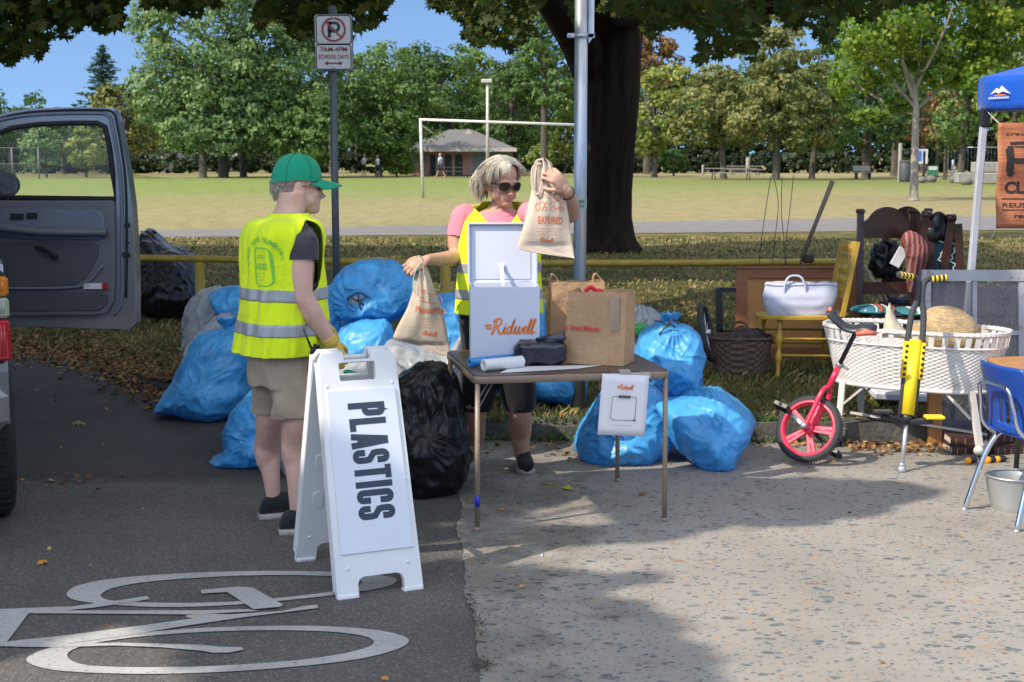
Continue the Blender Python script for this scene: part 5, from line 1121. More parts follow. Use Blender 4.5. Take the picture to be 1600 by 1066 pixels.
for i in range(60):   # wind blown wisps on the left of the picture
    root = Vector((-.09,-.03+random.uniform(-.03,.03),random.uniform(-.05,.06)));side_dir = hw.to_3x3().inverted() @ Vector((-.9,.1,-.35));P = [root];q = root.copy();d = (side_dir+Vector((random.uniform(-.3,.3),random.uniform(-.3,.3),random.uniform(-.3,.5)))).normalized()
    for j in range(6): d = (d+(hw.to_3x3().inverted() @ Vector((-.1,0,-.2)))*.5).normalized();q = q+d*random.uniform(.012,.022);P.append(q.copy())
    cap_.tube([hw @ (HSW @ p) for p in P],[.0022,.002,.0018,.0015,.0012,.001,.0006],3,cap=False)
obj('hair',cap_,M_HAIRW,wo,True)
# sunglasses
mb = MB();ln = MB()
for sg_ in (-1,1):
    pts = []
    for a in np.linspace(0,2*math.pi,20,endpoint=False):
        x = sg_*.034+.027*(abs(math.cos(a))**.8)*(1 if math.cos(a) > 0 else -1);z = .004+.022*(abs(math.sin(a))**.8)*(1 if math.sin(a) > 0 else -1);y = .104-.020*(x/.06)**2;pts.append(hw @ (HSW @ Vector((x,y,z))))
    mb.tube(pts,.0036,7,closed=True);ln.add(pts,[tuple(range(20))],0,True)
    mb.tube([hw @ (HSW @ Vector(p)) for p in ((sg_*.060,.087,.014),(sg_*.076,.05,.012),(sg_*.084,.0,.008))],.0042,7)
mb.tube([hw @ (HSW @ Vector(p)) for p in ((-.010,.106,.010),(0,.110,.012),(.010,.106,.010))],.0045,7);gg = obj('sunglasses',mb,M_SHELL,wo,True);obj('lens',ln,M_LENS,gg,True)
# pink tee with neckline
mb = MB();torso(mb,[(wp(775,500),.185,.14),(wp(775,460),.175,.138),(wp(775,420),.168,.135),(wp(777,385),.178,.14),(wp(778,355),.184,.130),(wp(779,340),.158,.098),(wp(781,330),.082,.078)],f2,r2,28)
hem1 = sWR.lerp(eWR,.50);hem2 = sWL.lerp(eWL,.48);rounds([sWR+Vector((.02,0,.01)),sWR,hem1+Vector((-.012,0,0))],[.060,.066,.064],mb);rounds([sWL+Vector((-.02,0,.01)),sWL,hem2],[.060,.066,.060],mb)
me = fuse(mb,.006,5);bm = bmesh.new();bm.from_mesh(me)
for h_,a_,b_ in ((hem1,sWR,eWR),(hem2,sWL,eWL)):
    d_ = (b_-a_).normalized();pc = h_-d_*.0;bmesh.ops.delete(bm,geom=[f for f in bm.faces if (f.calc_center_median()-pc).dot(d_) > 0 and (f.calc_center_median()-pc).length < .11 and abs((f.calc_center_median()-woG).dot(r2)) > .155],context='FACES')
bm.to_mesh(me);bm.free();link_mesh('t_shirt',me,M_PINK,wo,True)
def K2(x,y,hw_,hd_,ex): p = wp(x,y);return (p.x,p.y,p.z,hw_,hd_,ex)
keys = [K2(779,488,.222,.175,.82),K2(779,450,.212,.170,.84),K2(780,410,.208,.166,.86),K2(780,375,.208,.160,.86),K2(780,350,.196,.140,.9),K2(780,335,.162,.108,.95),K2(781,324,.118,.088,1),K2(782,316,.092,.08,1)]
def vneck(c):
    q = c-wp(783,345);x = q.dot(r2);z = c.z-wp(783,362).z
    return (c-woG).dot(f2) > 0.0 and z > 0 and abs(x-.02) < .015+z*.85
hzz = (wp(0,318).z-wp(0,392).z)/2
vv_,_ = vest(wp,keys,f2,r2,[(wp(722,357,0),.075,hzz,-1 if (wp(722,357)-woG).dot(r2) < 0 else 1),(wp(838,352,0),.075,hzz,-1 if (wp(838,352)-woG).dot(r2) < 0 else 1)],M_VEST2,wo,stripes=[(wp(0,424).z,wp(0,409).z),(wp(0,465).z,wp(0,450).z)],seed=7.7,fold=.009,vopen=vneck)
# capri trousers
mb = MB();torso(mb,[(wp(775,545),.175,.135),(wp(775,500),.192,.145),(wp(775,480),.18,.135)],f2,r2,24)
rounds([wp(753,545),wp(749,590,-.02),wp(745,632,-.02)],[.105,.10,.082],mb,20);rounds([wp(798,545),wp(806,590,-.02),wp(812,628,-.03)],[.105,.10,.086],mb,20)
me = fuse(mb,.007,5);bm = bmesh.new();bm.from_mesh(me);bmesh.ops.bisect_plane(bm,geom=bm.verts[:]+bm.edges[:]+bm.faces[:],plane_co=wp(0,640),plane_no=(0,0,1),clear_inner=True);bm.to_mesh(me);bm.free();me = evalmesh(me,[('SOLIDIFY',dict(thickness=.004,offset=0))]);me.polygons.foreach_set('use_smooth',[True]*len(me.polygons));link_mesh('capri_trousers',me,M_BPANT,wo,True)
shoe(wo,Vector((-.18,-1,0)),Vector((a1.x,a1.y+.10,0)),.95,M_SHOEB);shoe(wo,Vector((.08,-1,0)),Vector((a2.x,a2.y+.12,0)),.95,M_SHOEB)
# bracelet
mb = MB();P = [wWL+(eWL-wWL).normalized()*.03+(frame(wWL-eWL)[0]*math.cos(a)+frame(wWL-eWL)[1]*math.sin(a))*.034 for a in np.linspace(0,2*math.pi,20,endpoint=False)];mb.tube(P,.003,6,closed=True);tag(obj('bracelet',mb,rm,wo,True))
# ================================================================ RUBBISH BAGS
def m_bag(name,col,rough=.28,alpha=1.0,trans=0.0,streak=None):
    m,t,b = nodes(name);v = coord(t);n = ntex(t,v,5,5,.6,1.5)
    c = ramp(t,n.outputs[0],[(.3,tuple(x*.72 for x in col)),(.55,col),(.75,tuple(min(1,x*1.18+.01) for x in col))]).outputs[0]
    if streak:
        n4 = ntex(t,v,3.4,4,.6,.8);c = mixc(t,ramp(t,n4.outputs[0],[(.55,(0,0,0)),(.68,(.8,.8,.8))]).outputs[0],c,streak)
    t.links.new(c,b.inputs['Base Color']);b.inputs['Roughness'].default_value = rough;b.inputs['Coat Weight'].default_value = .15;b.inputs['Coat Roughness'].default_value = .18;b.inputs['Specular IOR Level'].default_value = .6
    mg = N(t,'ShaderNodeTexNoise',inp={'Scale': 9.0,'Detail': 8,'Roughness': .6,'Distortion': .5});mg.noise_type = 'RIDGED_MULTIFRACTAL';t.links.new(v,mg.inputs['Vector'])
    n3 = ntex(t,coord(t,(1,1,.35)),26,4,.6,1.5);x = bump(t,b,mg.outputs[0],.42,.022);bump(t,b,n3.outputs[0],.3,.010,x)
    if alpha < 1: b.inputs['Alpha'].default_value = alpha
    if trans:
        tr = N(t,'ShaderNodeBsdfTranslucent');t.links.new(c,tr.inputs[0]);ms = N(t,'ShaderNodeMixShader',inp={0: trans});t.links.new(b.outputs[0],ms.inputs[1]);t.links.new(tr.outputs[0],ms.inputs[2]);t.links.new(ms.outputs[0],t.nodes['Material Output'].inputs[0])
    return m
B_BLUE = m_bag('blue_plastic',(.085,.45,.86),.42,trans=.3);B_BLACK = m_bag('black_plastic_bag',(.009,.009,.011),.33);B_CLEAR = m_bag('milky_clear_plastic',(.52,.54,.56),.22,.82,.2,(.30,.36,.42));B_GREY = m_bag('greyish_clear_plastic',(.30,.32,.34),.22,.9,.1,(.5,.5,.52));B_BLACK.node_tree.nodes['Principled BSDF'].inputs['Coat Weight'].default_value = 0;B_BLACK.node_tree.nodes['Principled BSDF'].inputs['Specular IOR Level'].default_value = .35;B_NAVY = m_bag('navy_black_plastic',(.014,.017,.032),.22)
def bag(label,poly,Y,depth,m,knot=None,seed=0,zmin=0.0,group='blue rubbish bags heaped at the kerb',amp=1.0,name='rubbish_bag',hole=None,tie=True):
    Pm = [Q(x,y,Y) for x,y in poly];Ps = [(p.x,p.z) for p in Pm];S = catmull([Vector((x,z,0)) for x,z in Ps],5,True);S = [(p.x,p.y) for p in S]
    cx = sum(p[0] for p in S)/len(S);cz = sum(p[1] for p in S)/len(S);nt_ = 160;rad = []
    for k in range(nt_):
        a = 2*math.pi*k/nt_;dx,dz = math.cos(a),math.sin(a);best = .05
        for i in range(len(S)):
            x1,z1 = S[i][0]-cx,S[i][1]-cz;x2,z2 = S[(i+1) % len(S)][0]-cx,S[(i+1) % len(S)][1]-cz;ex,ez = x2-x1,z2-z1;den = dx*ez-dz*ex
            if abs(den) < 1e-9: continue
            t_ = (x1*ez-z1*ex)/den;u = (x1*dz-z1*dx)/den
            if t_ > 0 and -1e-6 <= u <= 1+1e-6: best = max(best,t_)
        rad.append(best)
    rows = 72;V = [];Fs = [];kn = Q(knot[0],knot[1],Y) if knot else Vector((cx,Y,cz+max(rad)*.9));sd = Vector((seed*7.3,seed*3.1,seed*1.7))
    base = Vector((cx,Y,zmin))
    for j in range(1,rows):
        ph = -math.pi/2+math.pi*j/rows
        for k in range(nt_):
            a = 2*math.pi*k/nt_;cph = max(0,math.cos(ph));rr = rad[k]*cph**.62;rb = sum(rad)/nt_;rr = rr*(cph**.0)
            p = Vector((cx+math.cos(a)*rr,Y+depth*math.sin(ph)*(1-.15*math.sin(a)),cz+math.sin(a)*rr));d = Vector((math.cos(a)*cph,math.sin(ph),math.sin(a)*cph)).normalized()
            q = p*1.0+sd;w1 = noise.noise(q*3.2);fr = noise.noise(q*6.5+Vector((w1,w1,0))*1.2);rg_ = (1-abs(fr)*2.6);r2_ = 1-abs(noise.noise(q*13+Vector((5,w1*2,0))))*2.4
            e = p-kn;ang = math.atan2(e.x,e.z*.8) if not hole else math.atan2(e.z,e.x);ds = e.length;pl = math.sin(ang*17+noise.noise(q*5)*4+seed)*math.exp(-ds*ds/.045)+.5*math.sin(ang*31+noise.noise(q*7)*5)*math.exp(-ds*ds/.03)
            edge = .35+.65*abs(math.sin(ph));v2 = noise.noise(q*7.5+Vector((9,w1*1.5,2)));v3 = noise.noise(q*12+Vector((1,4,w1*2)));disp = (w1*.04+rg_*.014+r2_*.005+pl*.013+.016*math.exp(-abs(v2)*16)+.010*math.exp(-abs(v3)*18))*amp*edge
            p = p+d*disp
            if p.z < zmin+.004: p.z = zmin+.004+random.uniform(0,.002)
            V.append(p)
    V.append(Vector((cx,Y-depth*1.0,cz)));V.append(Vector((cx,Y+depth,cz)));R_ = rows-1
    for j in range(R_-1):
        for k in range(nt_): l = (k+1) % nt_;Fs.append((j*nt_+k,j*nt_+l,(j+1)*nt_+l,(j+1)*nt_+k))
    o = len(V)-2
    for k in range(nt_): l = (k+1) % nt_;Fs.append((o,k,l)) ;Fs.append((o+1,(R_-1)*nt_+l,(R_-1)*nt_+k))
    # pole vertices follow their ring
    V[o].y = sum(V[k].y for k in range(nt_))/nt_-.002;V[o+1].y = sum(V[(R_-1)*nt_+k].y for k in range(nt_))/nt_
    mb = MB();mb.add([v-base for v in V],[f[::-1] for f in Fs],0,True)
    t = thing(name,label,'rubbish bag',base,0,group);ob = obj('body',mb,m,t,fixn=True)
    sm2 = ob.modifiers.new('s','SMOOTH');sm2.iterations = 1;sm2.factor = .35
    if knot and not hole and tie:
        kk = kn-base;mb = MB();n_ = 18;rings = []
        for (rr,zz) in ((.045,-.03),(.018,.0),(.020,.015),(.05,.045),(.062,.075)):
            rings.append([kk+Vector((math.cos(2*math.pi*i/n_)*rr*(1+.35*math.sin(i*2.4+seed)),math.sin(2*math.pi*i/n_)*rr*(1+.3*math.sin(i*3.1)),zz*.8+.01*math.sin(i*2.7))) for i in range(n_)])
        mb.loft(rings,cap=False);obj('neck',mb,m,t)
    return t,base,ob
tie_m = mat('black_drawstring',(.012,.012,.013),.35)
bag('milky clear bag at the far left of the pile, farther back',[(289,530),(291,492),(308,462),(335,450),(358,456),(370,500),(366,560),(330,585),(292,572)],9.9,.27,B_CLEAR,(335,452),11,group='milky clear rubbish bags in the pile',tie=False)
bag('crumpled milky clear bag leaning on the leftmost blue bag',[(285,590),(288,545),(318,512),(350,492),(384,520),(388,610),(340,640),(296,622)],9.25,.25,B_CLEAR,(352,495),12,group='milky clear rubbish bags in the pile',tie=False)
bag('blue bag peeking out above the milky bags behind the capped person',[(328,462),(345,452),(375,447),(400,460),(420,520),(410,600),(380,600),(365,508),(345,490)],9.6,.22,B_BLUE,None,13)
bag('blue bag with pointed corners at the far left of the pile',[(243,640),(266,604),(290,562),(312,522),(345,513),(378,512),(402,534),(404,604),(388,630),(346,655),(322,656),(288,648),(262,645)],9.0,.28,B_BLUE,(356,512),1)
bag('blue bag on the road just behind the capped person\'s legs',[(333,728),(354,702),(356,668),(372,634),(396,610),(436,606),(500,636),(508,730),(450,738),(380,737)],7.68,.27,B_BLUE,None,2)
bag('milky bag low behind the capped person\'s right leg',[(438,690),(470,650),(520,640),(570,680),(570,750),(520,772),(474,768),(446,742)],7.35,.2,B_CLEAR,None,3,group='milky clear rubbish bags in the pile')
t,b0_,_ = bag('big blue bag on top of the pile with its drawn mouth facing the street',[(526,472),(530,440),(548,420),(576,411),(620,411),(643,430),(650,456),(644,484),(612,502),(570,506),(540,494)],8.35,.26,B_BLUE,(561,472),4,zmin=.5,hole=True,amp=1.35)
mb = MB();hc_ = Q(561,471,8.06)-b0_;RR = [[hc_+Vector((math.cos(a)*.078*k*(1+.08*math.sin(a*5)),-.004-.03*(1-k)+z_,math.sin(a)*.055*k*(1+.08*math.cos(a*4)))) for a in np.linspace(0,2*math.pi,28,endpoint=False)] for k,z_ in ((1.15,.02),(1.0,-.01),(.86,.005),(.8,.05))]
mb.loft(RR,cap=False);obj('drawn_mouth',mb,B_BLUE,t);mb = MB();mb.ell(hc_+Vector((0,.03,0)),(.068,.035,.046),18,12);obj('contents',mb,B_CLEAR,t)
mb = MB()
for a,b_ in (((-.05,.03),(.0,0)),((0,0),(.012,-.05)),((0,0),(.0,.045)),((0,0),(.05,.03)),((-.005,.01),(.03,-.02))): mb.tube(catmull([hc_+Vector((a[0],-.015,a[1])),hc_+Vector(((a[0]+b_[0])/2,-.028,(a[1]+b_[1])/2)),hc_+Vector((b_[0],-.016,b_[1]))],4),.004,6)
obj('drawstring',mb,tie_m,t)
bag('blue bag squeezed between the capped person and the big tied bag',[(508,460),(522,446),(538,450),(544,500),(566,540),(560,600),(520,600),(504,540)],8.75,.22,B_BLUE,None,5)
bag('blue bag under the big tied bag, just behind the folding sign',[(516,560),(532,520),(560,502),(600,500),(614,520),(616,560),(620,640),(600,690),(530,690),(510,640)],8.05,.26,B_BLUE,(608,506),6,tie=False)
bag('blue bag behind the hanging cloth bag left of the table',[(640,500),(660,470),(690,462),(720,463),(738,484),(742,540),(738,640),(690,680),(640,640)],8.3,.24,B_BLUE,None,7)
bag('milky white bag under the hanging cloth bag',[(600,560),(608,532),(640,538),(700,552),(722,520),(730,560),(734,650),(722,720),(660,740),(610,700)],7.75,.26,B_CLEAR,None,8,group='milky clear rubbish bags in the pile')
t,b0_,_ = bag('clear bag holding green scraps seen through the sign handle',[(524,600),(530,570),(560,558),(610,560),(644,600),(650,680),(620,770),(540,775),(520,700)],7.15,.2,B_CLEAR,None,9,group='milky clear rubbish bags in the pile')
mb = MB();q = Q(550,585,6.93)-b0_;mb.ell(q,(.045,.02,.02),10,8,rot=Euler_((0,R(20),0)));mb.ell(q+Vector((.03,.005,-.012)),(.03,.015,.02),8,6);obj('contents',mb,m_bag('green_scrap',(.01,.28,.20),.3),t)
bag('large black bag standing between the folding sign and the table',[(618,600),(636,580),(662,572),(692,575),(713,600),(722,642),(730,700),(726,746),(702,776),(650,785),(612,776),(606,680)],6.95,.22,B_BLACK,(665,574),10,group='black rubbish bags',amp=1.3,tie=False)
bag('black bag slumped on the verge behind the yellow rail',[(216,480),(214,430),(219,395),(224,364),(238,362),(254,380),(282,392),(302,410),(312,440),(316,472),(300,490),(250,494)],13.5,.45,B_BLACK,(232,372),14,zmin=.12,group='black rubbish bags',amp=1.5)
bag('blue bag lying behind the table seen between its legs',[(764,598),(790,574),(830,560),(846,448),(856,520),(884,566),(914,590),(916,622),(892,633),(860,626),(835,622),(800,620),(778,610)],8.75,.22,B_BLUE,None,15,zmin=.11)
t,b0_,_ = bag('upright tied blue bag right of the table with a black drawstring',[(992,562),(1002,524),(1020,508),(1044,500),(1064,506),(1086,518),(1098,542),(1092,580),(1089,614),(1068,622),(1030,620),(998,604)],8.15,.26,B_BLUE,(1048,506),16,zmin=.2)
mb = MB();k0 = Q(1046,506,8.0)-b0_
for a,b_,c_ in (((-.09,.02),(-.05,.015),(-.01,-.01)),((-.01,-.01),(.02,.02),(.05,.0)),((-.01,0),(.01,.03),(.04,.015)),((-.03,-.02),(0,.0),(.03,-.02)),((.0,0),(-.04,-.03),(-.06,-.06))): mb.tube(catmull([k0+Vector((x,-.03,z)) for x,z in (a,b_,c_)],5),.0045,6)
obj('drawstring',mb,tie_m,t)
bag('broad blue bag on the road behind the right table legs',[(899,690),(914,660),(950,608),(1000,598),(1042,625),(1052,680),(1026,716),(992,729),(936,729),(905,716)],7.75,.28,B_BLUE,None,17)
bag('rightmost blue bag tipped on its corner by the kerb',[(1022,628),(1060,624),(1108,609),(1136,614),(1173,648),(1171,672),(1152,702),(1141,734),(1126,741),(1090,729),(1052,692),(1036,660)],7.62,.27,B_BLUE,None,18,amp=.9)
t,b0_,_ = bag('clear bag with a green patch right of the brown paper bags',[(960,560),(968,500),(985,480),(1006,477),(1028,490),(1038,512),(1030,570),(1000,610),(970,600)],8.5,.25,B_GREY,None,19,zmin=.1,group='milky clear rubbish bags in the pile')
mb = MB();mb.ell(Q(1002,515,8.26)-b0_,(.06,.02,.04),12,8);obj('contents',mb,mat('green_bottle_plastic',(.04,.30,.06),.4),t)
# ================================================================ FOLDING SIGN
m_whp = mat('white_moulded_plastic',(.70,.70,.69),.38,var=.03,vs=5,bmp=.05,bs=200,dirt=((.5,.48,.45),7,.66));m_board = mat('white_sign_sheet',(.66,.69,.74),.3,var=.02);m_ink = mat('dark_blue_ink',(.030,.042,.068),.5,var=.1)
A = G(528,938);Bp = G(662,920);ux = (Bp-A).normalized();W_ = (Bp-A).length;vy = Vector((-ux.y,ux.x,0));foot_back = .56;Hs = .90
sgn = thing('folding_sign','white plastic folding sign standing on the road with sideways lettering PLASTICS','sign',((A+Bp)/2+vy*foot_back/2))
so_ = Vector(sgn.location)
def panelM(front):
    b = (A+Bp)/2 if front else (A+Bp)/2+vy*foot_back;tp = (A+Bp)/2+vy*foot_back/2+Vector((0,0,Hs))+(-vy if front else vy)*.022
    up = (tp-b).normalized();x = ux if front else ux;y = up.cross(x).normalized()*-1;y = x.cross(up)*-1
    return Matrix.Translation(b) @ Matrix((x,y,up)).transposed().to_4x4(),(tp-b).length
for front in (True,False):
    M_,Ls = panelM(front);h = W_/2;nm = 'front_panel' if front else 'rear_panel'
    outl = [(-h,0),(-h+.085,0),(-h+.085,.035)]+[(-h+.085+.03*(1-math.cos(a)),.045+.03*math.sin(a)) for a in np.linspace(0,math.pi/2,5)]+[(h-.075-.03*(1-math.cos(a)),.045+.03*math.sin(a)) for a in np.linspace(math.pi/2,0,5)]+[(h-.075,.035),(h-.075,0),(h,0),(h-.012,Ls*.8),(h-.020,Ls-.02),(h-.035,Ls),(h-.115,Ls),(h-.118,Ls-.03),(-h+.118,Ls-.03),(-h+.115,Ls),(-h+.035,Ls),(-h+.020,Ls-.02),(-h+.012,Ls*.8)]
    hole = rrect(-.078,Ls-.112,.070,Ls-.040,.008,2)
    mb = MB();mb.prism(outl,.026,M_ @ Matrix.Translation((0,.013,0)),holes=[hole]);mb.box((0,0,0),(.001,.001,.001),M=M_)
    for s_ in (-1,1):
        mb.bar(M_ @ Vector((s_*(h-.006),.026,.03)),M_ @ Vector((s_*(h-.020),.026,Ls-.03)),.014,.045,up=M_.to_3x3() @ Vector((0,1,0)))
    # foot pads and dimples
    for s_ in (-1,1): mb.box((s_*(h-.042),.012,.006),(.078,.040,.018),M=M_,bev=.004);mb.lathe([(0,.004),(.006,.003),(.009,0)],10,M=M_ @ Matrix.Translation((s_*(h-.05),0,.11)) @ Matrix.Rotation(R(90),4,'X'));mb.lathe([(0,.003),(.005,.002),(.008,0)],10,M=M_ @ Matrix.Translation((s_*(h-.04),0,Ls-.13)) @ Matrix.Rotation(R(90),4,'X'))
    if not front:
        for zz in (.25,.42): mb.prism(rrect(-.02,zz,.02,zz+.07,.019),.006,M_ @ Matrix.Translation((-.1,-.002,0)))
    pn = obj(nm,mb,m_whp,sgn,True)
    if front:
        mb = MB();mb.prism([(-h+.028,.165),(h-.026,.165),(h-.034,Ls-.15),(-h+.036,Ls-.15)],.006,M_ @ Matrix.Translation((0,-.0035,0)));bdp = obj('sheet',mb,m_board,pn,True)
        # lettering, drawn as strokes in a cell of width cw and height 1
        def arc(cx,cz,rx,rz,a0,a1,n=6): return [(cx+rx*math.cos(R(a0+(a1-a0)*i/n)),cz+rz*math.sin(R(a0+(a1-a0)*i/n))) for i in range(n+1)]
        W1 = .64;q = .145;qz = .082;rx,rz_ = .165,.095
        def cell(ch):
            x0,x1,y0,y1 = q,W1-q,qz,1-qz
            if ch == 'P': return [[(x0,0),(x0,1)],[(x0,y1),(x1-rx,y1)]+arc(x1-rx,y1-rz_,rx,rz_,90,0)+arc(x1-rx,.50+rz_-.05,rx,rz_,0,-90)+[(x0,.45)]]
            if ch == 'L': return [[(x0,0),(x0,1)],[(0,y0),(W1-.04,y0)]]
            if ch == 'A': return [[(.10,0),(W1/2-.03,1)],[(W1-.10,0),(W1/2+.03,1)],[(.16,.25),(W1-.16,.25)]]
            if ch == 'T': return [[(W1/2,0),(W1/2,1)],[(0,y1),(W1,y1)]]
            if ch == 'I': return [[(q,0),(q,1)]]
            if ch == 'C': return [[(x1,.37)]+arc(x1-rx,y0+rz_,rx,rz_,0,-90)+arc(x0+rx,y0+rz_,rx,rz_,270,180)+arc(x0+rx,y1-rz_,rx,rz_,180,90)+arc(x1-rx,y1-rz_,rx,rz_,90,0)+[(x1,.63)]]
            if ch == 'S': return [[(x0,.34)]+arc(x0+rx,y0+rz_,rx,rz_,180,270)+arc(x1-rx,y0+rz_,rx,rz_,-90,0)+[(x1,.36),(x1-.03,.45),(x0+.03,.57),(x0,.66)]+arc(x0+rx,y1-rz_,rx,rz_,180,90)+arc(x1-rx,y1-rz_,rx,rz_,90,0)+[(x1,.66)]]
        mb = MB();u0 = 0;hgt = .148;pos = []
        for ch in 'PLASTICS': wd = 2*q if ch == 'I' else W1;pos.append((ch,u0));u0 += wd+.10
        tot = u0-.10;z_top = .735;z_bot = .285;sx_ = (z_top-z_bot)/tot
        for lv,(ch,u) in enumerate(pos):
            for j,st in enumerate(cell(ch)):
                tmp = MB();tmp.ribbon([(a_*sx_,b_*hgt) for a_,b_ in st],.0245);V = []
                for vv in tmp.v: V.append(M_ @ Vector((-.060+vv[2],-.0072-.0003*j,z_top-u*sx_-vv[0])))
                mb.add(V,tmp.f)
        obj('lettering',mb,m_ink,bdp,True)
# hinge rod closing the top
mb = MB();M_,Ls = panelM(True);c_ = (A+Bp)/2+vy*foot_back/2+Vector((0,0,Hs-.012))
for s_ in (-1,1): mb.tube([c_+ux*s_*(W_/2-.035),c_+ux*s_*(W_/2-.118)],.017,12)
obj('hinge',mb,m_whp,sgn,True)
mb = MB();mb.bar((A+Bp)/2+vy*.11+ux*(W_/2-.03)+Vector((0,0,.40)),(A+Bp)/2+vy*(foot_back-.11)+ux*(W_/2-.03)+Vector((0,0,.40)),.012,.03);obj('spreader_bar',mb,m_whp,sgn,True)
# ================================================================ TABLE
TZ = .70;tb = thing('folding_table','brown folding card table with tan metal legs, paper notice taped to its edge','table',(.192,6.632,0),R(11))
m_tan = mat('tan_enamelled_steel',(.27,.20,.145),.42,.1,var=.1,vs=12,dirt=((.16,.11,.08),9,.64));m_vin = mat('brown_vinyl_top',(.105,.07,.055),.38,var=.22,vs=5,bmp=.08,bs=90,dirt=((.2,.15,.12),6,.60))
mb = MB();rr_ = rrect(-.445,-.425,.445,.425,.045,6);Mz = Matrix.Translation((0,0,TZ-.006)) @ Matrix.Rotation(R(-90),4,'X');mb.prism([(x,-y) for x,y in rrect(-.44,-.42,.44,.42,.043,6)],.012,Matrix.Translation((0,0,TZ-.005)) @ Matrix.Rotation(R(90),4,'X'));obj('tabletop',mb,m_vin,tb)
mb = MB();mb.tube([Vector((x,y,TZ-.022)) for x,y in rr_],.0,4,closed=True);mb = MB();rings = []
for (k,z) in ((1.0,TZ-.003),(1.004,TZ-.008),(1.004,TZ-.034),(.985,TZ-.036),(.985,TZ-.012)): rings.append([Vector((x*k,y*k,z)) for x,y in rr_])
rings.append(rings[0]);mb.loft(rings,cap=False);obj('apron',mb,m_tan,tb)
for sx_,sy_ in ((-1,-1),(1,-1),(1,1),(-1,1)):
    mb = MB();mb.tube([(sx_*.428,sy_*.405,TZ-.035),(sx_*.432,sy_*.408,.0)],.0115,12);lg = obj('leg',mb,m_tan,tb)
    mb = MB();mb.tube([(sx_*.4318,sy_*.4078,.022),(sx_*.432,sy_*.408,.001)],.0125,12);obj('foot_cap',mb,m_tan,lg)
    mb = MB();mb.bar((sx_*.43,sy_*.398,TZ-.16),(sx_*.36,sy_*.39,TZ-.04),.010,.003);mb.bar((sx_*.43,sy_*.392,TZ-.12),(sx_*.38,sy_*.385,TZ-.04),.010,.003);obj('brace',mb,mat('dull_brace_steel',(.22,.20,.18),.4,.6),lg)
    if (sx_,sy_) == (-1,-1): mb = MB();mb.tube([(sx_*.4313,sy_*.4075,.115),(sx_*.4311,sy_*.4073,.165)],.0123,12);obj('tape',mb,mat('blue_tape',(.03,.03,.45),.5),lg)
m_paper = mat('white_paper',(.72,.70,.72),.6,var=.02);m_orange = mat('orange_print',(.78,.22,.05),.5,var=.03);m_redp = mat('red_print',(.60,.06,.05),.55);m_dkp = mat('dark_print',(.04,.04,.05),.6);m_tapec = mat('clear_tape',(.55,.50,.45),.15,alpha=.55)
# script word mark built from strokes ("Ridwell" with wing), unit height about 1
def wordmark(mb,M,width,bold=.15,mi=0):
    st = []
    st.append([(-.55,.60),(-.05,.60)]);st.append([(-.42,.38),(-.02,.38)])                    # wing bars
    st.append([(.30,1.02),(.18,.45),(.10,.05),(.02,-.10)])                                         # R stem
    st.append([(.05,.80),(.18,1.0),(.42,1.10),(.62,1.0),(.66,.80),(.50,.60),(.24,.52)]);st.append([(.30,.54),(.45,.30),(.60,.02),(.74,-.04),(.84,.10)])
    st.append([(.84,.10),(.96,.45),(.92,.15),(.96,0),(1.08,.05)]);st.append([(.985,.66),(1.01,.74)])
    st.append([(1.46,.42),(1.30,.50),(1.16,.35),(1.14,.10),(1.24,-.02),(1.38,.10),(1.46,.40),(1.62,1.0),(1.48,.35),(1.47,.05),(1.58,0),(1.66,.12)])
    st.append([(1.66,.12),(1.78,.48),(1.74,.12),(1.84,-.02),(1.96,.12),(2.04,.46),(2.00,.12),(2.10,-.02),(2.22,.12),(2.28,.46)])
    st.append([(2.28,.44),(2.38,.20),(2.56,.34),(2.56,.48),(2.44,.48),(2.38,.25),(2.42,.03),(2.56,0),(2.66,.12)])
    st.append([(2.66,.12),(2.86,.70),(2.92,.98),(2.84,1.0),(2.76,.60),(2.74,.12),(2.82,0),(2.92,.12)]);st.append([(2.92,.12),(3.12,.70),(3.18,.98),(3.10,1.0),(3.02,.60),(3.00,.12),(3.08,0),(3.22,.14)])
    k = width/3.8
    for j,s in enumerate(st):
        P = [(p.x,p.y) for p in catmull([(x,y,0) for x,y in s],4)] if len(s) > 2 else s
        tmp = MB();tmp.ribbon([((x-1.33)*k,(y-.48)*k*1.0) for x,y in P],(bold*(1.25 if j < 3 else 1))*k);mb.add([(v[0]+v[2]*.12,v[1]-.00015*j,v[2]) for v in tmp.v],tmp.f,mi,False,M)
    return mb
# notice
TM = Matrix.Translation((.192,6.632,0)) @ Matrix.Rotation(R(11),4,'Z')
tl = Q(914,586,6.2);ntc = thing('paper_notice','white paper notice taped to the front edge of the table','notice',(TM @ Vector((.235,-.432,TZ-.01))),R(11));Tn = Matrix.Rotation(R(3),4,'X') @ Matrix.Rotation(R(4),4,'Y')
mb = MB();V = [];
for i in range(9):
    for j in range(9): x = -.108+.216*i/8;z = -.275*j/8;V.append((x,-.006-.006*math.sin(j/8*3)*(i/8)-.010*(j/8)**2,z))
mb.add(V,[(i*9+j,i*9+j+1,(i+1)*9+j+1,(i+1)*9+j) for i in range(8) for j in range(8)],0,True,Tn);sh_ = obj('sheet',mb,m_paper,ntc);sh_.modifiers.new('s','SOLIDIFY').thickness = .0008
def on_sheet(z): j = -z/.275;return -.006-.006*math.sin(j*3)*.6-.010*j*j-.0045
mb = MB();wordmark(mb,Tn @ Matrix.Translation((0,on_sheet(-.055),-.055)),.075,.17);obj('logo',mb,m_orange,sh_)
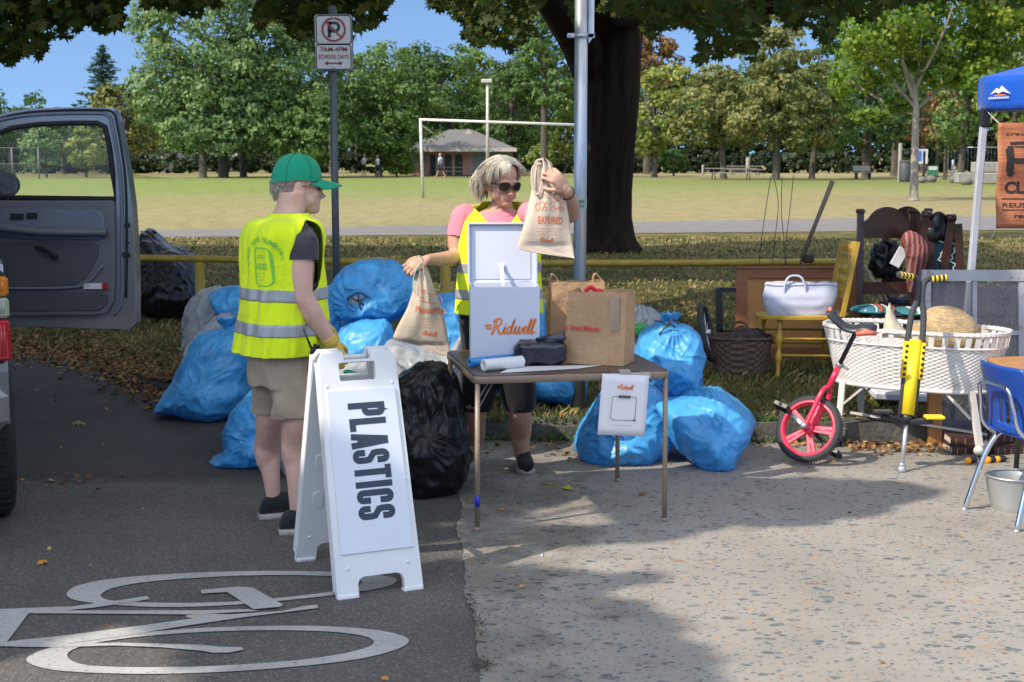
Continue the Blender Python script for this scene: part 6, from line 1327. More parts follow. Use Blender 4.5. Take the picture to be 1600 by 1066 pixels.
mb = MB();mb.ribbon(rrect(-.056,-.205,.056,-.098,.01,3),.0022,Tn @ Matrix.Translation((0,-.0185,0)),0,True);mb.prism(rrect(-.028,-.104,.028,-.092,.005,3),.0006,Tn @ Matrix.Translation((0,-.019,0)));mb.ribbon([(.045,-.200),(.058,-.212),(.052,-.206),(.062,-.20)],.003,Tn @ Matrix.Translation((0,-.020,0)));obj('frame_print',mb,m_dkp,sh_)
mb = MB();text_mb(mb,'SCAN ME',M=Tn @ Matrix.Translation((0,-.0198,-.098)),width=.036,height=.006);text_mb(mb,'Waiting for code scan',M=Tn @ Matrix.Translation((0,-.0225,-.228)),width=.09,height=.0075);obj('caption',mb,mat('grey_caption',(.35,.33,.33),.6),sh_)
mb = MB();mb.box((.0,.012,.012),(.05,.045,.0012),(R(14),0,0));mb.box((.02,-.004,-.006),(.19,.001,.03));obj('tape',mb,m_tapec,ntc)
# ---- white lidded box
m_box = mat('white_painted_bin',(.58,.61,.70),.42,var=.02,vs=4,dirt=((.58,.6,.66),9,.66));bc = G(787,568,TZ)+Vector((0,.135,0));bx_ = thing('lidded_box','white metal box with orange script lettering, its lid propped open on the table','box',(bc.x,bc.y,TZ+.002),R(3))
w2,d2_,h2 = .160,.135,.352;mb = MB();th = .010
mb.box((0,-d2_+th/2,h2/2),(2*w2,th,h2));mb.box((0,d2_-th/2,h2/2),(2*w2,th,h2));mb.box((-w2+th/2,0,h2/2),(th,2*d2_-2*th,h2));mb.box((w2-th/2,0,h2/2),(th,2*d2_-2*th,h2));mb.box((0,0,.01),(2*w2-2*th,2*d2_-2*th,.02));body_ = obj('body',mb,m_box,bx_)
mb = MB();wordmark(mb,Matrix.Translation((.022,-d2_-.001,.168)),.235,.15);obj('logo',mb,m_orange,body_)
LM = Matrix.Translation((0,d2_-.004,h2+.004)) @ Matrix.Rotation(R(-7),4,'X');mb = MB();mb.box((0,.012,.137),(2*w2+.012,.008,.285),M=LM,bev=.003)
for a in ((-w2-.002,.137,.008,.285),(w2+.002,.137,.008,.285)): mb.box((a[0],-.002,a[1]),(a[2],.028,a[3]),M=LM)
mb.box((0,-.002,.277),(2*w2,.028,.008),M=LM);mb.box((-.060-.07,.006,.137),(.03,.004,.25),M=LM);mb.box((0.0,.006,.137),(2*w2-.05,.003,.25),M=LM);lid = obj('lid',mb,m_box,bx_)
mb = MB();mb.box((-.005,0,.075),(.030,.010,.014),M=LM);mb.bar(LM @ Vector((-.005,-.006,.075)),(-.004,-.02,h2-.03),.018,.003,up=Vector((0,1,0)));obj('stay_strap',mb,m_whp,lid)
mb = MB();mb.tube([(-w2*.8,d2_,h2),(w2*.8,d2_,h2)],.006,8);obj('hinge',mb,m_box,bx_)
# ---- brown paper bags
m_kraft = mat('kraft_paper',(.46,.285,.15),.8,var=.10,vs=5,bmp=.7,bs=7,dirt=((.37,.22,.11),7,.60),bd=.03)
def paperbag(label,c,rz,w,d,h,seed,flare=1.0):
    t = thing('paper_bag',label,'paper bag',c,rz,'brown paper grocery bags on the table');n = 13;rings = []
    for i in range(15):
        f = i/14;z = h*f;r = []
        for k in range(4*n):
            sd_,u = divmod(k,n);u = u/n*2-1;cs = [(u,-1),(1,u),(-u,1),(-1,-u)][sd_];side = abs(cs[0]) == 1
            x = cs[0]*w/2;y = cs[1]*d/2;q = Vector((x*8,y*8,z*6+seed*5));nn_ = noise.noise(q)*.007+noise.noise(q*2.5)*.003;g = -.022*(1-abs(cs[1]))*math.sin(f*math.pi)*.6 if sd_ in (1,3) and abs(cs[1]) < 1 else 0
            x += (g+nn_)*(1 if sd_ == 1 else -1 if sd_ == 3 else 0);y += nn_*(1 if sd_ == 2 else -1 if sd_ == 0 else 0);x += .012*f*math.sin(seed)*(1);zz = z+(noise.noise((x*14,y*14,seed))*.008 if i == 14 else 0)
            r.append(Vector((x*(1-.04*f*flare),y*(1-.12*f*flare),zz)))
        rings.append(r)
    mb = MB();mb.loft(rings,cap=False,smooth=False);mb.add(rings[0],[tuple(range(4*n))[::-1]]);bod = obj('body',mb,m_kraft,t);s = bod.modifiers.new('s','SOLIDIFY');s.thickness = .0016;s.offset = -1;return t,bod
c1 = G(938,571,TZ)+Vector((0,.085,0));t,bod = paperbag('front brown paper bag with red print and a red loop sticking out',(c1.x,c1.y,TZ+.003),R(-20),.285,.185,.335,1.3)
mb = MB();text_mb(mb,'Fred Meyer',M=Matrix.Translation((-.04,-.0985,.165)),width=.145,height=.034,bold=.03,shear=.15);mb.ribbon([(-.145,.172),(-.125,.172)],.005,Matrix.Translation((0,-.0955,0)));mb.ribbon([(-.14,.160),(-.125,.160)],.004,Matrix.Translation((0,-.0955,0)));obj('print',mb,m_redp,bod)
mb = MB();mb.box((.098,-.0935,.24),(.045,.001,.16));obj('tape',mb,mat('clear_packing_tape',(.48,.36,.26),.12,alpha=.6),bod)
hb = thing('red_loop_handle','red loop handle sticking out of the front brown paper bag','handle',Vector((c1.x-.035,c1.y-.02,TZ+.28)));mb = MB();mb.tube(catmull([Vector((-.04,0,-.02)),Vector((-.035,0,.045)),Vector((-.01,.0,.075)),Vector((.015,.0,.06)),Vector((.045,0,.05)),Vector((.05,0,-.02))],6),.010,10,flat=.55);obj('strap',mb,mat('bright_red_webbing',(.75,.02,.03),.4),hb)
c2 = G(890,556,TZ)+Vector((.03,.13,0));t,bod = paperbag('brown paper bag with twisted handles standing farther back beside the box',(c2.x,c2.y,TZ+.003),R(6),.27,.15,.345,2.6)
for s_,x0 in ((-1,-.125),(-1,.085)): mb = MB();mb.tube(catmull([Vector((x0,-.05,.31)),Vector((x0-.005,-.055,.36)),Vector((x0+.004,-.06,.385)),Vector((x0+.03,-.05,.36)),Vector((x0+.045,-.05,.31))],5),.0055,7);obj('handle',mb,m_kraft,bod)
# ---- navy bag bundle, rolls, sheets
def lumpy(name,label,cat,c,dims,rz,m,seed,group=None,boxy=.55,amp=.012):
    t = thing(name,label,cat,c,rz,group);mb = MB();n = 48;m_ = 26;V = [];Fs = []
    for j in range(m_+1):
        p = math.pi*j/m_
        for k in range(n):
            a = 2*math.pi*k/n;s = lambda v: (abs(v)**boxy)*(1 if v > 0 else -1)
            d = Vector((s(math.cos(a))*max(1e-3,math.sin(p))**boxy,s(math.sin(a))*max(1e-3,math.sin(p))**boxy,s(math.cos(p))));q = Vector((d.x*dims[0],d.y*dims[1],d.z*dims[2]));w_ = 1-abs(noise.noise(q*14+Vector((seed,0,0))))*2.5+noise.noise(q*30+Vector((seed,3,0)))*.5
            q = q+d*w_*amp;q.z = max(q.z,-dims[2]+.001);V.append(q+Vector((0,0,dims[2])))
    for j in range(m_):
        for k in range(n): l = (k+1) % n;Fs.append((j*n+k,(j+1)*n+k,(j+1)*n+l,j*n+l))
    mb.add(V,Fs,0,True);obj('body',mb,m,t);return t
nc = G(845,574,TZ)+Vector((0,.07,0));t = lumpy('folded_bin_bags','folded navy black plastic bag bundle in front of the box and paper bags','plastic bags',(nc.x,nc.y,TZ+.004),(.113,.06,.052),R(4),B_NAVY,4.2,boxy=.5)
mb = MB();V = [];n = 12
for i in range(n+1):
    for j in range(n+1): x = -.02+.13*i/n;z = .075+.085*j/n;V.append((x+.006*math.sin(j*1.1),-.03+.012*noise.noise((x*20,z*20,1))+.01*j/n,z-(.05*(1-i/n) if j == n else .035*(1-i/n)*j/n)))
mb.add(V,[(i*(n+1)+j,(i+1)*(n+1)+j,(i+1)*(n+1)+j+1,i*(n+1)+j+1) for i in range(n) for j in range(n)],0,True);q = obj('flap',mb,B_NAVY,t);q.modifiers.new('s','SOLIDIFY').thickness = .004
mb = MB();mb.add([(-.12,-.05,.004),(-.155,-.045,.018),(-.13,-.02,.03),(-.10,-.05,.05),(-.10,-.03,.0)],[(0,1,2,3),(0,3,4),(0,4,1),(1,4,2),(2,4,3)]);obj('corner',mb,B_NAVY,t)
def roll(label,a,b_,r,m,core): 
    t = thing('bag_roll',label,'bag roll',((a+b_)/2).xy.to_3d()+Vector((0,0,TZ)),0,'rolls of bags on the table');o_ = Vector(t.location);mb = MB();mb.tube([a-o_,b_-o_],r,24,cap=False);e = (b_-a).normalized()
    for s_,p in ((-1,a),(1,b_)): 
        a1_,b1_,_ = frame(e);rings = [[p-o_+(a1_*math.cos(t_)+b1_*math.sin(t_))*rr+e*s_*dz for t_ in np.linspace(0,2*math.pi,24,endpoint=False)] for rr,dz in ((r,0),(r*.93,.002),(r*.35,.001),(r*.33,-.03))];mb.loft(rings,cap=False)
    ob = obj('roll',mb,m,t);mb = MB();mb.tube([a-o_+e*.002,b_-o_-e*.002],r*.34,14);obj('core',mb,core,t);return t
def RP(x,y,r): p = G(x,y,TZ+r*.9);return Vector((p.x,p.y,TZ+r+.003))
roll('blue plastic bag roll along the foot of the white box',RP(733,570,.022)+Vector((0,.03,0)),RP(803,563,.022)+Vector((0,.03,0)),.022,m_bag('blue_roll_plastic',(.03,.25,.62),.3),m_dkp)
roll('white roll lying in front of the blue roll on the table',RP(756,572,.027)+Vector((0,-.02,0)),RP(815,566,.027)+Vector((0,-.02,0)),.027,m_whp,m_paper)
mb = MB();V = [G(x,y,TZ+.0035) for x,y in ((782,583),(905,576),(940,571),(800,573))];cc = G(860,577,TZ+.0035);mb.add([v-cc for v in V]+[v-cc+Vector((0,0,.0012)) for v in V],[(3,2,1,0),(4,5,6,7),(0,1,5,4),(1,2,6,5),(2,3,7,6),(3,0,4,7)]);o = obj('paper_sheet',mb,m_paper,fixn=True);o.location = cc;tag(o,'printed white sheet lying flat under the navy bag bundle','paper')
# ================================================================ HELD CLOTH BAGS
m_cot = mat('unbleached_cotton',(.60,.49,.38),.9,var=.04,vs=6,bmp=.3,bs=14,bd=.015);m_cot2 = mat('unbleached_cotton_grey',(.50,.42,.33),.9,var=.05,vs=6,bmp=.3,bs=14,bd=.015);m_orp = mat('soft_orange_print',(.62,.19,.08),.8)
def clothbag(label,outline,Y,depth,m,seed,gather):
    S = [Q(x,y,Y) for x,y in outline];o_ = Q(*gather,Y);t = thing('cloth_bag',label,'cloth bag',o_);ys = [p.z for p in S];zt,zb = max(ys),min(ys);n = 26;m_ = 44;rows_ = []
    for j in range(m_+1):
        z = zt-(zt-zb)*j/m_;xs_ = []
        for i in range(len(S)):
            p,q = S[i],S[(i+1) % len(S)]
            if (p.z-z)*(q.z-z) <= 0 and abs(p.z-q.z) > 1e-9: f = (z-p.z)/(q.z-p.z);xs_.append(p.x+(q.x-p.x)*f)
        if len(xs_) < 2: xs_ = [rows_[-1][0],rows_[-1][1]] if rows_ else [o_.x-.01,o_.x+.01]
        rows_.append((min(xs_),max(xs_),z))
    mb = MB();V = []
    for sgn_ in (-1,1):
        for j,(xa,xb,z) in enumerate(rows_):
            f = j/m_;wd_ = xb-xa
            for i in range(n+1):
                u = i/n;x = xa+wd_*u;th_ = depth*math.sin(math.pi*u)**.6*(math.sin(math.pi*min(1,f*1.02+.12))**.5 if f < .97 else .15);fold = math.sin(u*19+seed+f*2)*.012*math.exp(-f*3.2)+noise.noise((x*9,z*7,seed))*.010+(1-abs(noise.noise((x*6+z*5,z*4,seed+4)))*2)*.006
                V.append(Vector((x,Y+sgn_*(th_+.002)+fold,z))-o_)
    N1 = (m_+1)*(n+1);Fs = []
    for j in range(m_):
        for i in range(n): a = j*(n+1)+i;Fs += [(a,a+n+1,a+n+2,a+1),(N1+a,N1+a+1,N1+a+n+2,N1+a+n+1)]
        a = j*(n+1);Fs += [(a,N1+a,N1+a+n+1,a+n+1),(a+n,a+2*n+1,N1+a+2*n+1,N1+a+n)]
    for i in range(n): a = m_*(n+1)+i;Fs.append((a,a+1,N1+a+1,N1+a));Fs.append((i,N1+i,N1+i+1,i+1))
    mb.add(V,Fs,0,True);bod = obj('body',mb,m,t);bod.data.update();return t,bod,o_
# right one, held high
YB = YW-.67;t,bod,o_ = clothbag('cream cloth bag lettered EATURED with orange line drawings, held up by the galvanised pole',[(838,250),(850,246),(862,254),(869,275),(884,312),(891,352),(898,404),(860,399),(822,393),(808,388),(818,352),(830,300),(834,270)],YB,.035,m_cot,1.1,(852,262))
bvx = bvh_of(bod);Rr = Vector((1,0,0));Up = Vector((0,0,1));mb = MB();kq = 1/ppm(YB)
def dec(mbx,cx,cy,bvh,Y,rot=0,step=.02): sub = subdiv_mb(mbx,step) ;c = Q(cx,cy,Y);r_ = Vector((math.cos(rot),0,math.sin(rot)));u_ = Vector((-math.sin(rot),0,math.cos(rot)));return drape(sub,bvh,c,r_,u_,.0015)
d1 = MB();text_mb(d1,'EATURED',width=39*kq,height=12*kq,bold=.03);q = dec(d1,860,344,bvx,YB,-.03)
d3 = MB();[text_mb(d3,'put your featured items here and we will',M=Matrix.Translation((0,0,-i*4.6*kq)),width=(40 if i != 2 else 34)*kq,height=2.6*kq) for i in range(3)];dec(d3,858,357,bvx,YB,-.03)
d4 = MB();wordmark(d4,None,22*kq,.2);dec(d4,853,375,bvx,YB,-.08)
d5 = MB()
def circ(x,y,r,w_,k=16,ry=None): d5.ribbon([(x*kq+r*kq*math.cos(2*math.pi*i/k),y*kq+(ry or r)*kq*math.sin(2*math.pi*i/k)) for i in range(k)],w_*kq,None,0,True)
def ln(*P,w_=1.0): d5.ribbon([(x*kq,y*kq) for x,y in P],w_*kq)
circ(13,10,5.2,1.1);circ(8.8,14.5,2,.9,10);circ(17.2,14.5,2,.9,10);circ(13,8.2,2.1,.8,10);circ(12,-1.5,5.4,1.0,ry=6.2);circ(5.5,-8.5,3.4,1.0,12);circ(19,-8.5,3.6,1.0,12);circ(19,-8.5,1.4,.7,8)
ln((7,4),(2,0),(1,-4));ln((18,3),(22,-1));circ(-18,-5,3.4,1.0,12,5.5);circ(-7,-8,2.8,.9,10);ln((-12,-12),(-7,0),(-3,3));ln((-10,3),(-5,-5));ln((-14,12),(-6,14),(-4,11));ln((-16,7),(-8,10));ln((-18,15),(-14,16.5),(-10,15));ln((-2,15),(4,18));ln((-4,10),(2,8),(0,5));ln((-12,4),(-15,0))
dec(d5,858,318,bvx,YB,0)
allp = MB()
for m5 in (q,): pass
def merge(*ms):
    o = MB()
    for m5 in ms: o.add(m5.v,m5.f)
    return o
D = [dec(d1,860,344,bvx,YB,-.03),dec(d3,858,357,bvx,YB,-.03),dec(d4,853,375,bvx,YB,-.08),dec(d5,858,318,bvx,YB,0)]
obj('print',merge(*D),m_orp,bod,True)
mb = MB();mb.tube(catmull([Q(850,250,YB-.03),Q(838,252,YB-.03),Q(833,275,YB-.03),Q(835,297,YB-.03),Q(842,303,YB-.035),Q(848,280,YB-.035),Q(851,258,YB-.03)],5),.0045,7);mb.tube(catmull([Q(846,256,YB-.03),Q(832,262,YB-.03),Q(831,290,YB-.03),Q(838,306,YB-.035)],5),.004,7);obj('drawstring',mb,m_cot,bod,True)
# left one
YB2 = YW-.26;t,bod,o_ = clothbag('greyish cloth bag lettered PlasticFilm hanging low over the milky bags',[(655,408),(664,410),(672,430),(680,455),(690,480),(698,515),(705,558),(680,552),(650,540),(613,529),(620,512),(636,482),(644,458),(646,440),(648,420)],YB2,.045,m_cot2,3.3,(657,412))
bvx = bvh_of(bod);kq = 1/ppm(YB2);d1 = MB();text_mb(d1,'PlasticFilm',width=47*kq,height=10*kq,bold=.03);d3 = MB();[text_mb(d3,'plastic film that goes in this bag is',M=Matrix.Translation((0,0,-i*4.4*kq)),width=36*kq,height=2.2*kq) for i in range(4)];d4 = MB();wordmark(d4,None,23*kq,.2)
d5 = MB();ln((-14,8),(0,6),(0,-8),(-16,-5));ln((2,6),(16,2),(20,-8),(2,-9));ln((-16,0),(-10,0),(-10,-5));ln((-15,12),(-2,10),w_=2)
D = [dec(d1,673,484,bvx,YB2,-.1),dec(d3,672,498,bvx,YB2,-.08),dec(d4,671,520,bvx,YB2,-.12),dec(d5,672,464,bvx,YB2,-.05)]
obj('print',merge(*D),m_orp,bod,True)
mb = MB();mb.tube(catmull([Q(650,402,YB2-.10),Q(656,400,YB2-.11),Q(661,408,YB2-.05),Q(652,418,YB2-.05),Q(646,436,YB2-.05),Q(645,452,YB2-.04),Q(650,457,YB2-.04)],5),.0028,7);obj('drawstring',mb,mat('mint_cord',(.25,.55,.45),.7),bod,True)
# ================================================================ TRUCK (rear corner and open passenger door at the left edge)
m_car = mat('silver_grey_paint',(.25,.255,.26),.28,.55,var=.06,vs=3,coat=.8);m_carin = mat('grey_door_trim',(.13,.132,.14),.6,var=.08,vs=5,bmp=.15,bs=300);m_cardk = mat('dark_door_trim',(.07,.072,.078),.7,var=.1,bmp=.1,bs=300);m_carlt = mat('pale_door_trim',(.15,.165,.20),.5);m_rub = mat('black_rubber',(.012,.012,.013),.75,bmp=.2,bs=80);m_tread = mat('tyre_rubber',(.018,.018,.019),.85,bmp=.5,bs=60)
m_amber = mat('amber_lens',(.55,.17,.01),.12,coat=1,var=.2,vs=30);m_redl = mat('red_lens',(.40,.01,.02),.12,coat=1,var=.25,vs=30);m_clr = mat('clear_lens',(.30,.34,.26),.12,coat=1,var=.2);m_chrome = mat('chrome',(.75,.76,.78),.12,1.0,var=.03)
m_glass,t_,b_ = nodes('window_glass');b_.inputs['Base Color'].default_value = (.75,.82,.80,1);b_.inputs['Roughness'].default_value = .02;b_.inputs['Alpha'].default_value = .10
tr = thing('pickup_truck','silver grey truck at the left edge with its passenger door standing open','truck',Vector((-2.62,6.3,0)))
hd_t = Vector((-.36,.907,0)).normalized();sd_t = Vector((hd_t.y,-hd_t.x,0))          # heading and right side
corner = G(22,560,0);corner = Q(27,520,5.95);RC = Vector((corner.x-.045,5.95,0))      # rear right body corner
TMx = Matrix.Translation(RC) @ Matrix((sd_t,hd_t,Vector((0,0,1)))).transposed().to_4x4()   # local x = right, y = forward, z = up; body spans x -1.9..0
# body side profile (y, z) lofted across width with tumblehome
prof = [(.02,.52),(-.02,.75),(0,1.10),(.04,1.22),(2.0,1.25),(2.05,1.9),(3.6,1.9),(4.3,1.28),(5.3,1.15),(5.45,.7),(5.4,.5)]
arches = [(1.05,.40),(4.4,.40)]
low = [(5.4,.5)]
out = prof[:];out += [(4.4+.42*math.cos(a),.40+.42*math.sin(a)) for a in np.linspace(.25,math.pi-.25,10)];out += [(.62+.44*math.cos(a),.40+.44*math.sin(a)) for a in np.linspace(.25,math.pi-.25,10)]
mb = MB();rings = []
for x,kx in ((-1.86,.97),(-1.80,1.0),(-.06,1.0),(0,.97)): rings.append([TMx @ Vector((x-(.16*max(0,(z-1.25))/.65 if x > -.9 else -.16*max(0,(z-1.25))/.65),2.7+(y-2.7)*(.995 if kx < 1 else 1),.5+(z-.5)*(kx if z > 1 else 1))) for y,z in out])
tri = geometry.tessellate_polygon([[Vector((y,z,0)) for y,z in out]]);n = len(out)
for i in range(3): mb.add(rings[i]+rings[i+1],[(k,(k+1) % n,n+(k+1) % n,n+k) for k in range(n) if not (i == 2 and 2.2 < out[k][0] < 3.4 and out[k][1] > 1.2 and False)],0,False)
mb.add(rings[0],[tuple(f) for f in tri]);mb.add(rings[3],[tuple(f) for f in tri]);obj('body',mb,m_car,tr,True,fixn=True)
mb = MB();mb.box((-.93,.55,1.55),(1.5,.0,.0),M=TMx);mb = MB();mb.box((-.93,-.12,.62),(1.84,.20,.20),M=TMx,bev=.05);obj('bumper',mb,m_car,tr,True)
mb = MB();mb.box((-.93,-.125,.53),(1.7,.19,.05),M=TMx,bev=.02);obj('bumper_step',mb,m_rub,tr,True)
tl_ = MB();lam = thing_part = None
mb = MB();mb.box((-.040,-.005,.985),(.10,.07,.40),M=TMx,bev=.03);lamp = obj('tail_light',mb,m_rub,tr,True)
for z0,z1_,mm,nm in ((1.072,1.155,m_amber,'amber_lens'),(.980,1.066,m_clr,'clear_lens'),(.80,.975,m_redl,'red_lens')): mb = MB();mb.box((-.032,-.02,(z0+z1_)/2),(.092,.06,z1_-z0),M=TMx,bev=.012);[mb.tube([TMx @ Vector((-.07+.012*k,-.051,z0+.02)),TMx @ Vector((-.07+.012*k,-.051,z1_-.02))],.0035,6) for k in range(6)];obj(nm,mb,mm,lamp,True)
for xw in (-.085,-1.78):
    for yw in (.62,4.4):
        mb = MB();prof_t = [(.20,-.10),(.30,-.115),(.36,-.105),(.385,-.08),(.385,.08),(.36,.105),(.30,.115),(.20,.10)];Mw = TMx @ Matrix.Translation((xw,yw,.385)) @ Matrix.Rotation(R(90),4,'Y')
        mb.lathe(prof_t,40,M=Mw)
        for k in range(40):
            a = 2*math.pi*k/40
            for s_ in (-1,0,1): mb.box((.386*math.cos(a+.03*s_),.386*math.sin(a+.03*s_),s_*.06),(.016,.032,.045),(0,0,a),M=Mw)
        wh = obj('wheel',mb,m_tread,tr,True);mb = MB();mb.lathe([(.0,.09),(.06,.10),(.08,.07),(.17,.06),(.205,.10),(.21,-.1)],24,M=Mw);obj('rim',mb,m_chrome,wh,True)
# open front passenger door, traced in its own plane
Yd = 9.0;
def dpt(x,y,dy=0): return Q(x,y,Yd+dy)
frame_out = [(-80,300),(-70,262),(-50,222),(-20,190),(10,176),(50,169.5),(110,168),(168,168.5),(180,171),(186,190),(194,230),(202,275),(208,320),(212,380),(214,440),(214,505),(205,514),(160,514),(60,510),(-80,508)]
win = [(-52,308),(-50,275),(-34,236),(-12,212),(20,200),(60,194.5),(110,192.5),(152,192.5),(164,198),(171,230),(176,270),(180,311)]
def dprism(mb,P,y0,y1,holes=None,mi=0):
    a = [dpt(x,y) for x,y in P];hs_ = [[dpt(x,y) for x,y in h] for h in (holes or [])];loops = [a]+hs_;tri = geometry.tessellate_polygon([[Vector((p.x,p.z,0)) for p in l] for l in loops]);fl = [p for l in loops for p in l];n = len(fl)
    V = [p+Vector((0,y0,0)) for p in fl]+[p+Vector((0,y1,0)) for p in fl];Fs = [tuple(f) for f in tri]+[tuple(i+n for i in f)[::-1] for f in tri];o = 0
    for l in loops:
        k = len(l);Fs += [(o+i,o+(i+1) % k,o+(i+1) % k+n,o+i+n) for i in range(k)];o += k
    mb.add(V,Fs,mi);return mb
mb = MB();dprism(mb,frame_out,-.03,.10,[win]);door = obj('door',mb,m_car,tr,True,fixn=True);bv_ = door.modifiers.new('b','BEVEL');bv_.width = .012;bv_.segments = 2;bv_.limit_method = 'ANGLE'
def off(P,d):
    cx = sum(p[0] for p in P)/len(P);cy = sum(p[1] for p in P)/len(P);out = []
    for x,y in P: L = math.hypot(x-cx,y-cy);out.append((x+(x-cx)/L*d,y+(y-cy)/L*d))
    return out
ws = [(p.x,p.y) for p in catmull([Vector((x,y,0)) for x,y in win],3,True)]
mb = MB();mb.tube([dpt(x,y,-.035) for x,y in win],.016,8,closed=True);obj('window_seal',mb,m_rub,door,True)
fr_line = [(-72,268),(-40,216),(-10,192),(30,182),(80,178),(140,177),(168,180),(176,200),(186,260),(190,311),(191,400),(190,470),(178,492)]
mb = MB();mb.tube(catmull([dpt(x,y,-.034) for x,y in fr_line],4),.012,8);obj('door_ridge',mb,m_carlt,door,True)
mb = MB();mb.tube(catmull([dpt(x+7,y-5,-.034) for x,y in fr_line[:-1]],4),.008,8);obj('weather_strip',mb,m_rub,door,True)
mb = MB();dprism(mb,[(-80,313),(182,313),(183,330),(184,420),(182,470),(172,487),(150,492),(-80,494)],-.065,-.03);pnl = obj('inner_panel',mb,m_carin,door,True,fixn=True);bv_ = pnl.modifiers.new('b','BEVEL');bv_.width = .014;bv_.segments = 3
mb = MB();dprism(mb,[(-80,326),(150,326),(163,330),(169,340),(169,368),(162,374),(60,374),(-80,360)],-.082,-.06);a_ = obj('upper_insert',mb,m_carlt,pnl,True,fixn=True);bv_ = a_.modifiers.new('b','BEVEL');bv_.width = .01;bv_.segments = 3
mb = MB();mb.tube(catmull([dpt(-30,352,-.10),dpt(20,358,-.12),dpt(60,362,-.12),dpt(110,363,-.11),dpt(166,363,-.09)],6),.034,12,flat=.75);obj('armrest',mb,m_carin,pnl,True)
mb = MB();dprism(mb,[(-80,378),(150,378),(160,382),(158,400),(140,432),(120,444),(60,446),(-80,446)],-.072,-.06);obj('lower_insert',mb,m_cardk,pnl,True,fixn=True)
mb = MB();dprism(mb,[(-80,452),(168,455),(174,462),(172,474),(160,483),(-80,484)],-.074,-.06);obj('map_pocket',mb,m_cardk,pnl,True,fixn=True)
mb = MB();mb.tube(catmull([dpt(-70,450,-.074),dpt(100,450,-.074),dpt(138,440,-.074),dpt(160,415,-.074)],6),.010,8);obj('trim_line',mb,m_carlt,pnl,True)
for (xa,ya,xb,yb) in ((24,333,44,342),(49,332,65,341)): mb = MB();dprism(mb,[(xa,ya),(xb,ya),(xb,yb),(xa,yb)],-.092,-.08);obj('switch',mb,m_rub,pnl,True,fixn=True)
mb = MB();mb.tube([dpt(56,387,-.10),dpt(72,390,-.11),dpt(82,398,-.11)],.013,8);mb.ell(dpt(85,400,-.11),(.022,.018,.02),10,8);obj('window_crank',mb,m_rub,pnl,True)
mb = MB();dprism(mb,[(137,441),(165,441),(165,450),(137,450)],-.083,-.07);rf1 = obj('reflector',mb,m_wht,pnl,True,fixn=True);mb = MB();dprism(mb,[(165.5,441),(173.5,441),(173.5,450),(165.5,450)],-.084,-.07);obj('red_reflector',mb,m_redl,rf1,True,fixn=True)
mb = MB();mb.box(dpt(196,398,-.035),(.05,.02,.03));mb.ell(dpt(199,352,-.033),(.018,.01,.018),12,8);
for x,y in ((192,367),(201,380),(203,400),(198,407)): mb.ell(dpt(x,y,-.032),(.007,.006,.007),8,6)
obj('latch',mb,m_rub,door,True)
mb = MB();mb.add([dpt(x,y,.03) for x,y in win],[tuple(range(len(win)))]);obj('window_pane',mb,m_glass,door,True)
mb = MB();mb.ell(dpt(4,289,.22),(.115,.06,.088),20,14);mb.bar(dpt(-10,300,.15),dpt(-20,308,.05),.05);mir = obj('mirror',mb,m_rub,door,True);mb = MB();c_ = dpt(3,289,.152);mb.add([c_+Vector((.098*(abs(math.cos(a))**.7)*(1 if math.cos(a) > 0 else -1),-.0,.072*(abs(math.sin(a))**.7)*(1 if math.sin(a) > 0 else -1))) for a in np.linspace(0,2*math.pi,28,endpoint=False)],[tuple(range(28))]);obj('mirror_glass',mb,mat('mirror_glass',(.10,.11,.10),.03,1.0,var=.8,vs=25),mir,True)
# ================================================================ THINGS ON THE RIGHT
m_rubr = mat('bike_tyre',(.035,.036,.04),.8,bmp=.4,bs=90);m_pink = mat('red_pink_paint',(.72,.02,.075),.3,coat=.5,var=.04);m_pinkw = mat('pink_red_plastic_wheel',(.78,.045,.10),.35,var=.06);m_blkpl = mat('black_moulded_plastic',(.016,.017,.02),.42);m_ora = mat('salmon_plastic',(.62,.16,.10),.45)
# ---- unicycle
hub = Q(1264,670,7.56);U_ = Vector((.44,.14,.90)).normalized();A_ = Vector((-.62,-.78,.22));A_ = (A_-U_*A_.dot(U_)).normalized();X_ = U_.cross(A_)*-1
MU = Matrix.Translation(hub) @ Matrix((X_,A_,U_)).transposed().to_4x4()  # local x = rolling dir, y = axle towards camera, z = frame up
uni = thing('unicycle','red pink unicycle with black seat leaning on the white bassinet','unicycle',Vector((hub.x,hub.y,0)));RT = .185
MW = MU @ Matrix.Rotation(R(90),4,'X')
mb = MB();mb.lathe([(RT-.028+.022*math.cos(a)+.006,.022*math.sin(a)) for a in np.linspace(-math.pi,math.pi,13)],64,M=MW)
for k in range(72): a = 2*math.pi*k/72;mb.box(((RT+.001)*math.cos(a),(RT+.001)*math.sin(a),0),(.004,.008,.028),(0,0,a),M=MW)
wl = obj('wheel',mb,m_rubr,uni,True)
mb = MB();mb.lathe([(RT-.040,-.020),(RT-.026,-.020),(RT-.026,.020),(RT-.040,.020),(RT-.050,.008),(RT-.050,-.008),(RT-.040,-.020)],64,M=MW)
for k in range(5):
    a = 2*math.pi*k/5+.35;d = Vector((math.cos(a),math.sin(a),0));pz = Vector((-d.y,d.x,0))
    V = [d*.022+pz*.014,d*(RT-.047)+pz*.022,d*(RT-.047)-pz*.022,d*.022-pz*.014];mb.add([v+Vector((0,0,.009)) for v in V]+[v-Vector((0,0,.009)) for v in V],[(0,1,2,3),(7,6,5,4),(0,4,5,1),(1,5,6,2),(2,6,7,3),(3,7,4,0)],0,False,MW);mb.tube([MW @ (d*.02),MW @ (d*(RT-.045))],.0105,8)
mb.lathe([(0,.03),(.026,.03),(.03,.015),(.03,-.015),(.026,-.03),(0,-.03)],20,M=MW);obj('rim',mb,m_pinkw,wl,True,fixn=True)
mb = MB();fw_ = .055
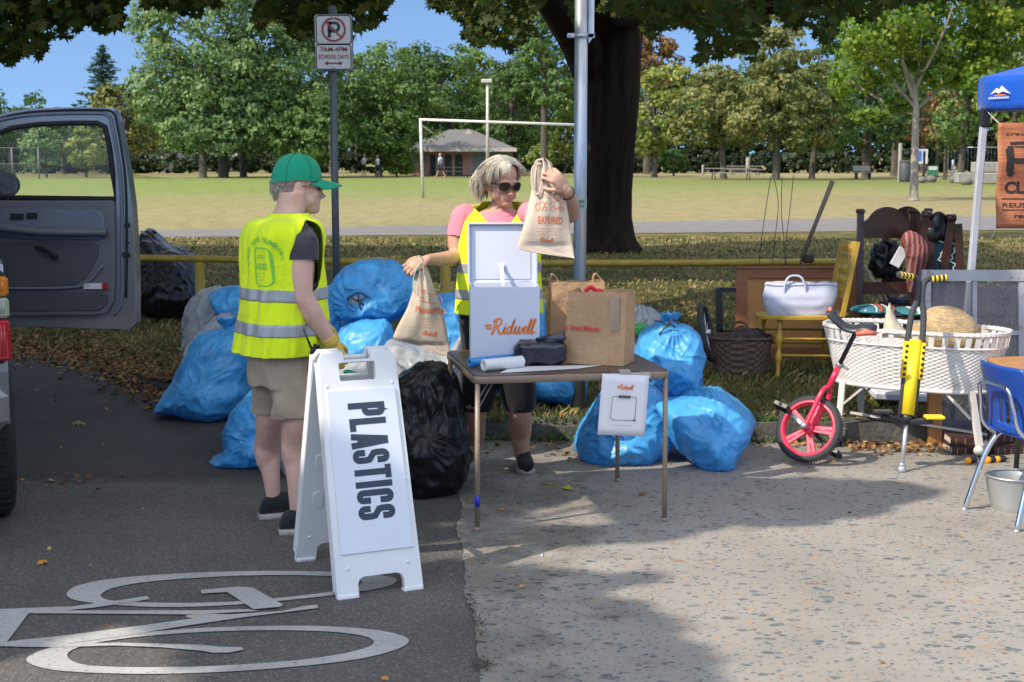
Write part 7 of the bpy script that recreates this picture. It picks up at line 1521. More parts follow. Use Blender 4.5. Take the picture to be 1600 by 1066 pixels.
for s_ in (-1,1): mb.tube(catmull([MU @ Vector((0,s_*fw_,-.005)),MU @ Vector((0,s_*fw_,.12)),MU @ Vector((0,s_*fw_,RT+.005)),MU @ Vector((0,s_*fw_*.72,RT+.045)),MU @ Vector((0,0,RT+.062))],6),.0135,12);mb.lathe([(0,-.012),(.018,-.012),(.018,.012),(0,.012)],16,M=MU @ Matrix.Translation((0,s_*fw_,-.004)) @ Matrix.Rotation(R(90),4,'X'))
mb.tube([MU @ Vector((0,0,RT+.05)),MU @ Vector((0,0,RT+.205))],.0165,14);obj('frame',mb,m_pink,uni,True)
mb = MB();mb.tube([MU @ Vector((0,0,RT+.2)),Q(1337,519,7.42)],.0125,12);obj('seat_post',mb,m_blkpl,uni,True)
mb = MB();mb.tube([MU @ Vector((0,0,RT+.185)),MU @ Vector((0,0,RT+.215))],.020,14);mb.bar(MU @ Vector((-.02,-.01,RT+.2)),MU @ Vector((-.065,.02,RT+.19)),.012,.012);obj('clamp',mb,m_galv,uni,True)
# saddle: swept cross sections along a dipped curve, traced end to end
sp = catmull([Q(1297,483,7.45),Q(1304,496,7.44),Q(1318,509,7.43),Q(1336,514,7.41),Q(1352,511,7.39),Q(1370,513,7.37)],6);mb = MB();rings = []
for i,p in enumerate(sp):
    f = i/(len(sp)-1);d = (sp[min(i+1,len(sp)-1)]-sp[max(i-1,0)]).normalized();wd_ = np.interp(f,[0,.08,.4,.6,.9,1],[.02,.05,.045,.055,.07,.03]);hh_ = np.interp(f,[0,.1,.5,.9,1],[.012,.022,.022,.024,.014]);a1_ = d.cross(Vector((0,0,1))).normalized();b1_ = a1_.cross(d)
    rings.append([p+a1_*math.cos(t_)*wd_+b1_*(math.sin(t_)*hh_+(.012*math.cos(t_)**2*-1)) for t_ in np.linspace(0,2*math.pi,20,endpoint=False)])
mb.loft(rings);sdl = obj('saddle',mb,mat('black_vinyl',(.028,.03,.036),.38,bmp=.05),uni,True,fixn=True)
mb = MB();mb.tube([Q(1338,522,7.33),Q(1352,520,7.31),Q(1369,521,7.31)],[.012,.016,.012],12,flat=1);obj('bumper',mb,m_ora,sdl,True);mb = MB();mb.ell(Q(1297,485,7.43),(.012,.015,.018),10,8);obj('bumper',mb,m_ora,sdl,True)
for s_,ca in ((1,(.125,.04)),(-1,(-.12,-.055))):
    e = MU @ Vector((ca[0],s_*.085,ca[1]));c0 = MU @ Vector((0,s_*.078,0));mb = MB();mb.bar(c0,e,.022,.014,up=A_,bev=.004);mb.lathe([(0,-.012),(.016,-.012),(.016,.014),(0,.014)],14,M=MU @ Matrix.Translation((0,s_*.078,0)) @ Matrix.Rotation(R(90),4,'X'));cr = obj('crank',mb,m_galv if s_ > 0 else m_blkpl,uni,True)
    pc = e+A_*s_*.055;mb = MB();Mp = Matrix.Translation(pc) @ Matrix((X_,A_,U_)).transposed().to_4x4() @ Matrix.Rotation(R(12),4,'X')
    for yy in (-.036,.036): mb.box((0,yy,0),(.085,.012,.026),M=Mp,bev=.003)
    for xx in (-.038,0,.038): mb.box((xx,0,0),(.010,.07,.024),M=Mp)
    mb.tube([Mp @ Vector((0,-.05,0)),Mp @ Vector((0,.05,0))],.008,8)
    for yy in (-.036,.036):
        for xx in (-.03,-.01,.01,.03): mb.ell(Mp @ Vector((xx,yy,.013)),(.004,.004,.004),6,5)
    obj('pedal',mb,m_blkpl,cr,True)
# ---- pogo stick
tip = G(1408,739);top = Q(1440,432,7.62);pg = thing('pogo_stick','black and yellow pogo stick leaning against the front of the white bassinet','pogo stick',tip);m_yp = mat('bright_yellow_foam',(.86,.62,.015),.5,var=.04,bmp=.1,bs=150);m_foam = mat('dark_grey_foam',(.045,.048,.055),.8,bmp=.1,bs=150)
def pp(f,sx=0): v = tip.lerp(top,f);return v+Vector((sx,0,-sx*.1))
mb = MB();mb.tube([pp(.0),pp(.30)],.012,14);mb.tube([pp(.0),pp(.035)],[.024,.022],16);mb.tube([pp(.035),pp(.05)],[.022,.013],16);obj('spring_shaft',mb,m_galv,pg,True)
mb = MB();mb.tube([pp(.25),pp(.30)],.030,16);mb.bar(pp(.265)+Vector((-.14,-.03,.025)),pp(.255),.045,.03,bev=.008);mb.bar(pp(.255),pp(.265)+Vector((.13,-.03,.0)),.045,.03,bev=.008);obj('foot_rest',mb,m_blkpl,pg,True)
mb = MB();mb.box(pp(.265)+Vector((.135,-.035,.022)),(.10,.07,.018),bev=.006);obj('tread',mb,m_yp,pg,True);mb = MB();mb.box(pp(.27)+Vector((-.135,-.035,.045)),(.10,.07,.018),bev=.006);obj('tread',mb,m_blkpl,pg,True)
mb = MB();mb.tube([pp(.29),pp(.67)],.036,20);obj('foam_body',mb,m_yp,pg,True)
for s_ in (-1,1):
    mb = MB();mb.tube([pp(.27,s_*.038),pp(.66,s_*.040)],.0125,12);mb.tube(catmull([pp(.66,s_*.040),pp(.80,s_*.032),pp(.87,s_*.014+.002),pp(.95,s_*.014),pp(.985,s_*.03),pp(1.0,s_*.06)],6),.0165,12);obj('handlebar',mb,m_foam,pg,True)
    mb = MB();mb.tube([pp(.475,s_*.043)+Vector((0,-.006,0)),pp(.66,s_*.043)+Vector((0,-.006,0))],.017,14);slv = obj('foam_sleeve',mb,m_yp,pg,True)
    mb = MB()
    for k in range(6): q = pp(.495+.029*k,s_*.045)+Vector((0,-.024,0));mb.box(q,(.016,.006,.017),bev=.003)
    obj('grip_patch',mb,m_blkpl,slv,True)
    g0 = Q(1432 if s_ < 0 else 1446,434 if s_ < 0 else 437,7.60);g1 = Q(1404 if s_ < 0 else 1480,429 if s_ < 0 else 434,7.50 if s_ < 0 else 7.6);mb = MB();mb.tube([pp(1.0,s_*.055),g0.lerp(g1,.2),g1],.0165,14);grp = obj('grip',mb,m_foam,pg,True);mb = MB()
    for f in (.28,.48,.68,.88): a = g0.lerp(g1,f);b2 = g0.lerp(g1,f+.09);mb.tube([a,b2],.0172,14)
    obj('grip_band',mb,m_yp,grp,True)
# ---- bassinet
m_wick = mat('white_painted_wicker',(.60,.58,.55),.6,var=.12,vs=12,dirt=((.33,.28,.22),14,.60));m_wwood = mat('chipped_white_wood',(.55,.52,.48),.6,var=.08,vs=8,dirt=((.25,.17,.11),9,.62));BC = Vector((2.30,8.05,0));bs = thing('bassinet','white wicker bassinet on a wheeled wooden stand','bassinet',BC,R(-30))
LA,LB = .51,.26;z0_,z1_ = .36,.60;ns = 120;nr = 22;mb = MB();rings = []
def bell(a,k): ca,sa = math.cos(a),math.sin(a);return Vector((LA*k*(abs(ca)**.78)*(1 if ca > 0 else -1),LB*k*(abs(sa)**.85)*(1 if sa > 0 else -1),0))
for layer in range(nr*4+1):
    f = layer/(nr*4);z = z0_+(z1_-z0_)*f;k = .86+.12*f;row = int(f*nr);ph = (f*nr) % 1;r = []
    for i in range(ns*2): a = 2*math.pi*i/(ns*2);w_ = math.sin(math.pi*ph)*(.0048*(1 if ((i//2)+row) % 2 else -1)*(1 if i % 2 == 0 else .6));p = bell(a,k);d = p.normalized();r.append(p+d*w_+Vector((0,0,z)))
    rings.append(r)
mb.loft(rings,cap=False);mb.add([v for v in rings[0]],[tuple(range(ns*2))[::-1]]);mb.add([v+Vector((0,0,.02)) for v in rings[0]],[tuple(range(ns*2))]);bk_ = obj('basket',mb,m_wick,bs);bk_.modifiers.new('s','SOLIDIFY').thickness = .006
mb = MB()
for i in range(44):
    a = 2*math.pi*(i+.5)/44;p = bell(a,.985);t_ = (bell(a+.03,.985)-bell(a-.03,.985)).normalized();nn_ = Vector((t_.y,-t_.x,0));mb.bar(p+Vector((0,0,z1_-.01)),bell(a,1.02)+Vector((0,0,z1_+.078)),.030,.005,up=nn_)
mb2 = MB();mb2.tube([bell(a,1.0)+Vector((0,0,z1_+.0)) for a in np.linspace(0,2*math.pi,60,endpoint=False)],.009,7,closed=True);obj('stave_band',mb,m_wick,bs)
mb = MB()
for s_,z in ((0,z1_+.080),(.6,z1_+.088),(1.2,z1_+.078)): mb.tube([bell(a,1.02+.005*math.sin(a*70+s_*2))+Vector((0,0,z+.002*math.sin(a*70+s_*3))) for a in np.linspace(0,2*math.pi,260,endpoint=False)],.0085,6,closed=True)
mb.tube([bell(a,.99)+Vector((0,0,z1_+.004)) for a in np.linspace(0,2*math.pi,60,endpoint=False)],.008,6,closed=True);mb.tube([bell(a,.87)+Vector((0,0,z0_+.0)) for a in np.linspace(0,2*math.pi,60,endpoint=False)],.012,6,closed=True);obj('rim',mb,m_wick,bs)
for s_ in (-1,1):
    for q_ in (-1,1): mb = MB();mb.bar((s_*.36,q_*.17,z0_+.01),(s_*(.36 if s_ < 0 else .43),q_*.235,.075),.034,.026);mb.bar((s_*.22,q_*.19,z0_),(s_*.37,q_*.2,.22),.018,.012);obj('leg',mb,m_wwood,bs)
    mb = MB();mb.bar((s_*(.36 if s_ < 0 else .44),-.30,.07),(s_*(.36 if s_ < 0 else .44),.30,.07),.028,.05,bev=.006);mb.tube([(s_*(.36 if s_ < 0 else .44),-.315,.072),(s_*(.36 if s_ < 0 else .44),-.295,.072)],.026,14);obj('foot_rail',mb,m_wwood,bs)
    for q_ in (-1,1):
        x = s_*(.36 if s_ < 0 else .44);mb = MB();mb.tube([(x,q_*.27,.055),(x+.01,q_*.27,.035),(x+.012,q_*.26,.03)],.008,8);cs_ = obj('caster',mb,m_chrome,bs);mb = MB();mb.lathe([(.010,-.012),(.022,-.012),(.026,-.006),(.026,.006),(.022,.012),(.010,.012)],20,M=Matrix.Translation((x+.012,q_*.26,.026)) @ Matrix.Rotation(R(70),4,'Z') @ Matrix.Rotation(R(90),4,'X'));obj('wheel',mb,m_rubr,cs_)
mb = MB();mb.bar((-.36,.0,.16),(.43,.02,.10),.02,.012);obj('stretcher',mb,m_wwood,bs)
# contents of the bassinet
m_straw = mat('straw_weave',(.42,.30,.16),.8,var=.35,vs=40,bmp=.6,bs=60,scale=(1,1,2));m_pale = mat('pale_basketry',(.58,.50,.38),.8,var=.15,vs=25,bmp=.5,bs=50)
Ms_ = Matrix.Translation(Q(1484,520,7.98)) @ Matrix.Rotation(R(28),4,'Y') @ Matrix.Rotation(R(62),4,'X');mb = MB();rings = []
for i in range(22):
    f = i/21;rr = .17*math.sin(f*math.pi/2)**.8;rings.append([Ms_ @ Vector(((rr+.005*(1 if (k+i) % 2 else -1))*math.cos(2*math.pi*k/48),(rr+.005*(1 if (k+i) % 2 else -1))*.8*math.sin(2*math.pi*k/48),.11*(1-f**2.2))) for k in range(48)])
mb.loft(rings,cap=False);mb.tube([Ms_ @ Vector((.172*math.cos(a),.172*.8*math.sin(a),.0)) for a in np.linspace(0,2*math.pi,40,endpoint=False)],.009,8,closed=True);o = obj('straw_basket',mb,m_straw);o.modifiers.new('s','SOLIDIFY').thickness = .004;tag(o,'round tan straw basket tipped on its side in the bassinet','basket')
mb = MB();V = []
for i in range(13):
    f = i/12;xl = np.interp(f,[0,.3,.7,1],[1378,1380,1384,1389]);xr = np.interp(f,[0,.2,.5,.8,1],[1434,1416,1402,1394,1391]);y = 528-f*55
    for j in range(7): u = j/6;V.append(Q(xl+(xr-xl)*u,y,7.9-.05*math.sin(math.pi*u)*(1-f)+.003*(1 if (i+j) % 2 else -1)))
mb.add(V,[(i*7+j,i*7+j+1,(i+1)*7+j+1,(i+1)*7+j) for i in range(12) for j in range(6)],0,True);o = obj('pointed_basket',mb,m_pale);o.modifiers.new('s','SOLIDIFY').thickness = .012;tag(o,'cream woven basket rising to a point inside the bassinet','basket')
mb = MB();c_ = Q(1450,517,8.05);rings = [[c_+Vector((r_*math.cos(a),r_*.7*math.sin(a),z)) for a in np.linspace(0,2*math.pi,30,endpoint=False)] for r_,z in ((.07,-.14),(.10,-.06),(.105,.04),(.098,.045),(.09,-.04))];mb.loft(rings,cap=False);o = obj('small_basket',mb,m_straw);tag(o,'small upright tan basket between the pointed and the round basket','basket')
t = thing('wood_offcut','pale splintered wood pieces sticking up at the right end of the bassinet','wood'  ,Q(1538,530,7.85));mb = MB()
for a,b_ in (((1533,540),(1537,508)),((1530,532),(1548,520)),((1545,536),(1540,516)),((1525,525),(1550,528))): mb.bar(Q(*a,7.85),Q(*b_,7.83+random.uniform(-.03,.03)),.016,.01)
obj('splinter',mb,m_pale,t,True)
# ---- dark wicker basket with handles
m_dwick = mat('dark_brown_wicker',(.10,.062,.042),.7,var=.3,vs=40,bmp=.4,bs=60);wc = G(1161,590,LAWN)+Vector((0,.15,0));wb = thing('wicker_basket','dark brown wicker basket with loop handles on the grass','basket',(wc.x,wc.y,LAWN),R(-6))
mb = MB();rings = [];nn = 76;rows_n = 12
def sq(a,k): return Vector((.215*k*(abs(math.cos(a))**.45)*(1 if math.cos(a) > 0 else -1),.145*k*(abs(math.sin(a))**.45)*(1 if math.sin(a) > 0 else -1),0))
for layer in range(rows_n*4+1):
    f = layer/(rows_n*4);row = int(f*rows_n);ph = (f*rows_n) % 1;r = []
    for i in range(nn): a = 2*math.pi*i/nn;p = sq(a,.82+.18*f);w_ = math.sin(math.pi*ph)*(.009 if ((i//2)+row) % 2 else -.007);r.append(p+p.normalized()*w_+Vector((0,0,.265*f)))
    rings.append(r)
mb.loft(rings,cap=False);mb.add(rings[0],[tuple(range(nn))[::-1]]);o = obj('body',mb,m_dwick,wb);o.modifiers.new('s','SOLIDIFY').thickness = .006
mb = MB();[mb.tube([sq(a,1.02+.02*math.sin(a*30+s_*2))+Vector((0,0,.268+.006*math.cos(a*30+s_*2))) for a in np.linspace(0,2*math.pi,120,endpoint=False)],.008,6,closed=True) for s_ in (0,1.5)];obj('rim',mb,m_dwick,wb)
for yy in (-.145,.145): mb = MB();[mb.tube(catmull([Vector((-.06,yy,.25)),Vector((-.05,yy,.33)),Vector((0,yy,.352+dz)),Vector((.05,yy,.33)),Vector((.06,yy,.25))],6),.0065,7) for dz in (0,.01)];obj('handle',mb,m_dwick,wb)
t = lumpy('dark_bundle','dark bundle of crumpled fabric lying inside the brown wicker basket','fabric',(wc.x+.05,wc.y,LAWN+.17),(.13,.09,.075),.3,mat('mottled_dark_fabric',(.06,.045,.045),.85,var=.6,vs=30),9.1,boxy=.9,amp=.02)
# ---- framed board
m_rbw = mat('red_brown_wood',(.26,.10,.035),.5,var=.2,vs=3,scale=(1,1,8));m_cork = mat('orange_brown_board',(.42,.20,.06),.6,var=.12,vs=4,bmp=.1)
Yf = 10.75;bl_ = Q(1148,600,Yf);tr_ = Q(1345,417,Yf);Wf = tr_.x-bl_.x;Hf = tr_.z-LAWN;fbd = thing('framed_board','large orange brown board in a red brown frame standing behind the yellow chair','board',((bl_.x+tr_.x)/2,Yf,LAWN),R(2));Mf = Matrix.Rotation(R(-5),4,'X');mb = MB()
for z,in ((.045,),(Hf-.045,)): mb.box((0,0,z),(Wf,.03,.09),M=Mf)
for s_ in (-1,1): mb.box((s_*(Wf/2-.042),0,Hf/2),(.084,.03,Hf-.181),M=Mf)
mb.box((0,-.018,Hf-.004),(Wf+.01,.02,.02),M=Mf);obj('frame',mb,m_rbw,fbd);mb = MB();mb.box((0,.004,Hf/2),(Wf-.168,.012,Hf-.18),M=Mf);obj('panel',mb,m_cork,fbd)
# ---- hand trolley at the left of the board
tq = thing('wheeled_frame','black square tube frame with a thin spoked wheel beside the blue bags','trolley',Q(1130,545,10.2).xy.to_3d()+Vector((0,0,LAWN)));mb = MB();mb.bar(Q(1122,453,10.2),Q(1150,453,10.2),.035,.035);mb.bar(Q(1123,450,10.2),Q(1124,520,10.2),.045,.04);mb.bar(Q(1124,518,10.2),Q(1150,518,10.2),.04,.03);mb.bar(Q(1124,520,10.2),Q(1124,575,10.15),.04,.03);obj('frame',mb,m_blkpl,tq,True)
mb = MB();wc_ = Q(1104,520,9.9);Ax = Vector((.93,-.25,.22)).normalized();a1_,b1_,_ = frame(Ax);mb.tube([wc_+(a1_*math.cos(a)+b1_*math.sin(a))*.19 for a in np.linspace(0,2*math.pi,40,endpoint=False)],.022,10,closed=True);w_o = obj('wheel',mb,m_rubr,tq,True);mb = MB()
for k in range(9): a = 2*math.pi*k/9;mb.tube([wc_,wc_+(a1_*math.cos(a)+b1_*math.sin(a))*.17],.004,5)
mb.tube([wc_-Ax*.03,wc_+Ax*.03],.02,10);obj('spoke',mb,m_galv,w_o,True)
# ---- yellow chair
m_ych = mat('mustard_painted_wood',(.46,.29,.035),.42,var=.15,vs=9,dirt=((.24,.15,.05),12,.62));YC = 9.95
yc = thing('wooden_chair','mustard yellow spindle back chair carrying the white woven tote','chair',Q(1262,575,YC).xy.to_3d()+Vector((0,0,LAWN)))
def yq(x,y,dy=0): return Q(x,y,YC+dy)
sz_ = .43+LAWN
def at_z(x,z,Y): p = Q(x,300,Y);p.z = z;return p
sf = [at_z(1194,sz_,YC-.12),at_z(1206,sz_,YC+.24),at_z(1312,sz_,YC+.22),at_z(1322,sz_,YC-.16)]
mb = MB();cc = sum(sf,Vector())/4;so1 = [(p-cc)*1.0 for p in sf];ring = [cc+Vector((p.x,p.y,0)) for p in catmull(so1,6,True)];mb.loft([[q+Vector((0,0,dz)) for q in ring] for dz in (-.022,-.016,.0,.006)]);obj('seat',mb,m_ych,yc,True,fixn=True)
def turned(mb,a,b_,r): L = 24;P = [Vector(a).lerp(Vector(b_),i/L) for i in range(L+1)];mb.tube(P,[r*(1+.38*math.sin(i*.9)*(1 if 4 < i < 18 else .2))*np.interp(i/L,[0,.3,.7,1],[.9,1.15,1,.7]) for i in range(L+1)],10)
feet = [at_z(1222,LAWN,9.77),at_z(1186,LAWN,10.35),at_z(1294,LAWN,10.3),at_z(1318,LAWN,9.72)];tops = [at_z(1224,sz_-.01,YC-.10),at_z(1200,sz_-.01,YC+.2),at_z(1298,sz_-.01,YC+.18),at_z(1314,sz_-.01,YC-.12)]
for a,b_ in zip(tops,feet): mb = MB();turned(mb,a,b_,.019);obj('leg',mb,m_ych,yc,True)
for i,j,fs in ((0,3,(.35,.62)),(1,2,(.3,.55)),(0,1,(.45,)),(3,2,(.45,))):
    for f in fs: mb = MB();mb.tube([tops[i].lerp(feet[i],f),tops[j].lerp(feet[j],f)],[.009,.009],8);obj('stretcher',mb,m_ych,yc,True)
pa0,pa1 = at_z(1300,sz_,YC+.22),Q(1316,373,YC+.20);pb0,pb1 = at_z(1322,sz_,YC-.16),Q(1340,378,YC-.16)
for a,b_ in ((pa0,pa1),(pb0,pb1)): mb = MB();mb.bar(a,b_,.040,.026,up=Vector((1,0,.2)));obj('back_post',mb,m_ych,yc,True)
mb = MB();n_ = 9;q0,q1 = pa0.lerp(pa1,.80),pb0.lerp(pb1,.80);t0,t1 = pa1,pb1;mb.bar((q0+t0)/2,(q1+t1)/2,.018,(t0-q0).length*.95,up=(t0-q0));cr_ = obj('crest_rail',mb,m_ych,yc,True);mb = MB();mb.bar(pa0.lerp(pa1,.28),pb0.lerp(pb1,.28),.02,.05,up=(t0-q0));obj('back_rail',mb,m_ych,yc,True)
mb = MB()
for k in range(5): a = q0.lerp(q1,.2+.15*k)+(t0-q0)*.5;mb.ell(a+Vector((-.012,0,0)),(.008,.018,.03),8,6)
obj('carving',mb,m_ych,cr_,True)
for k in range(5): f = (k+1)/6;mb = MB();turned(mb,pa0.lerp(pa1,.29).lerp(pb0.lerp(pb1,.29),f),q0.lerp(q1,f),.009);obj('spindle',mb,m_ych,yc,True)
# ---- white tote
m_tote = mat('white_woven_plastic',(.48,.50,.62),.6,var=.05,vs=60,bmp=.7,bs=110,bd=.004);tt = thing('tote_bag','white woven tote bag with loop handles sitting on the yellow chair','bag',Q(1250,497,YC-.05));mb = MB();rings = []
prof_ = [(498,1207,1284,.04),(492,1200,1296,.06),(476,1193,1303,.07),(462,1191,1309,.055),(446,1196,1308,.012),(440,1198,1307,.005)]
for y,xl,xr,dp in [tuple(np.array(prof_[min(int(i/4),4)])*(1-(i % 4)/4)+np.array(prof_[min(int(i/4)+1,5)])*((i % 4)/4)) for i in range(21)]:
    c_ = yq((xl+xr)/2,y,-.05);hw_ = (xr-xl)/2/ppm(YC);rings.append([c_+Vector((hw_*(abs(math.cos(a))**.5)*(1 if math.cos(a) > 0 else -1),dp*math.sin(a)*(1+.15*noise.noise((a*2,y*.1,0))),.004*math.sin(a*4))) for a in np.linspace(0,2*math.pi,60,endpoint=False)])
mb.loft(rings,cap=False);mb.add(rings[0],[tuple(range(60))[::-1]]);tb_ = obj('body',mb,m_tote,tt,True);tb_.modifiers.new('s','SOLIDIFY').thickness = .006
mb = MB();mb.tube([p+Vector((0,0,.004)) for p in rings[-1]],.008,6,closed=True);obj('rim',mb,m_tote,tb_,True)
for dy in (-.085,-.02): mb = MB();mb.tube(catmull([yq(1226,462,dy),yq(1226,446,dy),yq(1232,434,dy+.01),yq(1242,431,dy+.02),yq(1252,434,dy+.01),yq(1258,446,dy),yq(1259,462,dy)],6),.0085,8);obj('handle',mb,m_tote,tt,True)
# ---- carved dark chairs
m_mah = mat('dark_mahogany',(.050,.018,.010),.30,var=.3,vs=4,scale=(1,1,6),coat=.3);m_teal = mat('teal_woven_seat',(.02,.10,.12),.85,var=.2);m_navyu = mat('navy_upholstery',(.010,.018,.045),.8);m_leath = mat('black_leather',(.012,.011,.012),.3,bmp=.4,bs=30)
def carved(label,Y,x0,x1,ytop,yseat,group,dx=0):
    c = Q((x0+x1)/2,470,Y);t = thing('carved_chair',label,'chair',(c.x,Y,LAWN),0,group);k = ppm(Y);W = (x1-x0)/k;zt = Q(800,ytop,Y).z-LAWN;zs = Q(800,yseat,Y).z-LAWN;h = W/2
    for s_ in (-1,1):
        mb = MB();mb.bar((s_*(h-.03)*1.04,-.02,0),(s_*(h-.03)*1.04,-.02,zs),.042,.045);mb.bar((s_*(h-.03)*1.04,-.02,zs),(s_*(h-.03),.07,zt-.035),.045,.03);mb.box((s_*(h-.03),.07,zt-.022),(.062,.045,.034),bev=.010);obj('back_post',mb,m_mah,t)
        mb = MB();mb.bar((s_*(h-.0),-.40,0),(s_*(h-.0),-.40,zs-.02),.042,.042);obj('leg',mb,m_mah,t)
    top = [(-h+.05,zt-.21),(h-.05,zt-.21),(h-.05,zt-.08),(h-.10,zt-.075),(h-.14,zt-.03),(h*.30,zt+.005),(0,zt+.015),(-h*.30,zt+.005),(-h+.14,zt-.03),(-h+.10,zt-.075),(-h+.05,zt-.08)]
    mb = MB();mb.prism([(h-.045,zt-.21)]+[(p.x,p.y) for p in catmull([Vector((x*h,zt+z,0)) for x,z in ((.82,-.10),(.76,-.092),(.62,-.075),(.48,-.035),(.30,-.005),(0,.010),(-.30,-.005),(-.48,-.035),(-.62,-.075),(-.76,-.092),(-.82,-.10))],4)]+[(-h+.045,zt-.21)],.028,Matrix.Translation((0,.055,0)));obj('crest_rail',mb,m_mah,t,fixn=True)
    mb = MB();mb.box((0,.0,zs+.17),(W-.1,.03,.085));obj('lower_rail',mb,m_mah,t);mb = MB();mb.box((0,-.2,zs-.02),(W+.02,.44,.06),bev=.01);obj('seat_frame',mb,m_mah,t);mb = MB();mb.box((0,-.2,zs+.02),(W-.02,.40,.045),bev=.02);obj('seat',mb,m_navyu,t);return t
gch = 'carved dark chairs behind the bassinet'
carved('front carved dark chair with arched crest rail and open back, left of the pair',10.0,1337,1432,326,488,gch);carved('carved dark chair close behind the front one, peeking out at its right',10.45,1376,1456,325,470,gch)
t = thing('scroll_chair','dark carved chair turned sideways with scroll topped posts and black leather back','chair',Q(1470,480,9.9).xy.to_3d()+Vector((0,0,LAWN)),0,gch)
def cq(x,y,dy=0): return Q(x,y,9.9+dy)
for a,b_ in (((1446,336),(1432,500)),((1486,341),(1459,520)),((1496,350),(1503,520)),((1452,345),(1456,500))): mb = MB();mb.bar(cq(*a),cq(*b_,.02*random.random()),.055,.04);obj('back_post',mb,m_mah,t,True)
mb = MB();mb.tube([cq(1441,336),cq(1455,336)],.028,12);obj('scroll',mb,m_mah,t,True);mb = MB();mb.tube([cq(1479,341,-.02),cq(1493,340,-.02)],.026,12);obj('scroll',mb,m_mah,t,True)
mb = MB();mb.ell(cq(1466,355,.02),(.075,.04,.11),20,14);mb.ell(cq(1458,365,.0),(.06,.04,.07),16,10);obj('leather_back',mb,m_leath,t,True)
mb = MB();mb.prism([(0,0),(.16,0),(.13,.30),(-.01,.32)],.03,Matrix.Translation(cq(1457,440,.03)));pb_ = obj('woven_back',mb,m_teal,t,True);mb = MB();zz = [(0.03+.02*(i % 2)+.012*i/2*0+(.0 if i < 6 else 0),.02+.022*i) for i in range(13)];mb.ribbon([(x+.02*((i//2) % 3),z) for i,(x,z) in enumerate(zz)],.007,Matrix.Translation(cq(1457,440,-.0)));mb.ribbon([(x+.085+.012*((i//2) % 3),z-.01) for i,(x,z) in enumerate(zz)],.007,Matrix.Translation(cq(1457,440,0)));mb.ribbon([(-.002,0),(-.006,.31)],.008,Matrix.Translation(cq(1457,440,0)));obj('zigzag_print',mb,m_paper,pb_,True)
# cushion and clutter on the chairs
def cushion(label,x0,x1,y,Y,h,m,stripes=None):
    c = Q((x0+x1)/2,y,Y);W = (x1-x0)/ppm(Y);t = thing('cushion',label,'cushion',c);mb = MB();mb.ell((0,0,0),(W/2,.2,h),32,12);o = obj('body',mb,m,t)
    if stripes:
        for i,(u,mm,w_) in enumerate(stripes):
            mb = MB();P = [Vector((W/2*u+.03*math.sin(v),-.2*math.cos(v)*math.sqrt(max(0,1-u*u)),h*math.sin(v)*math.sqrt(max(0,1-u*u))+.002)) for v in np.linspace(.1,1.9,12)];mb.tube(P,w_,6,flat=.3);obj('stripe',mb,mm,o)
m_orr = mat('rust_stripe',(.35,.06,.03),.8);m_tealb = mat('teal_cushion',(.03,.17,.20),.8,var=.15)
cushion('teal cushion with white and rust stripes on the seat behind the unicycle saddle',1328,1400,484,9.78,.032,m_tealb,[(-.62,m_paper,.005),(-.2,m_paper,.005),(0,m_orr,.012),(.25,m_paper,.005),(.6,m_orr,.006)]);cushion('slimmer teal and grey cushion behind the pogo stick handles',1396,1446,487,9.72,.028,m_tealb,[(-.3,m_paper,.01),(.1,m_paper,.02)])
t = lumpy('bin_bag','small shiny black bag of stuff seen through the back of the carved chair','bag',Q(1383,435,10.22),(.10,.08,.13),.2,B_BLACK,5.5,boxy=.95,amp=.03)
mb = MB();m_knit,t_,b_ = nodes('striped_knit');wv = N(t_,'ShaderNodeTexWave',inp={'Scale': 9.0,'Distortion': 1.5});t_.links.new(coord(t_,(1,1,3)),wv.inputs['Vector']);t_.links.new(ramp(t_,wv.outputs[0],[(.3,(.20,.035,.035)),(.6,(.17,.05,.05)),(.78,(.30,.17,.15))]).outputs[0],b_.inputs['Base Color']);b_.inputs['Roughness'].default_value = .9;bump(t_,b_,wv.outputs[0],.5,.01)
mb.tube(catmull([Q(1410,372,9.8),Q(1424,378,9.8),Q(1434,395,9.8),Q(1432,412,9.82),Q(1428,432,9.85),Q(1426,455,9.9)],6),list(np.interp(np.linspace(0,1,31),[0,.1,.4,.7,1],[.03,.065,.085,.06,.035])),14);o = obj('knit_scarf',mb,m_knit);tag(o,'striped dark red knit hanging over the carved chair back','scarf')
mb = MB();c_ = Q(1405,402,9.95);mb.box((0,0,0),(.075,.012,.14),(0,R(28),0),bev=.004);o = obj('white_tag',mb,m_paper);o.location = c_;tag(o,'white card with a slot hanging on the dark chair beside the red knit','card')
for i,(a,b_) in enumerate([((1352,415),(1378,470)),((1366,420),(1385,470)),((1390,478),(1416,458))]): mb = MB();mb.bar(Q(*a,10.25),Q(*b_,10.25),.05,.015);o = obj('wooden_plank',mb,m_pale);tag(o,['outer tan slat leaning behind the carved chair back','inner tan slat leaning behind the carved chair back','pale stick lying across behind the carved chair seat'][i],'slat')
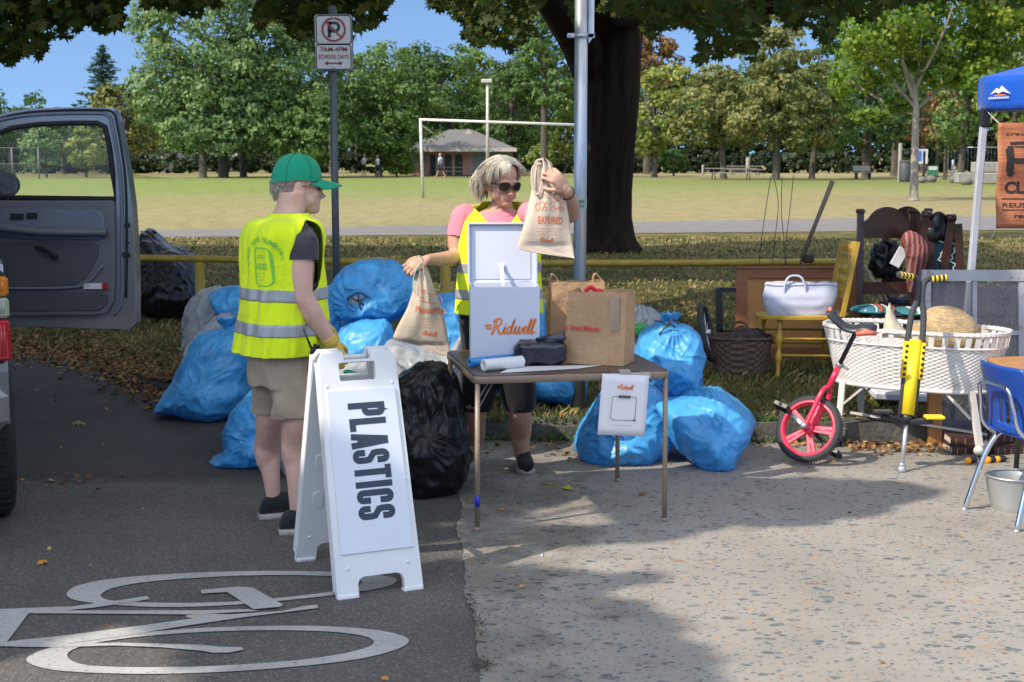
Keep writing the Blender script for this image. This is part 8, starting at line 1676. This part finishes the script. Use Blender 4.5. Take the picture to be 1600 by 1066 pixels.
# ---- shovel and wire stakes
mb = MB();sv = thing('shovel','shovel leaning behind the board with a long worn wooden handle','shovel',Q(1252,430,11.0).xy.to_3d()+Vector((0,0,LAWN)));mb.tube([Q(1301,283,11.0),Q(1275,348,11.0),Q(1252,405,11.0)],[.019,.016,.017],10);obj('handle',mb,mat('worn_grey_wood',(.20,.15,.11),.85,var=.2),sv,True);mb = MB();mb.tube([Q(1254,400,11),Q(1244,440,11),Q(1232,500,11),Q(1222,570,11)],[.03,.03,.08,.02],12,flat=.25);mb.box(Q(1263,404,11),(.09,.05,.07),bev=.015);obj('blade',mb,mat('rusty_steel',(.07,.045,.035),.7,.3),sv,True)
for i,P in enumerate([[(1205,274),(1196,330),(1187,400),(1184,455)],[(1208,273),(1216,318),(1210,380),(1203,455)],[(1222,275),(1221,330),(1225,380),(1229,455)],[(1240,273),(1234,330),(1229,370),(1228,400),(1230,455)]]):
    mb = MB();mb.tube(catmull([Q(x,y,11.2) for x,y in P],5),.0028,6);o = obj('wire_stake',mb,m_blkpl);tag(o,['leftmost of four thin wire stakes above the framed board','second thin wire stake from the left above the framed board','third thin wire stake from the left above the framed board','rightmost of four thin wire stakes above the framed board'][i],'stake','thin wire garden stakes')
# ---- old windows and wooden frame
m_wwf = mat('peeling_white_window_wood',(.42,.42,.44),.7,var=.1,vs=8,dirt=((.24,.20,.17),11,.58),bmp=.2,bs=40)
m_gl2,t_,b_ = nodes('dusty_glass');gn = ntex(t_,coord(t_),6,4,.6);t_.links.new(ramp(t_,gn.outputs[0],[(.3,(.14,.15,.2)),(.7,(.26,.27,.32))]).outputs[0],b_.inputs['Base Color']);b_.inputs['Roughness'].default_value = .08;b_.inputs['Alpha'].default_value = .45;b_.inputs['Coat Weight'].default_value = 1
Yw = 8.75;wq = thing('window_sash','old white painted window sash with dusty panes standing behind the bassinet','window',Q(1530,690,Yw).xy.to_3d());
def wbar(mb,a,b_,w_,Yv=Yw,d=.04): A0 = Q(*a,Yv);B0 = Q(*b_,Yv);mb.bar(A0,B0,w_/ppm(Yv),d,up=Vector((0,1,0)))
mb = MB();wbar(mb,(1440,430.5),(1632,430.5),17);wbar(mb,(1447,439.5),(1447,712),13);wbar(mb,(1624,439.5),(1624,712),68-0);wbar(mb,(1454,520),(1590,520),7,d=.034);wbar(mb,(1454,705),(1590,705),14,d=.036);obj('frame',mb,m_wwf,wq,True);mb = MB();wbar(mb,(1522,439.5),(1522,516),7,d=.03);obj('mullion',mb,m_wwf,wq,True)
mb = MB();mb.box((Q(1521,570,Yw)+Vector((0,.003,0))),(138/ppm(Yw),.003,262/ppm(Yw)));obj('pane',mb,m_gl2,wq,True)
m_pine = mat('varnished_pine',(.42,.20,.065),.4,var=.25,vs=3,scale=(6,6,1));Yp_ = 8.05;pf = thing('pine_frame','varnished pine frame standing under the bassinet','frame',G(1500,705));mb = MB();wbar(mb,(1460,600),(1460,709),21,Yp_,.04);wbar(mb,(1471,699),(1560,699),20,Yp_,.038);wbar(mb,(1560,600),(1560,688),12,Yp_,.038);obj('frame',mb,m_pine,pf,True);mb = MB();mb.box(Q(1513,650,Yp_),(88/ppm(Yp_),.004,88/ppm(Yp_)));obj('pane',mb,m_gl2,pf,True)
# books
m_bk = mat('dark_brown_book_cloth',(.055,.022,.018),.6,var=.3,vs=20);
for i,(x,y,w_,d,h,z) in enumerate([(1520,712,.24,.16,.045,0),(1523,710,.26,.17,.045,.047),(1578,712,.20,.15,.045,.0),(1580,706,.21,.15,.05,.047)]):
    p = G(x,y)+Vector((0,.09,z+.003));t = thing('book',['lower of the two old brown books under the bassinet','upper of the two old brown books under the bassinet','lower of the two thick books behind the blue chair leg','upper of the two thick books behind the blue chair leg'][i],'book',p,R([4,-3,8,2][i]),'old books on the ground');mb = MB();mb.box((0,0,.002),(w_,d,.004));mb.box((0,0,h-.002),(w_,d,.004));mb.box((0,-d/2+.002,h/2),(w_,.004,h-.008));obj('cover',mb,m_bk,t);mb = MB();mb.box((0,.004,h/2),(w_-.012,d-.016,h-.009));obj('pages',mb,m_pale,t)
    mb = MB()
    for k in range(5): mb.box((-w_*.38+k*w_*.19,-d/2-.0006,h/2),(.006,.001,h*.7))
    obj('spine_band',mb,mat('tan_gilding',(.28,.17,.07),.5),t)
for i,(x,y) in enumerate([(1515,728),(1546,727),(1561,726)]): p = G(x,y);t = thing('toy_wheel',['left orange and black toy part on the ground by the bassinet caster','middle orange and black toy part beneath the blue chair','right yellow and black toy part beneath the blue chair'][i],'toy',p+Vector((0,.03,.022)),0,'orange toy pieces under the bassinet');mb = MB();mb.ell((0,0,0),(.020,.012,.020),14,8);obj('hub',mb,mat('orange_plastic',(.80,.33,.02),.4),t);mb = MB();mb.ell((.03,.02,0),(.03,.02,.018),12,8);obj('block',mb,m_blkpl,t)
mb = MB();c_ = Q(1410,612,8.75);mb.box((0,0,0),(.42,.30,.05),(R(6),R(3),0),bev=.01);o = obj('flat_board',mb,m_board);o.location = c_;tag(o,'pale flat panel resting on the kerb behind the bassinet legs','panel')
# ---- blue school chair
m_blup = mat('cobalt_blue_plastic',(.012,.065,.33),.32,var=.04,vs=5,bmp=.03,bs=300);L1 = G(1507,797);L2 = G(1588,832);sc_ = thing('school_chair','blue plastic school chair with chrome legs seen from behind at the right edge','chair',(L1+L2)/2);wv_ = (L2-L1).normalized();fv_ = Vector((-wv_.y,wv_.x,0));W2 = (L2-L1).length;cM = Matrix.Translation((L1+L2)/2) @ Matrix((wv_,fv_,Vector((0,0,1)))).transposed().to_4x4()  # x across (towards camera), y forward
hz_ = .40
def cl(x,y,z): return cM @ Vector((x,y,z))
h = W2/2
# backrest shell
mb = MB();n = 22;m_ = 24;V = [];Fs = [];slots = [(-.055,.022),(0,.022),(.055,.022)]
def shell(u,v): # u -1..1 across, v 0..1 up
    wd_ = h*(.98-.10*v**3)-.0;rnd = 1 if v < .82 else math.sqrt(max(0,1-((v-.82)/.18)**2*.25));x = u*wd_*rnd;y = .075+.035*u*u*-1*-1-.085*v+.025*math.sin(v*math.pi);z = hz_+.005+.315*v;return (x,y-.0+.03*(1-u*u)*0,z)
for j in range(m_+1):
    for i in range(n+1): V.append(cM @ Vector(shell(i/n*2-1,j/m_)))
for j in range(m_):
    for i in range(n):
        x,y,z = shell((i+.5)/n*2-1,(j+.5)/m_)
        if any(abs(x-s0) < s1/2+.004 for s0,s1 in slots) and hz_+.045 < z < hz_+.145: continue
        a = j*(n+1)+i;Fs.append((a,a+1,a+n+2,a+n+1))
mb.add(V,Fs,0,True);o = obj('backrest',mb,m_blup,sc_,True);q = o.modifiers.new('s','SOLIDIFY');q.thickness = .012;q.offset = 0
mb = MB();V = []
for j in range(13):
    for i in range(n+1): u = i/n*2-1;v = j/12;V.append(cl(u*h*1.02,.075+.36*v,hz_+.004-.012*math.sin(v*math.pi)+.012*u*u-.02*max(0,v-.85)/.15))
mb.add(V,[(j*(n+1)+i,j*(n+1)+i+1,(j+1)*(n+1)+i+1,(j+1)*(n+1)+i) for j in range(12) for i in range(n)],0,True);o = obj('seat',mb,m_blup,sc_,True);q = o.modifiers.new('s','SOLIDIFY');q.thickness = .01
for s_ in (-1,1):
    mb = MB();mb.tube(catmull([cl(s_*h,-.0,.004),cl(s_*h*.88,.07,hz_*.62),cl(s_*h*.80,.13,hz_-.035),cl(s_*h*.78,.20,hz_-.02)],6),.0135,12);lg = obj('leg',mb,m_chrome,sc_,True);mb = MB();mb.tube([cl(s_*h,0,.0),cl(s_*h,0,.014)],[.018,.012],12);obj('foot_glide',mb,m_galv,lg,True)
    mb = MB();mb.tube(catmull([cl(s_*h*.78,.20,hz_-.02),cl(s_*h*.80,.33,hz_-.03),cl(s_*h*.9,.40,hz_*.5),cl(s_*h,.44,.004)],6),.0125,12);obj('leg',mb,mat('grey_blue_leg',(.25,.32,.36),.4,.4),sc_,True)
mb = MB();mb.tube(catmull([cl(-h*.80,.12,hz_-.03),cl(-h*.70,.035,hz_+.04),cl(-h*.62,.01,hz_+.14),cl(-h*.55,-.008,hz_+.215),cl(-h*.35,-.012,hz_+.235),cl(0,-.014,hz_+.238),cl(h*.35,-.012,hz_+.235),cl(h*.55,-.008,hz_+.215),cl(h*.62,.01,hz_+.14),cl(h*.70,.035,hz_+.04),cl(h*.80,.12,hz_-.03)],6),.0095,12);obj('back_tube',mb,m_chrome,sc_,True)
# pail and table at the right edge
pc = G(1596,806)+Vector((.0,.12,0));t = thing('metal_pail','ribbed galvanised pail standing behind the blue chair leg','pail',pc);mb = MB();rings = []
for z,r_ in ((.002,.095),(.012,.10),(.03,.10),(.135,.122),(.155,.125),(.165,.130),(.17,.127),(.165,.122)): rings.append([Vector(((r_+(.002*math.cos(k*math.pi) if .02 < z < .15 else 0))*math.cos(2*math.pi*k/96),(r_+(.002*math.cos(k*math.pi) if .02 < z < .15 else 0))*math.sin(2*math.pi*k/96),z)) for k in range(96)])
mb.loft(rings,cap=False);mb.add(rings[0],[tuple(range(96))[::-1]]);o = obj('body',mb,mat('dull_galvanised',(.42,.43,.41),.45,.5,var=.1),t);mb = MB();mb.tube([Vector((.13*math.cos(a),.13*math.sin(a),.166)) for a in np.linspace(0,2*math.pi,40,endpoint=False)],.005,8,closed=True);obj('rim',mb,m_galv,t)
tp = Q(1575,577,7.35);t = thing('wooden_table','small table with a pale wood top just entering at the right edge','table',(tp.x+.4,7.5,0));mb = MB();mb.box((0,0,tp.z),(.80,.5,.022),(0,0,R(-4)),bev=.004);obj('tabletop',mb,m_pine,t)
for sx_ in (-1,1):
    for sy_ in (-1,1): mb = MB();mb.tube([(sx_*.34,sy_*.2,tp.z-.01),(sx_*.36,sy_*.22,0)],.014,10);obj('leg',mb,m_blkpl,t)
# ================================================================ BLUE CANOPY AND BANNER
m_bluc = m_cloth('blue_polyester',(.005,.085,.48),.06,.5,rough=.6,fs=5);m_und = m_cloth('silver_underside',(.38,.38,.40),.05,.3);m_alu = mat('white_powder_coat',(.46,.48,.54),.4)
C0 = Q(1521,420,9.3);CZ1 = Q(1521,121,9.3).z;CZ0 = Q(1521,176,9.3).z;cv = thing('canopy_tent','blue pop up canopy with white legs at the right edge','canopy',(C0.x,9.3,LAWN));C1 = Vector((C0.x+1.35,9.3-2.6,0));C2 = Vector((C0.x+2.6,9.3+1.35,0));C3 = C1+C2-Vector((C0.x,9.3,0));C0g = Vector((C0.x,9.3,0));cor = [C0g,C1,C3,C2];apex = (C0g+C3)/2+Vector((0,0,CZ1+.95))
mb = MB();V = [];N_ = 24
for a,b_ in zip(cor,cor[1:]+cor[:1]):
    V = [];
    for i in range(N_+1):
        u = i/N_;p = a.lerp(b_,u);o_ = (p-(C0g+C3)/2).normalized();wob = .02*math.sin(u*21)+.015*noise.noise((u*9,p.x,0));sag = .05*math.sin(math.pi*u)
        for j in range(6): f = j/5;V.append(p+o_*(wob*f*(1-f)*2+.01)+Vector((0,0,CZ1+(CZ0+.01-CZ1)*f*(1+.0)-sag*(1-f)*.0)))
    mb.add(V,[(i*6+j,(i+1)*6+j,(i+1)*6+j+1,i*6+j+1) for i in range(N_) for j in range(5)],0,True)
vl = obj('valance',mb,m_bluc,cv,True);vl.modifiers.new('s','SOLIDIFY').thickness = .004
mb = MB()
for a,b_ in zip(cor,cor[1:]+cor[:1]):
    V = []
    for i in range(13):
        for j in range(13): u = i/12;f = j/12;p = a.lerp(b_,u)+Vector((0,0,CZ1));q = p.lerp(apex,f);q.z -= .22*math.sin(math.pi*f)*.6;V.append(q)
    mb.add(V,[(i*13+j,(i+1)*13+j,(i+1)*13+j+1,i*13+j+1) for i in range(12) for j in range(12)],0,True)
rf2 = obj('roof',mb,m_bluc,cv,True)
mb = MB()
for a,b_ in zip(cor,cor[1:]+cor[:1]): i_ = ((C0g+C3)/2-(a+b_)/2).normalized()*.04;mb.bar(a+i_+Vector((0,0,CZ0+.03)),b_+i_+Vector((0,0,CZ0+.03)),.03,.05);
obj('top_rail',mb,m_und,cv,True)
for i,c_ in enumerate(cor):
    inn = ((C0g+C3)/2-c_).normalized()*.03;ft = Vector((Q(1508,480,9.32).x,9.32,LAWN)) if i == 0 else c_+Vector((0,0,0));tp_ = c_+inn+Vector((0,0,CZ0+.02))
    if i == 0: ft = Vector((tp_.x-.13*1.0,tp_.y,0));ft.x = tp_.x-(1523-1508)/ppm(9.3)*(tp_.z/1.45)
    mb = MB();mb.bar(ft,tp_,.044,.044,up=Vector((0,1,0)),bev=.005);lg = obj('leg',mb,m_alu,cv,True);mb = MB();mb.box(tp_+Vector((0,0,-.05)),(.062,.062,.13),bev=.008);mb.box(tp_+Vector((.045,-.0,.0)),(.05,.03,.035),bev=.006);obj('bracket',mb,m_blkpl,lg,True)
e_ = (C1-C0g).normalized();o_ = Vector((-e_.y,e_.x,0))*-1
mb = MB();LMx = Matrix.Translation(C0g+e_*.19+Vector((0,0,(CZ1+CZ0)/2+.015))-Vector((.93*.035,.35*.035,0))) @ Matrix((e_,Vector((e_.y,-e_.x,0))*-1,Vector((0,0,1)))).transposed().to_4x4();mb.add([(-.075,0,-.02),(-.02,0,.022),(0,0,.012),(.022,0,.035),(.10,0,-.02),(.03,0,-.002),(0,0,-.014),(-.03,0,-.004)],[(0,1,7),(1,2,7),(2,6,7),(2,3,6),(3,5,6),(3,4,5)],0,False,LMx);obj('logo',mb,m_paper,vl,True)
mb = MB();mb.add([(-.025,-.0,-.020),(.035,0,-.018),(.06,0,-.026),(-.05,0,-.027)],[(0,1,2,3)],0,False,LMx);obj('logo_ground',mb,m_orange,vl,True)
mb = MB();[mb.ribbon([(-.085+.017*i,-.045),(-.075+.017*i,-.035),(-.073+.017*i,-.046)],.005,LMx) for i in range(10)];obj('logo_script',mb,m_paper,vl,True)
m_ban,t_,b_ = nodes('orange_brown_banner');nb = ntex(t_,coord(t_,(1,1,5)),5,4,.6,1.5);t_.links.new(ramp(t_,nb.outputs[0],[(.3,(.36,.115,.05)),(.7,(.46,.165,.075))]).outputs[0],b_.inputs['Base Color']);b_.inputs['Roughness'].default_value = .6;bump(t_,b_,nb.outputs[0],.3,.02)
Yn = 8.9;kn_ = ppm(Yn);bn = thing('cloth_banner','orange brown banner with stencilled dark lettering hanging from the canopy','banner',Q(1560,192,Yn));BW = 150/kn_;V = [];P0 = Q(1560,192,Yn);P1 = Q(1555,357,Yn)
def bpt(px_,py_,off_=0):  # px from left edge, py from top, in photo pixels
    return P0+(P1-P0)*(py_/165)+Vector((px_/kn_,.012*math.sin(py_*.07+px_*.03)-off_,-.0*px_/kn_))
mb = MB();mb.add([bpt(i*7.5,j*8.25) for i in range(21) for j in range(21)],[(i*21+j,(i+1)*21+j,(i+1)*21+j+1,i*21+j+1) for i in range(20) for j in range(20)],0,True);bo = obj('cloth',mb,m_ban,bn,True);bo.modifiers.new('s','SOLIDIFY').thickness = .002
def btext(s,x,y,w_,h_,**kw):
    m5 = MB();text_mb(m5,s,width=w_,height=h_,align='L',**kw);m5 = subdiv_mb(m5,9);return [bpt(x+v[0],y-v[2],.0035) for v in m5.v],m5.f
mb = MB()
for s,x,y,w_,h_,kw in (('cracked pots',13,18,92,7.5,dict(shear=.3,bold=.02,track=1.1)),('CLAIM IT!',13,101,108,20,dict(bold=.045)),('REUSE-RECYCLE',10,128.5,118,7.5,dict(bold=.02)),('reclaimitpdx',28,146,80,9,dict(bold=.02))): V,Fs = btext(s,x,y,w_,h_,**kw);mb.add(V,Fs)
def bstroke(P,w_):
    m5 = MB();m5.ribbon([(x,-y) for x,y in P],w_);mb.add([bpt(v[0],-v[2],.0035+.0002*len(mb.f)/100) for v in m5.v],m5.f)
for P,w_ in (([(19,36),(20,50),(21,70),(19,79)],9),([(15,80),(21,82),(26,77)],4),([(13,40),(15,60),(14,76)],3),([(19,32),(45,31),(60,33),(68,42),(64,54),(50,58),(24,57)],4.5),([(25,37),(50,38)],2),([(25,62),(40,62)],2.5),([(44,58),(56,70),(68,80)],8),([(80,34),(80,80)],9),([(80,34),(108,34)],6),([(80,56),(100,56)],6),([(80,79),(110,79)],6)): bstroke(P,w_)
for y in (118.5,136): bstroke([(9,y),(60,y),(140,y)],1.6)
obj('lettering',mb,mat('banner_black',(.025,.017,.014),.7),bo,True)
mb = MB();mb.tube([Q(1544,176,9.1),P0+Vector((.02,0,-.02))],.003,5);obj('cord',mb,m_wht,bn,True);mb = MB();mb.tube([P1+Vector((.01,0,.01)),Q(1536,395,9.05)],.002,5);obj('cord',mb,m_wht,bn,True)
# ================================================================ GRASS, LEAVES, LITTER
m_bl,t_,b_ = nodes('grass_blades');gi = N(t_,'ShaderNodeNewGeometry');nb = ntex(t_,coord(t_),1.1,4,.7);ad = N(t_,'ShaderNodeMath',operation='MULTIPLY_ADD',inp={1: .35});t_.links.new(gi.outputs['Random Per Island'],ad.inputs[0]);t_.links.new(nb.outputs[0],ad.inputs[2])
t_.links.new(ramp(t_,ad.outputs[0],[(.35,(.045,.075,.018)),(.58,(.10,.125,.03)),(.72,(.27,.22,.09)),(.9,(.38,.29,.14))]).outputs[0],b_.inputs['Base Color']);b_.inputs['Roughness'].default_value = .8;b_.inputs['Specular IOR Level'].default_value = .2
def blades(npts,xr,yr,hgt,wid,dens=None):
    X = rng.uniform(xr[0],xr[1],npts);Yv = yr[0]+(yr[1]-yr[0])*rng.uniform(0,1,npts)**1.5;ok = np.array([y > kerb_y(x)+.15 for x,y in zip(X,Yv)]);X = X[ok];Yv = Yv[ok];n = len(X)
    Z = np.array([vz(x,y) for x,y in zip(X,Yv)]);H = hgt*rng.uniform(.35,1.2,n)*(1+(Yv-9)*.03);a = rng.uniform(0,6.28,n);l = rng.uniform(.3,1.3,n)*H;w_ = wid*(1+(Yv-9)*.08);P = np.stack([X,Yv,Z],1);sx_ = np.stack([np.cos(a+1.57),np.sin(a+1.57),0*a],1)*w_[:,None];tp = P+np.stack([np.cos(a)*l,np.sin(a)*l,H],1);md = P+np.stack([np.cos(a)*l*.35,np.sin(a)*l*.35,H*.65],1)
    return np.stack([P-sx_,P+sx_,md+sx_*.8,tp],1).reshape(-1,3)
V = np.concatenate([blades(52000,(-4.5,6.5),(8.2,14),.045,.0032),blades(36000,(-7,10),(12,27),.032,.005)]);me = mesh_quads('verge_grass',V);o = link_mesh('verge_grass',me,m_bl);tag(o,kind='stuff');o['label'] = 'short dry and green grass on the roadside verge'
# fallen leaves
m_fl,t_,b_ = nodes('fallen_leaves');gi = N(t_,'ShaderNodeNewGeometry');t_.links.new(ramp(t_,gi.outputs['Random Per Island'],[(0,(.10,.045,.018)),(.35,(.20,.09,.035)),(.6,(.30,.15,.055)),(.8,(.38,.24,.10)),(.93,(.42,.30,.08)),(1,(.16,.15,.05))]).outputs[0],b_.inputs['Base Color']);b_.inputs['Roughness'].default_value = .75
def litter(name,pts,size,label,lift=.006):
    n = len(pts);P = np.array(pts);D = rng.normal(0,.38,(n,3))+np.array([0,0,1.]);P[:,2] += lift+rng.uniform(0,.012,n);me = maple_mesh(name,P,D,size);me.transform(Matrix.Identity(4));o = link_mesh(name,me,m_fl);tag(o,kind='stuff');o['label'] = label;return o
pts = []
def gz(x,y): return (vz(x,y)+.01) if y > kerb_y(x)+.02 else .004
def sc(n,x0,x1,f,sd_):
    for _ in range(n): x = random.uniform(x0,x1);y = f(x)+random.gauss(0,sd_);pts.append((x,y,gz(x,y)))
sc(6500,-7,-2.2,lambda x: kerb_y(x)+.12,.30);sc(1500,-7,-2.0,lambda x: kerb_y(x)+.6,.5);sc(260,-2.4,6.5,lambda x: kerb_y(x)-.08,.07);sc(500,1.9,3.3,lambda x: 7.98,.10);sc(120,1.6,2.4,lambda x: 8.1,.10);sc(60,-.2,1.0,lambda x: 7.85,.2);sc(90,-1.5,3,lambda x: 8.6,.4);sc(60,-3.2,-2.0,lambda x: 7.3+.1*x,.12)
litter('leaf_litter',pts,.042,'brown curled leaves gathered along the kerb and gutter')
pts = [];
for _ in range(1300): x = random.uniform(-9,10);y = random.uniform(9,24);pts.append((x,y,gz(x,y)+.02))
litter('verge_leaves',pts,.055,'brown and orange leaves scattered over the shaded verge')
pts = []
for _ in range(110): x = random.uniform(-3.4,.1);y = random.uniform(4.3,10.5);pts.append((x,min(y,kerb_y(x)-.1),.008))
for _ in range(60): x = random.uniform(.1,3.4);y = random.uniform(4.3,7.8);pts.append((x,y,.008))
litter('road_leaves',pts,.020,'tiny brown leaf scraps scattered over the road and pavement',.003)
# single leaves one can point to
for i,(x,y,s_,c,lab) in enumerate([(123,661,.10,(.24,.24,.10),'large olive maple leaf lying on the dark road below the truck door'),(68,878,.055,(.50,.20,.03),'orange brown leaf on the road left of the bicycle marking'),(142,884,.03,(.45,.22,.04),'tiny orange leaf on the road above the bicycle marking'),(602,1060,.04,(.45,.20,.04),'small orange leaf at the bottom edge of the road'),(231,598,.055,(.42,.25,.08),'tan leaf on the road just left of the blue bags'),(188,572,.05,(.40,.26,.10),'tan leaf near the dirt edge under the truck door'),(1004,771,.05,(.32,.13,.04),'brown curled leaf on the pavement between the table legs'),(785,795,.06,(.38,.18,.06),'flat rusty leaf on the pavement beneath the table'),(815,916,.035,(.45,.24,.06),'small amber leaf in the shaded pavement at centre'),(57,609,.05,(.38,.22,.06),'brown leaf on the dark road at far left')]):
    me = maple_mesh('fallen_leaf',np.array([[0,0,0.]]),np.array([[random.uniform(-.2,.2),-.15,1.]]),s_);o = link_mesh('fallen_leaf',me,mat('leaf_%d' % i,c,.7,var=.2,vs=30));o.location = G(x,y,.012)+Vector((0,0,.006));tag(o,lab,'leaf')
mb = MB();mb.tube([G(846,758)+Vector((0,0,.006)),G(870,761)+Vector((0,0,.010)),G(882,766)+Vector((0,0,.008))],.0025,5);V = [G(x,y)+Vector((0,0,.010+dz)) for x,y,dz in ((880,765,0),(888,763,.008),(897,768,0),(886,769,.004))];mb.add(V,[(0,3,2,1)]);o = obj('yellow_leaf',mb,mat('fresh_yellow_leaf',(.55,.42,.03),.5));tag(o,'narrow yellow leaf with a long stalk on the pavement under the table','leaf')
# low weeds along the kerb at right, moss dots on the seam
pts = []
for _ in range(2600): x = random.choice([random.uniform(1.2,1.9),random.uniform(-.3,.9),random.uniform(3.3,5)]);y = kerb_y(x)+random.gauss(.02,.05);pts.append((x,y,(.02 if y < kerb_y(x) else .11)+abs(random.gauss(0,.02))))
P = np.array(pts);me = mesh_quads('kerb_weeds',leafquads(P,np.tile([0,-.4,.9],(len(P),1)),.011,1.3,.7));o = link_mesh('kerb_weeds',me,L_DARK);tag(o,kind='stuff');o['label'] = 'low green weeds growing at the foot of the kerb'
pts = [];
for _ in range(220): p = seam[1].lerp(seam[3],random.random());pts.append((p.x+.012+random.gauss(0,.014),p.y+random.gauss(0,.01),.006+abs(random.gauss(0,.004))))
for _ in range(200): p = G(754,1044);pts.append((p.x+random.gauss(0,.018),p.y+random.gauss(0,.03),.008+abs(random.gauss(0,.008))))
P = np.array(pts);me = mesh_quads('seam_moss',leafquads(P,np.tile([0,0,1.],(len(P),1)),.004,1.4,.6));o = link_mesh('seam_moss',me,mat('dirt_and_moss',(.07,.06,.03),.9,var=.5,vs=40));tag(o,kind='stuff');o['label'] = 'grit and moss in the seam between road and pavement'
for i,(x,y) in enumerate([(548,0),]): pass
p = G(847,872);mb = MB();mb.tube([(0,0,.008),(.0,.03,.008)],.0035,8);o = obj('cigarette_end',mb,m_paper);o.location = p;tag(o,'white cigarette end on the sunlit pavement','litter')
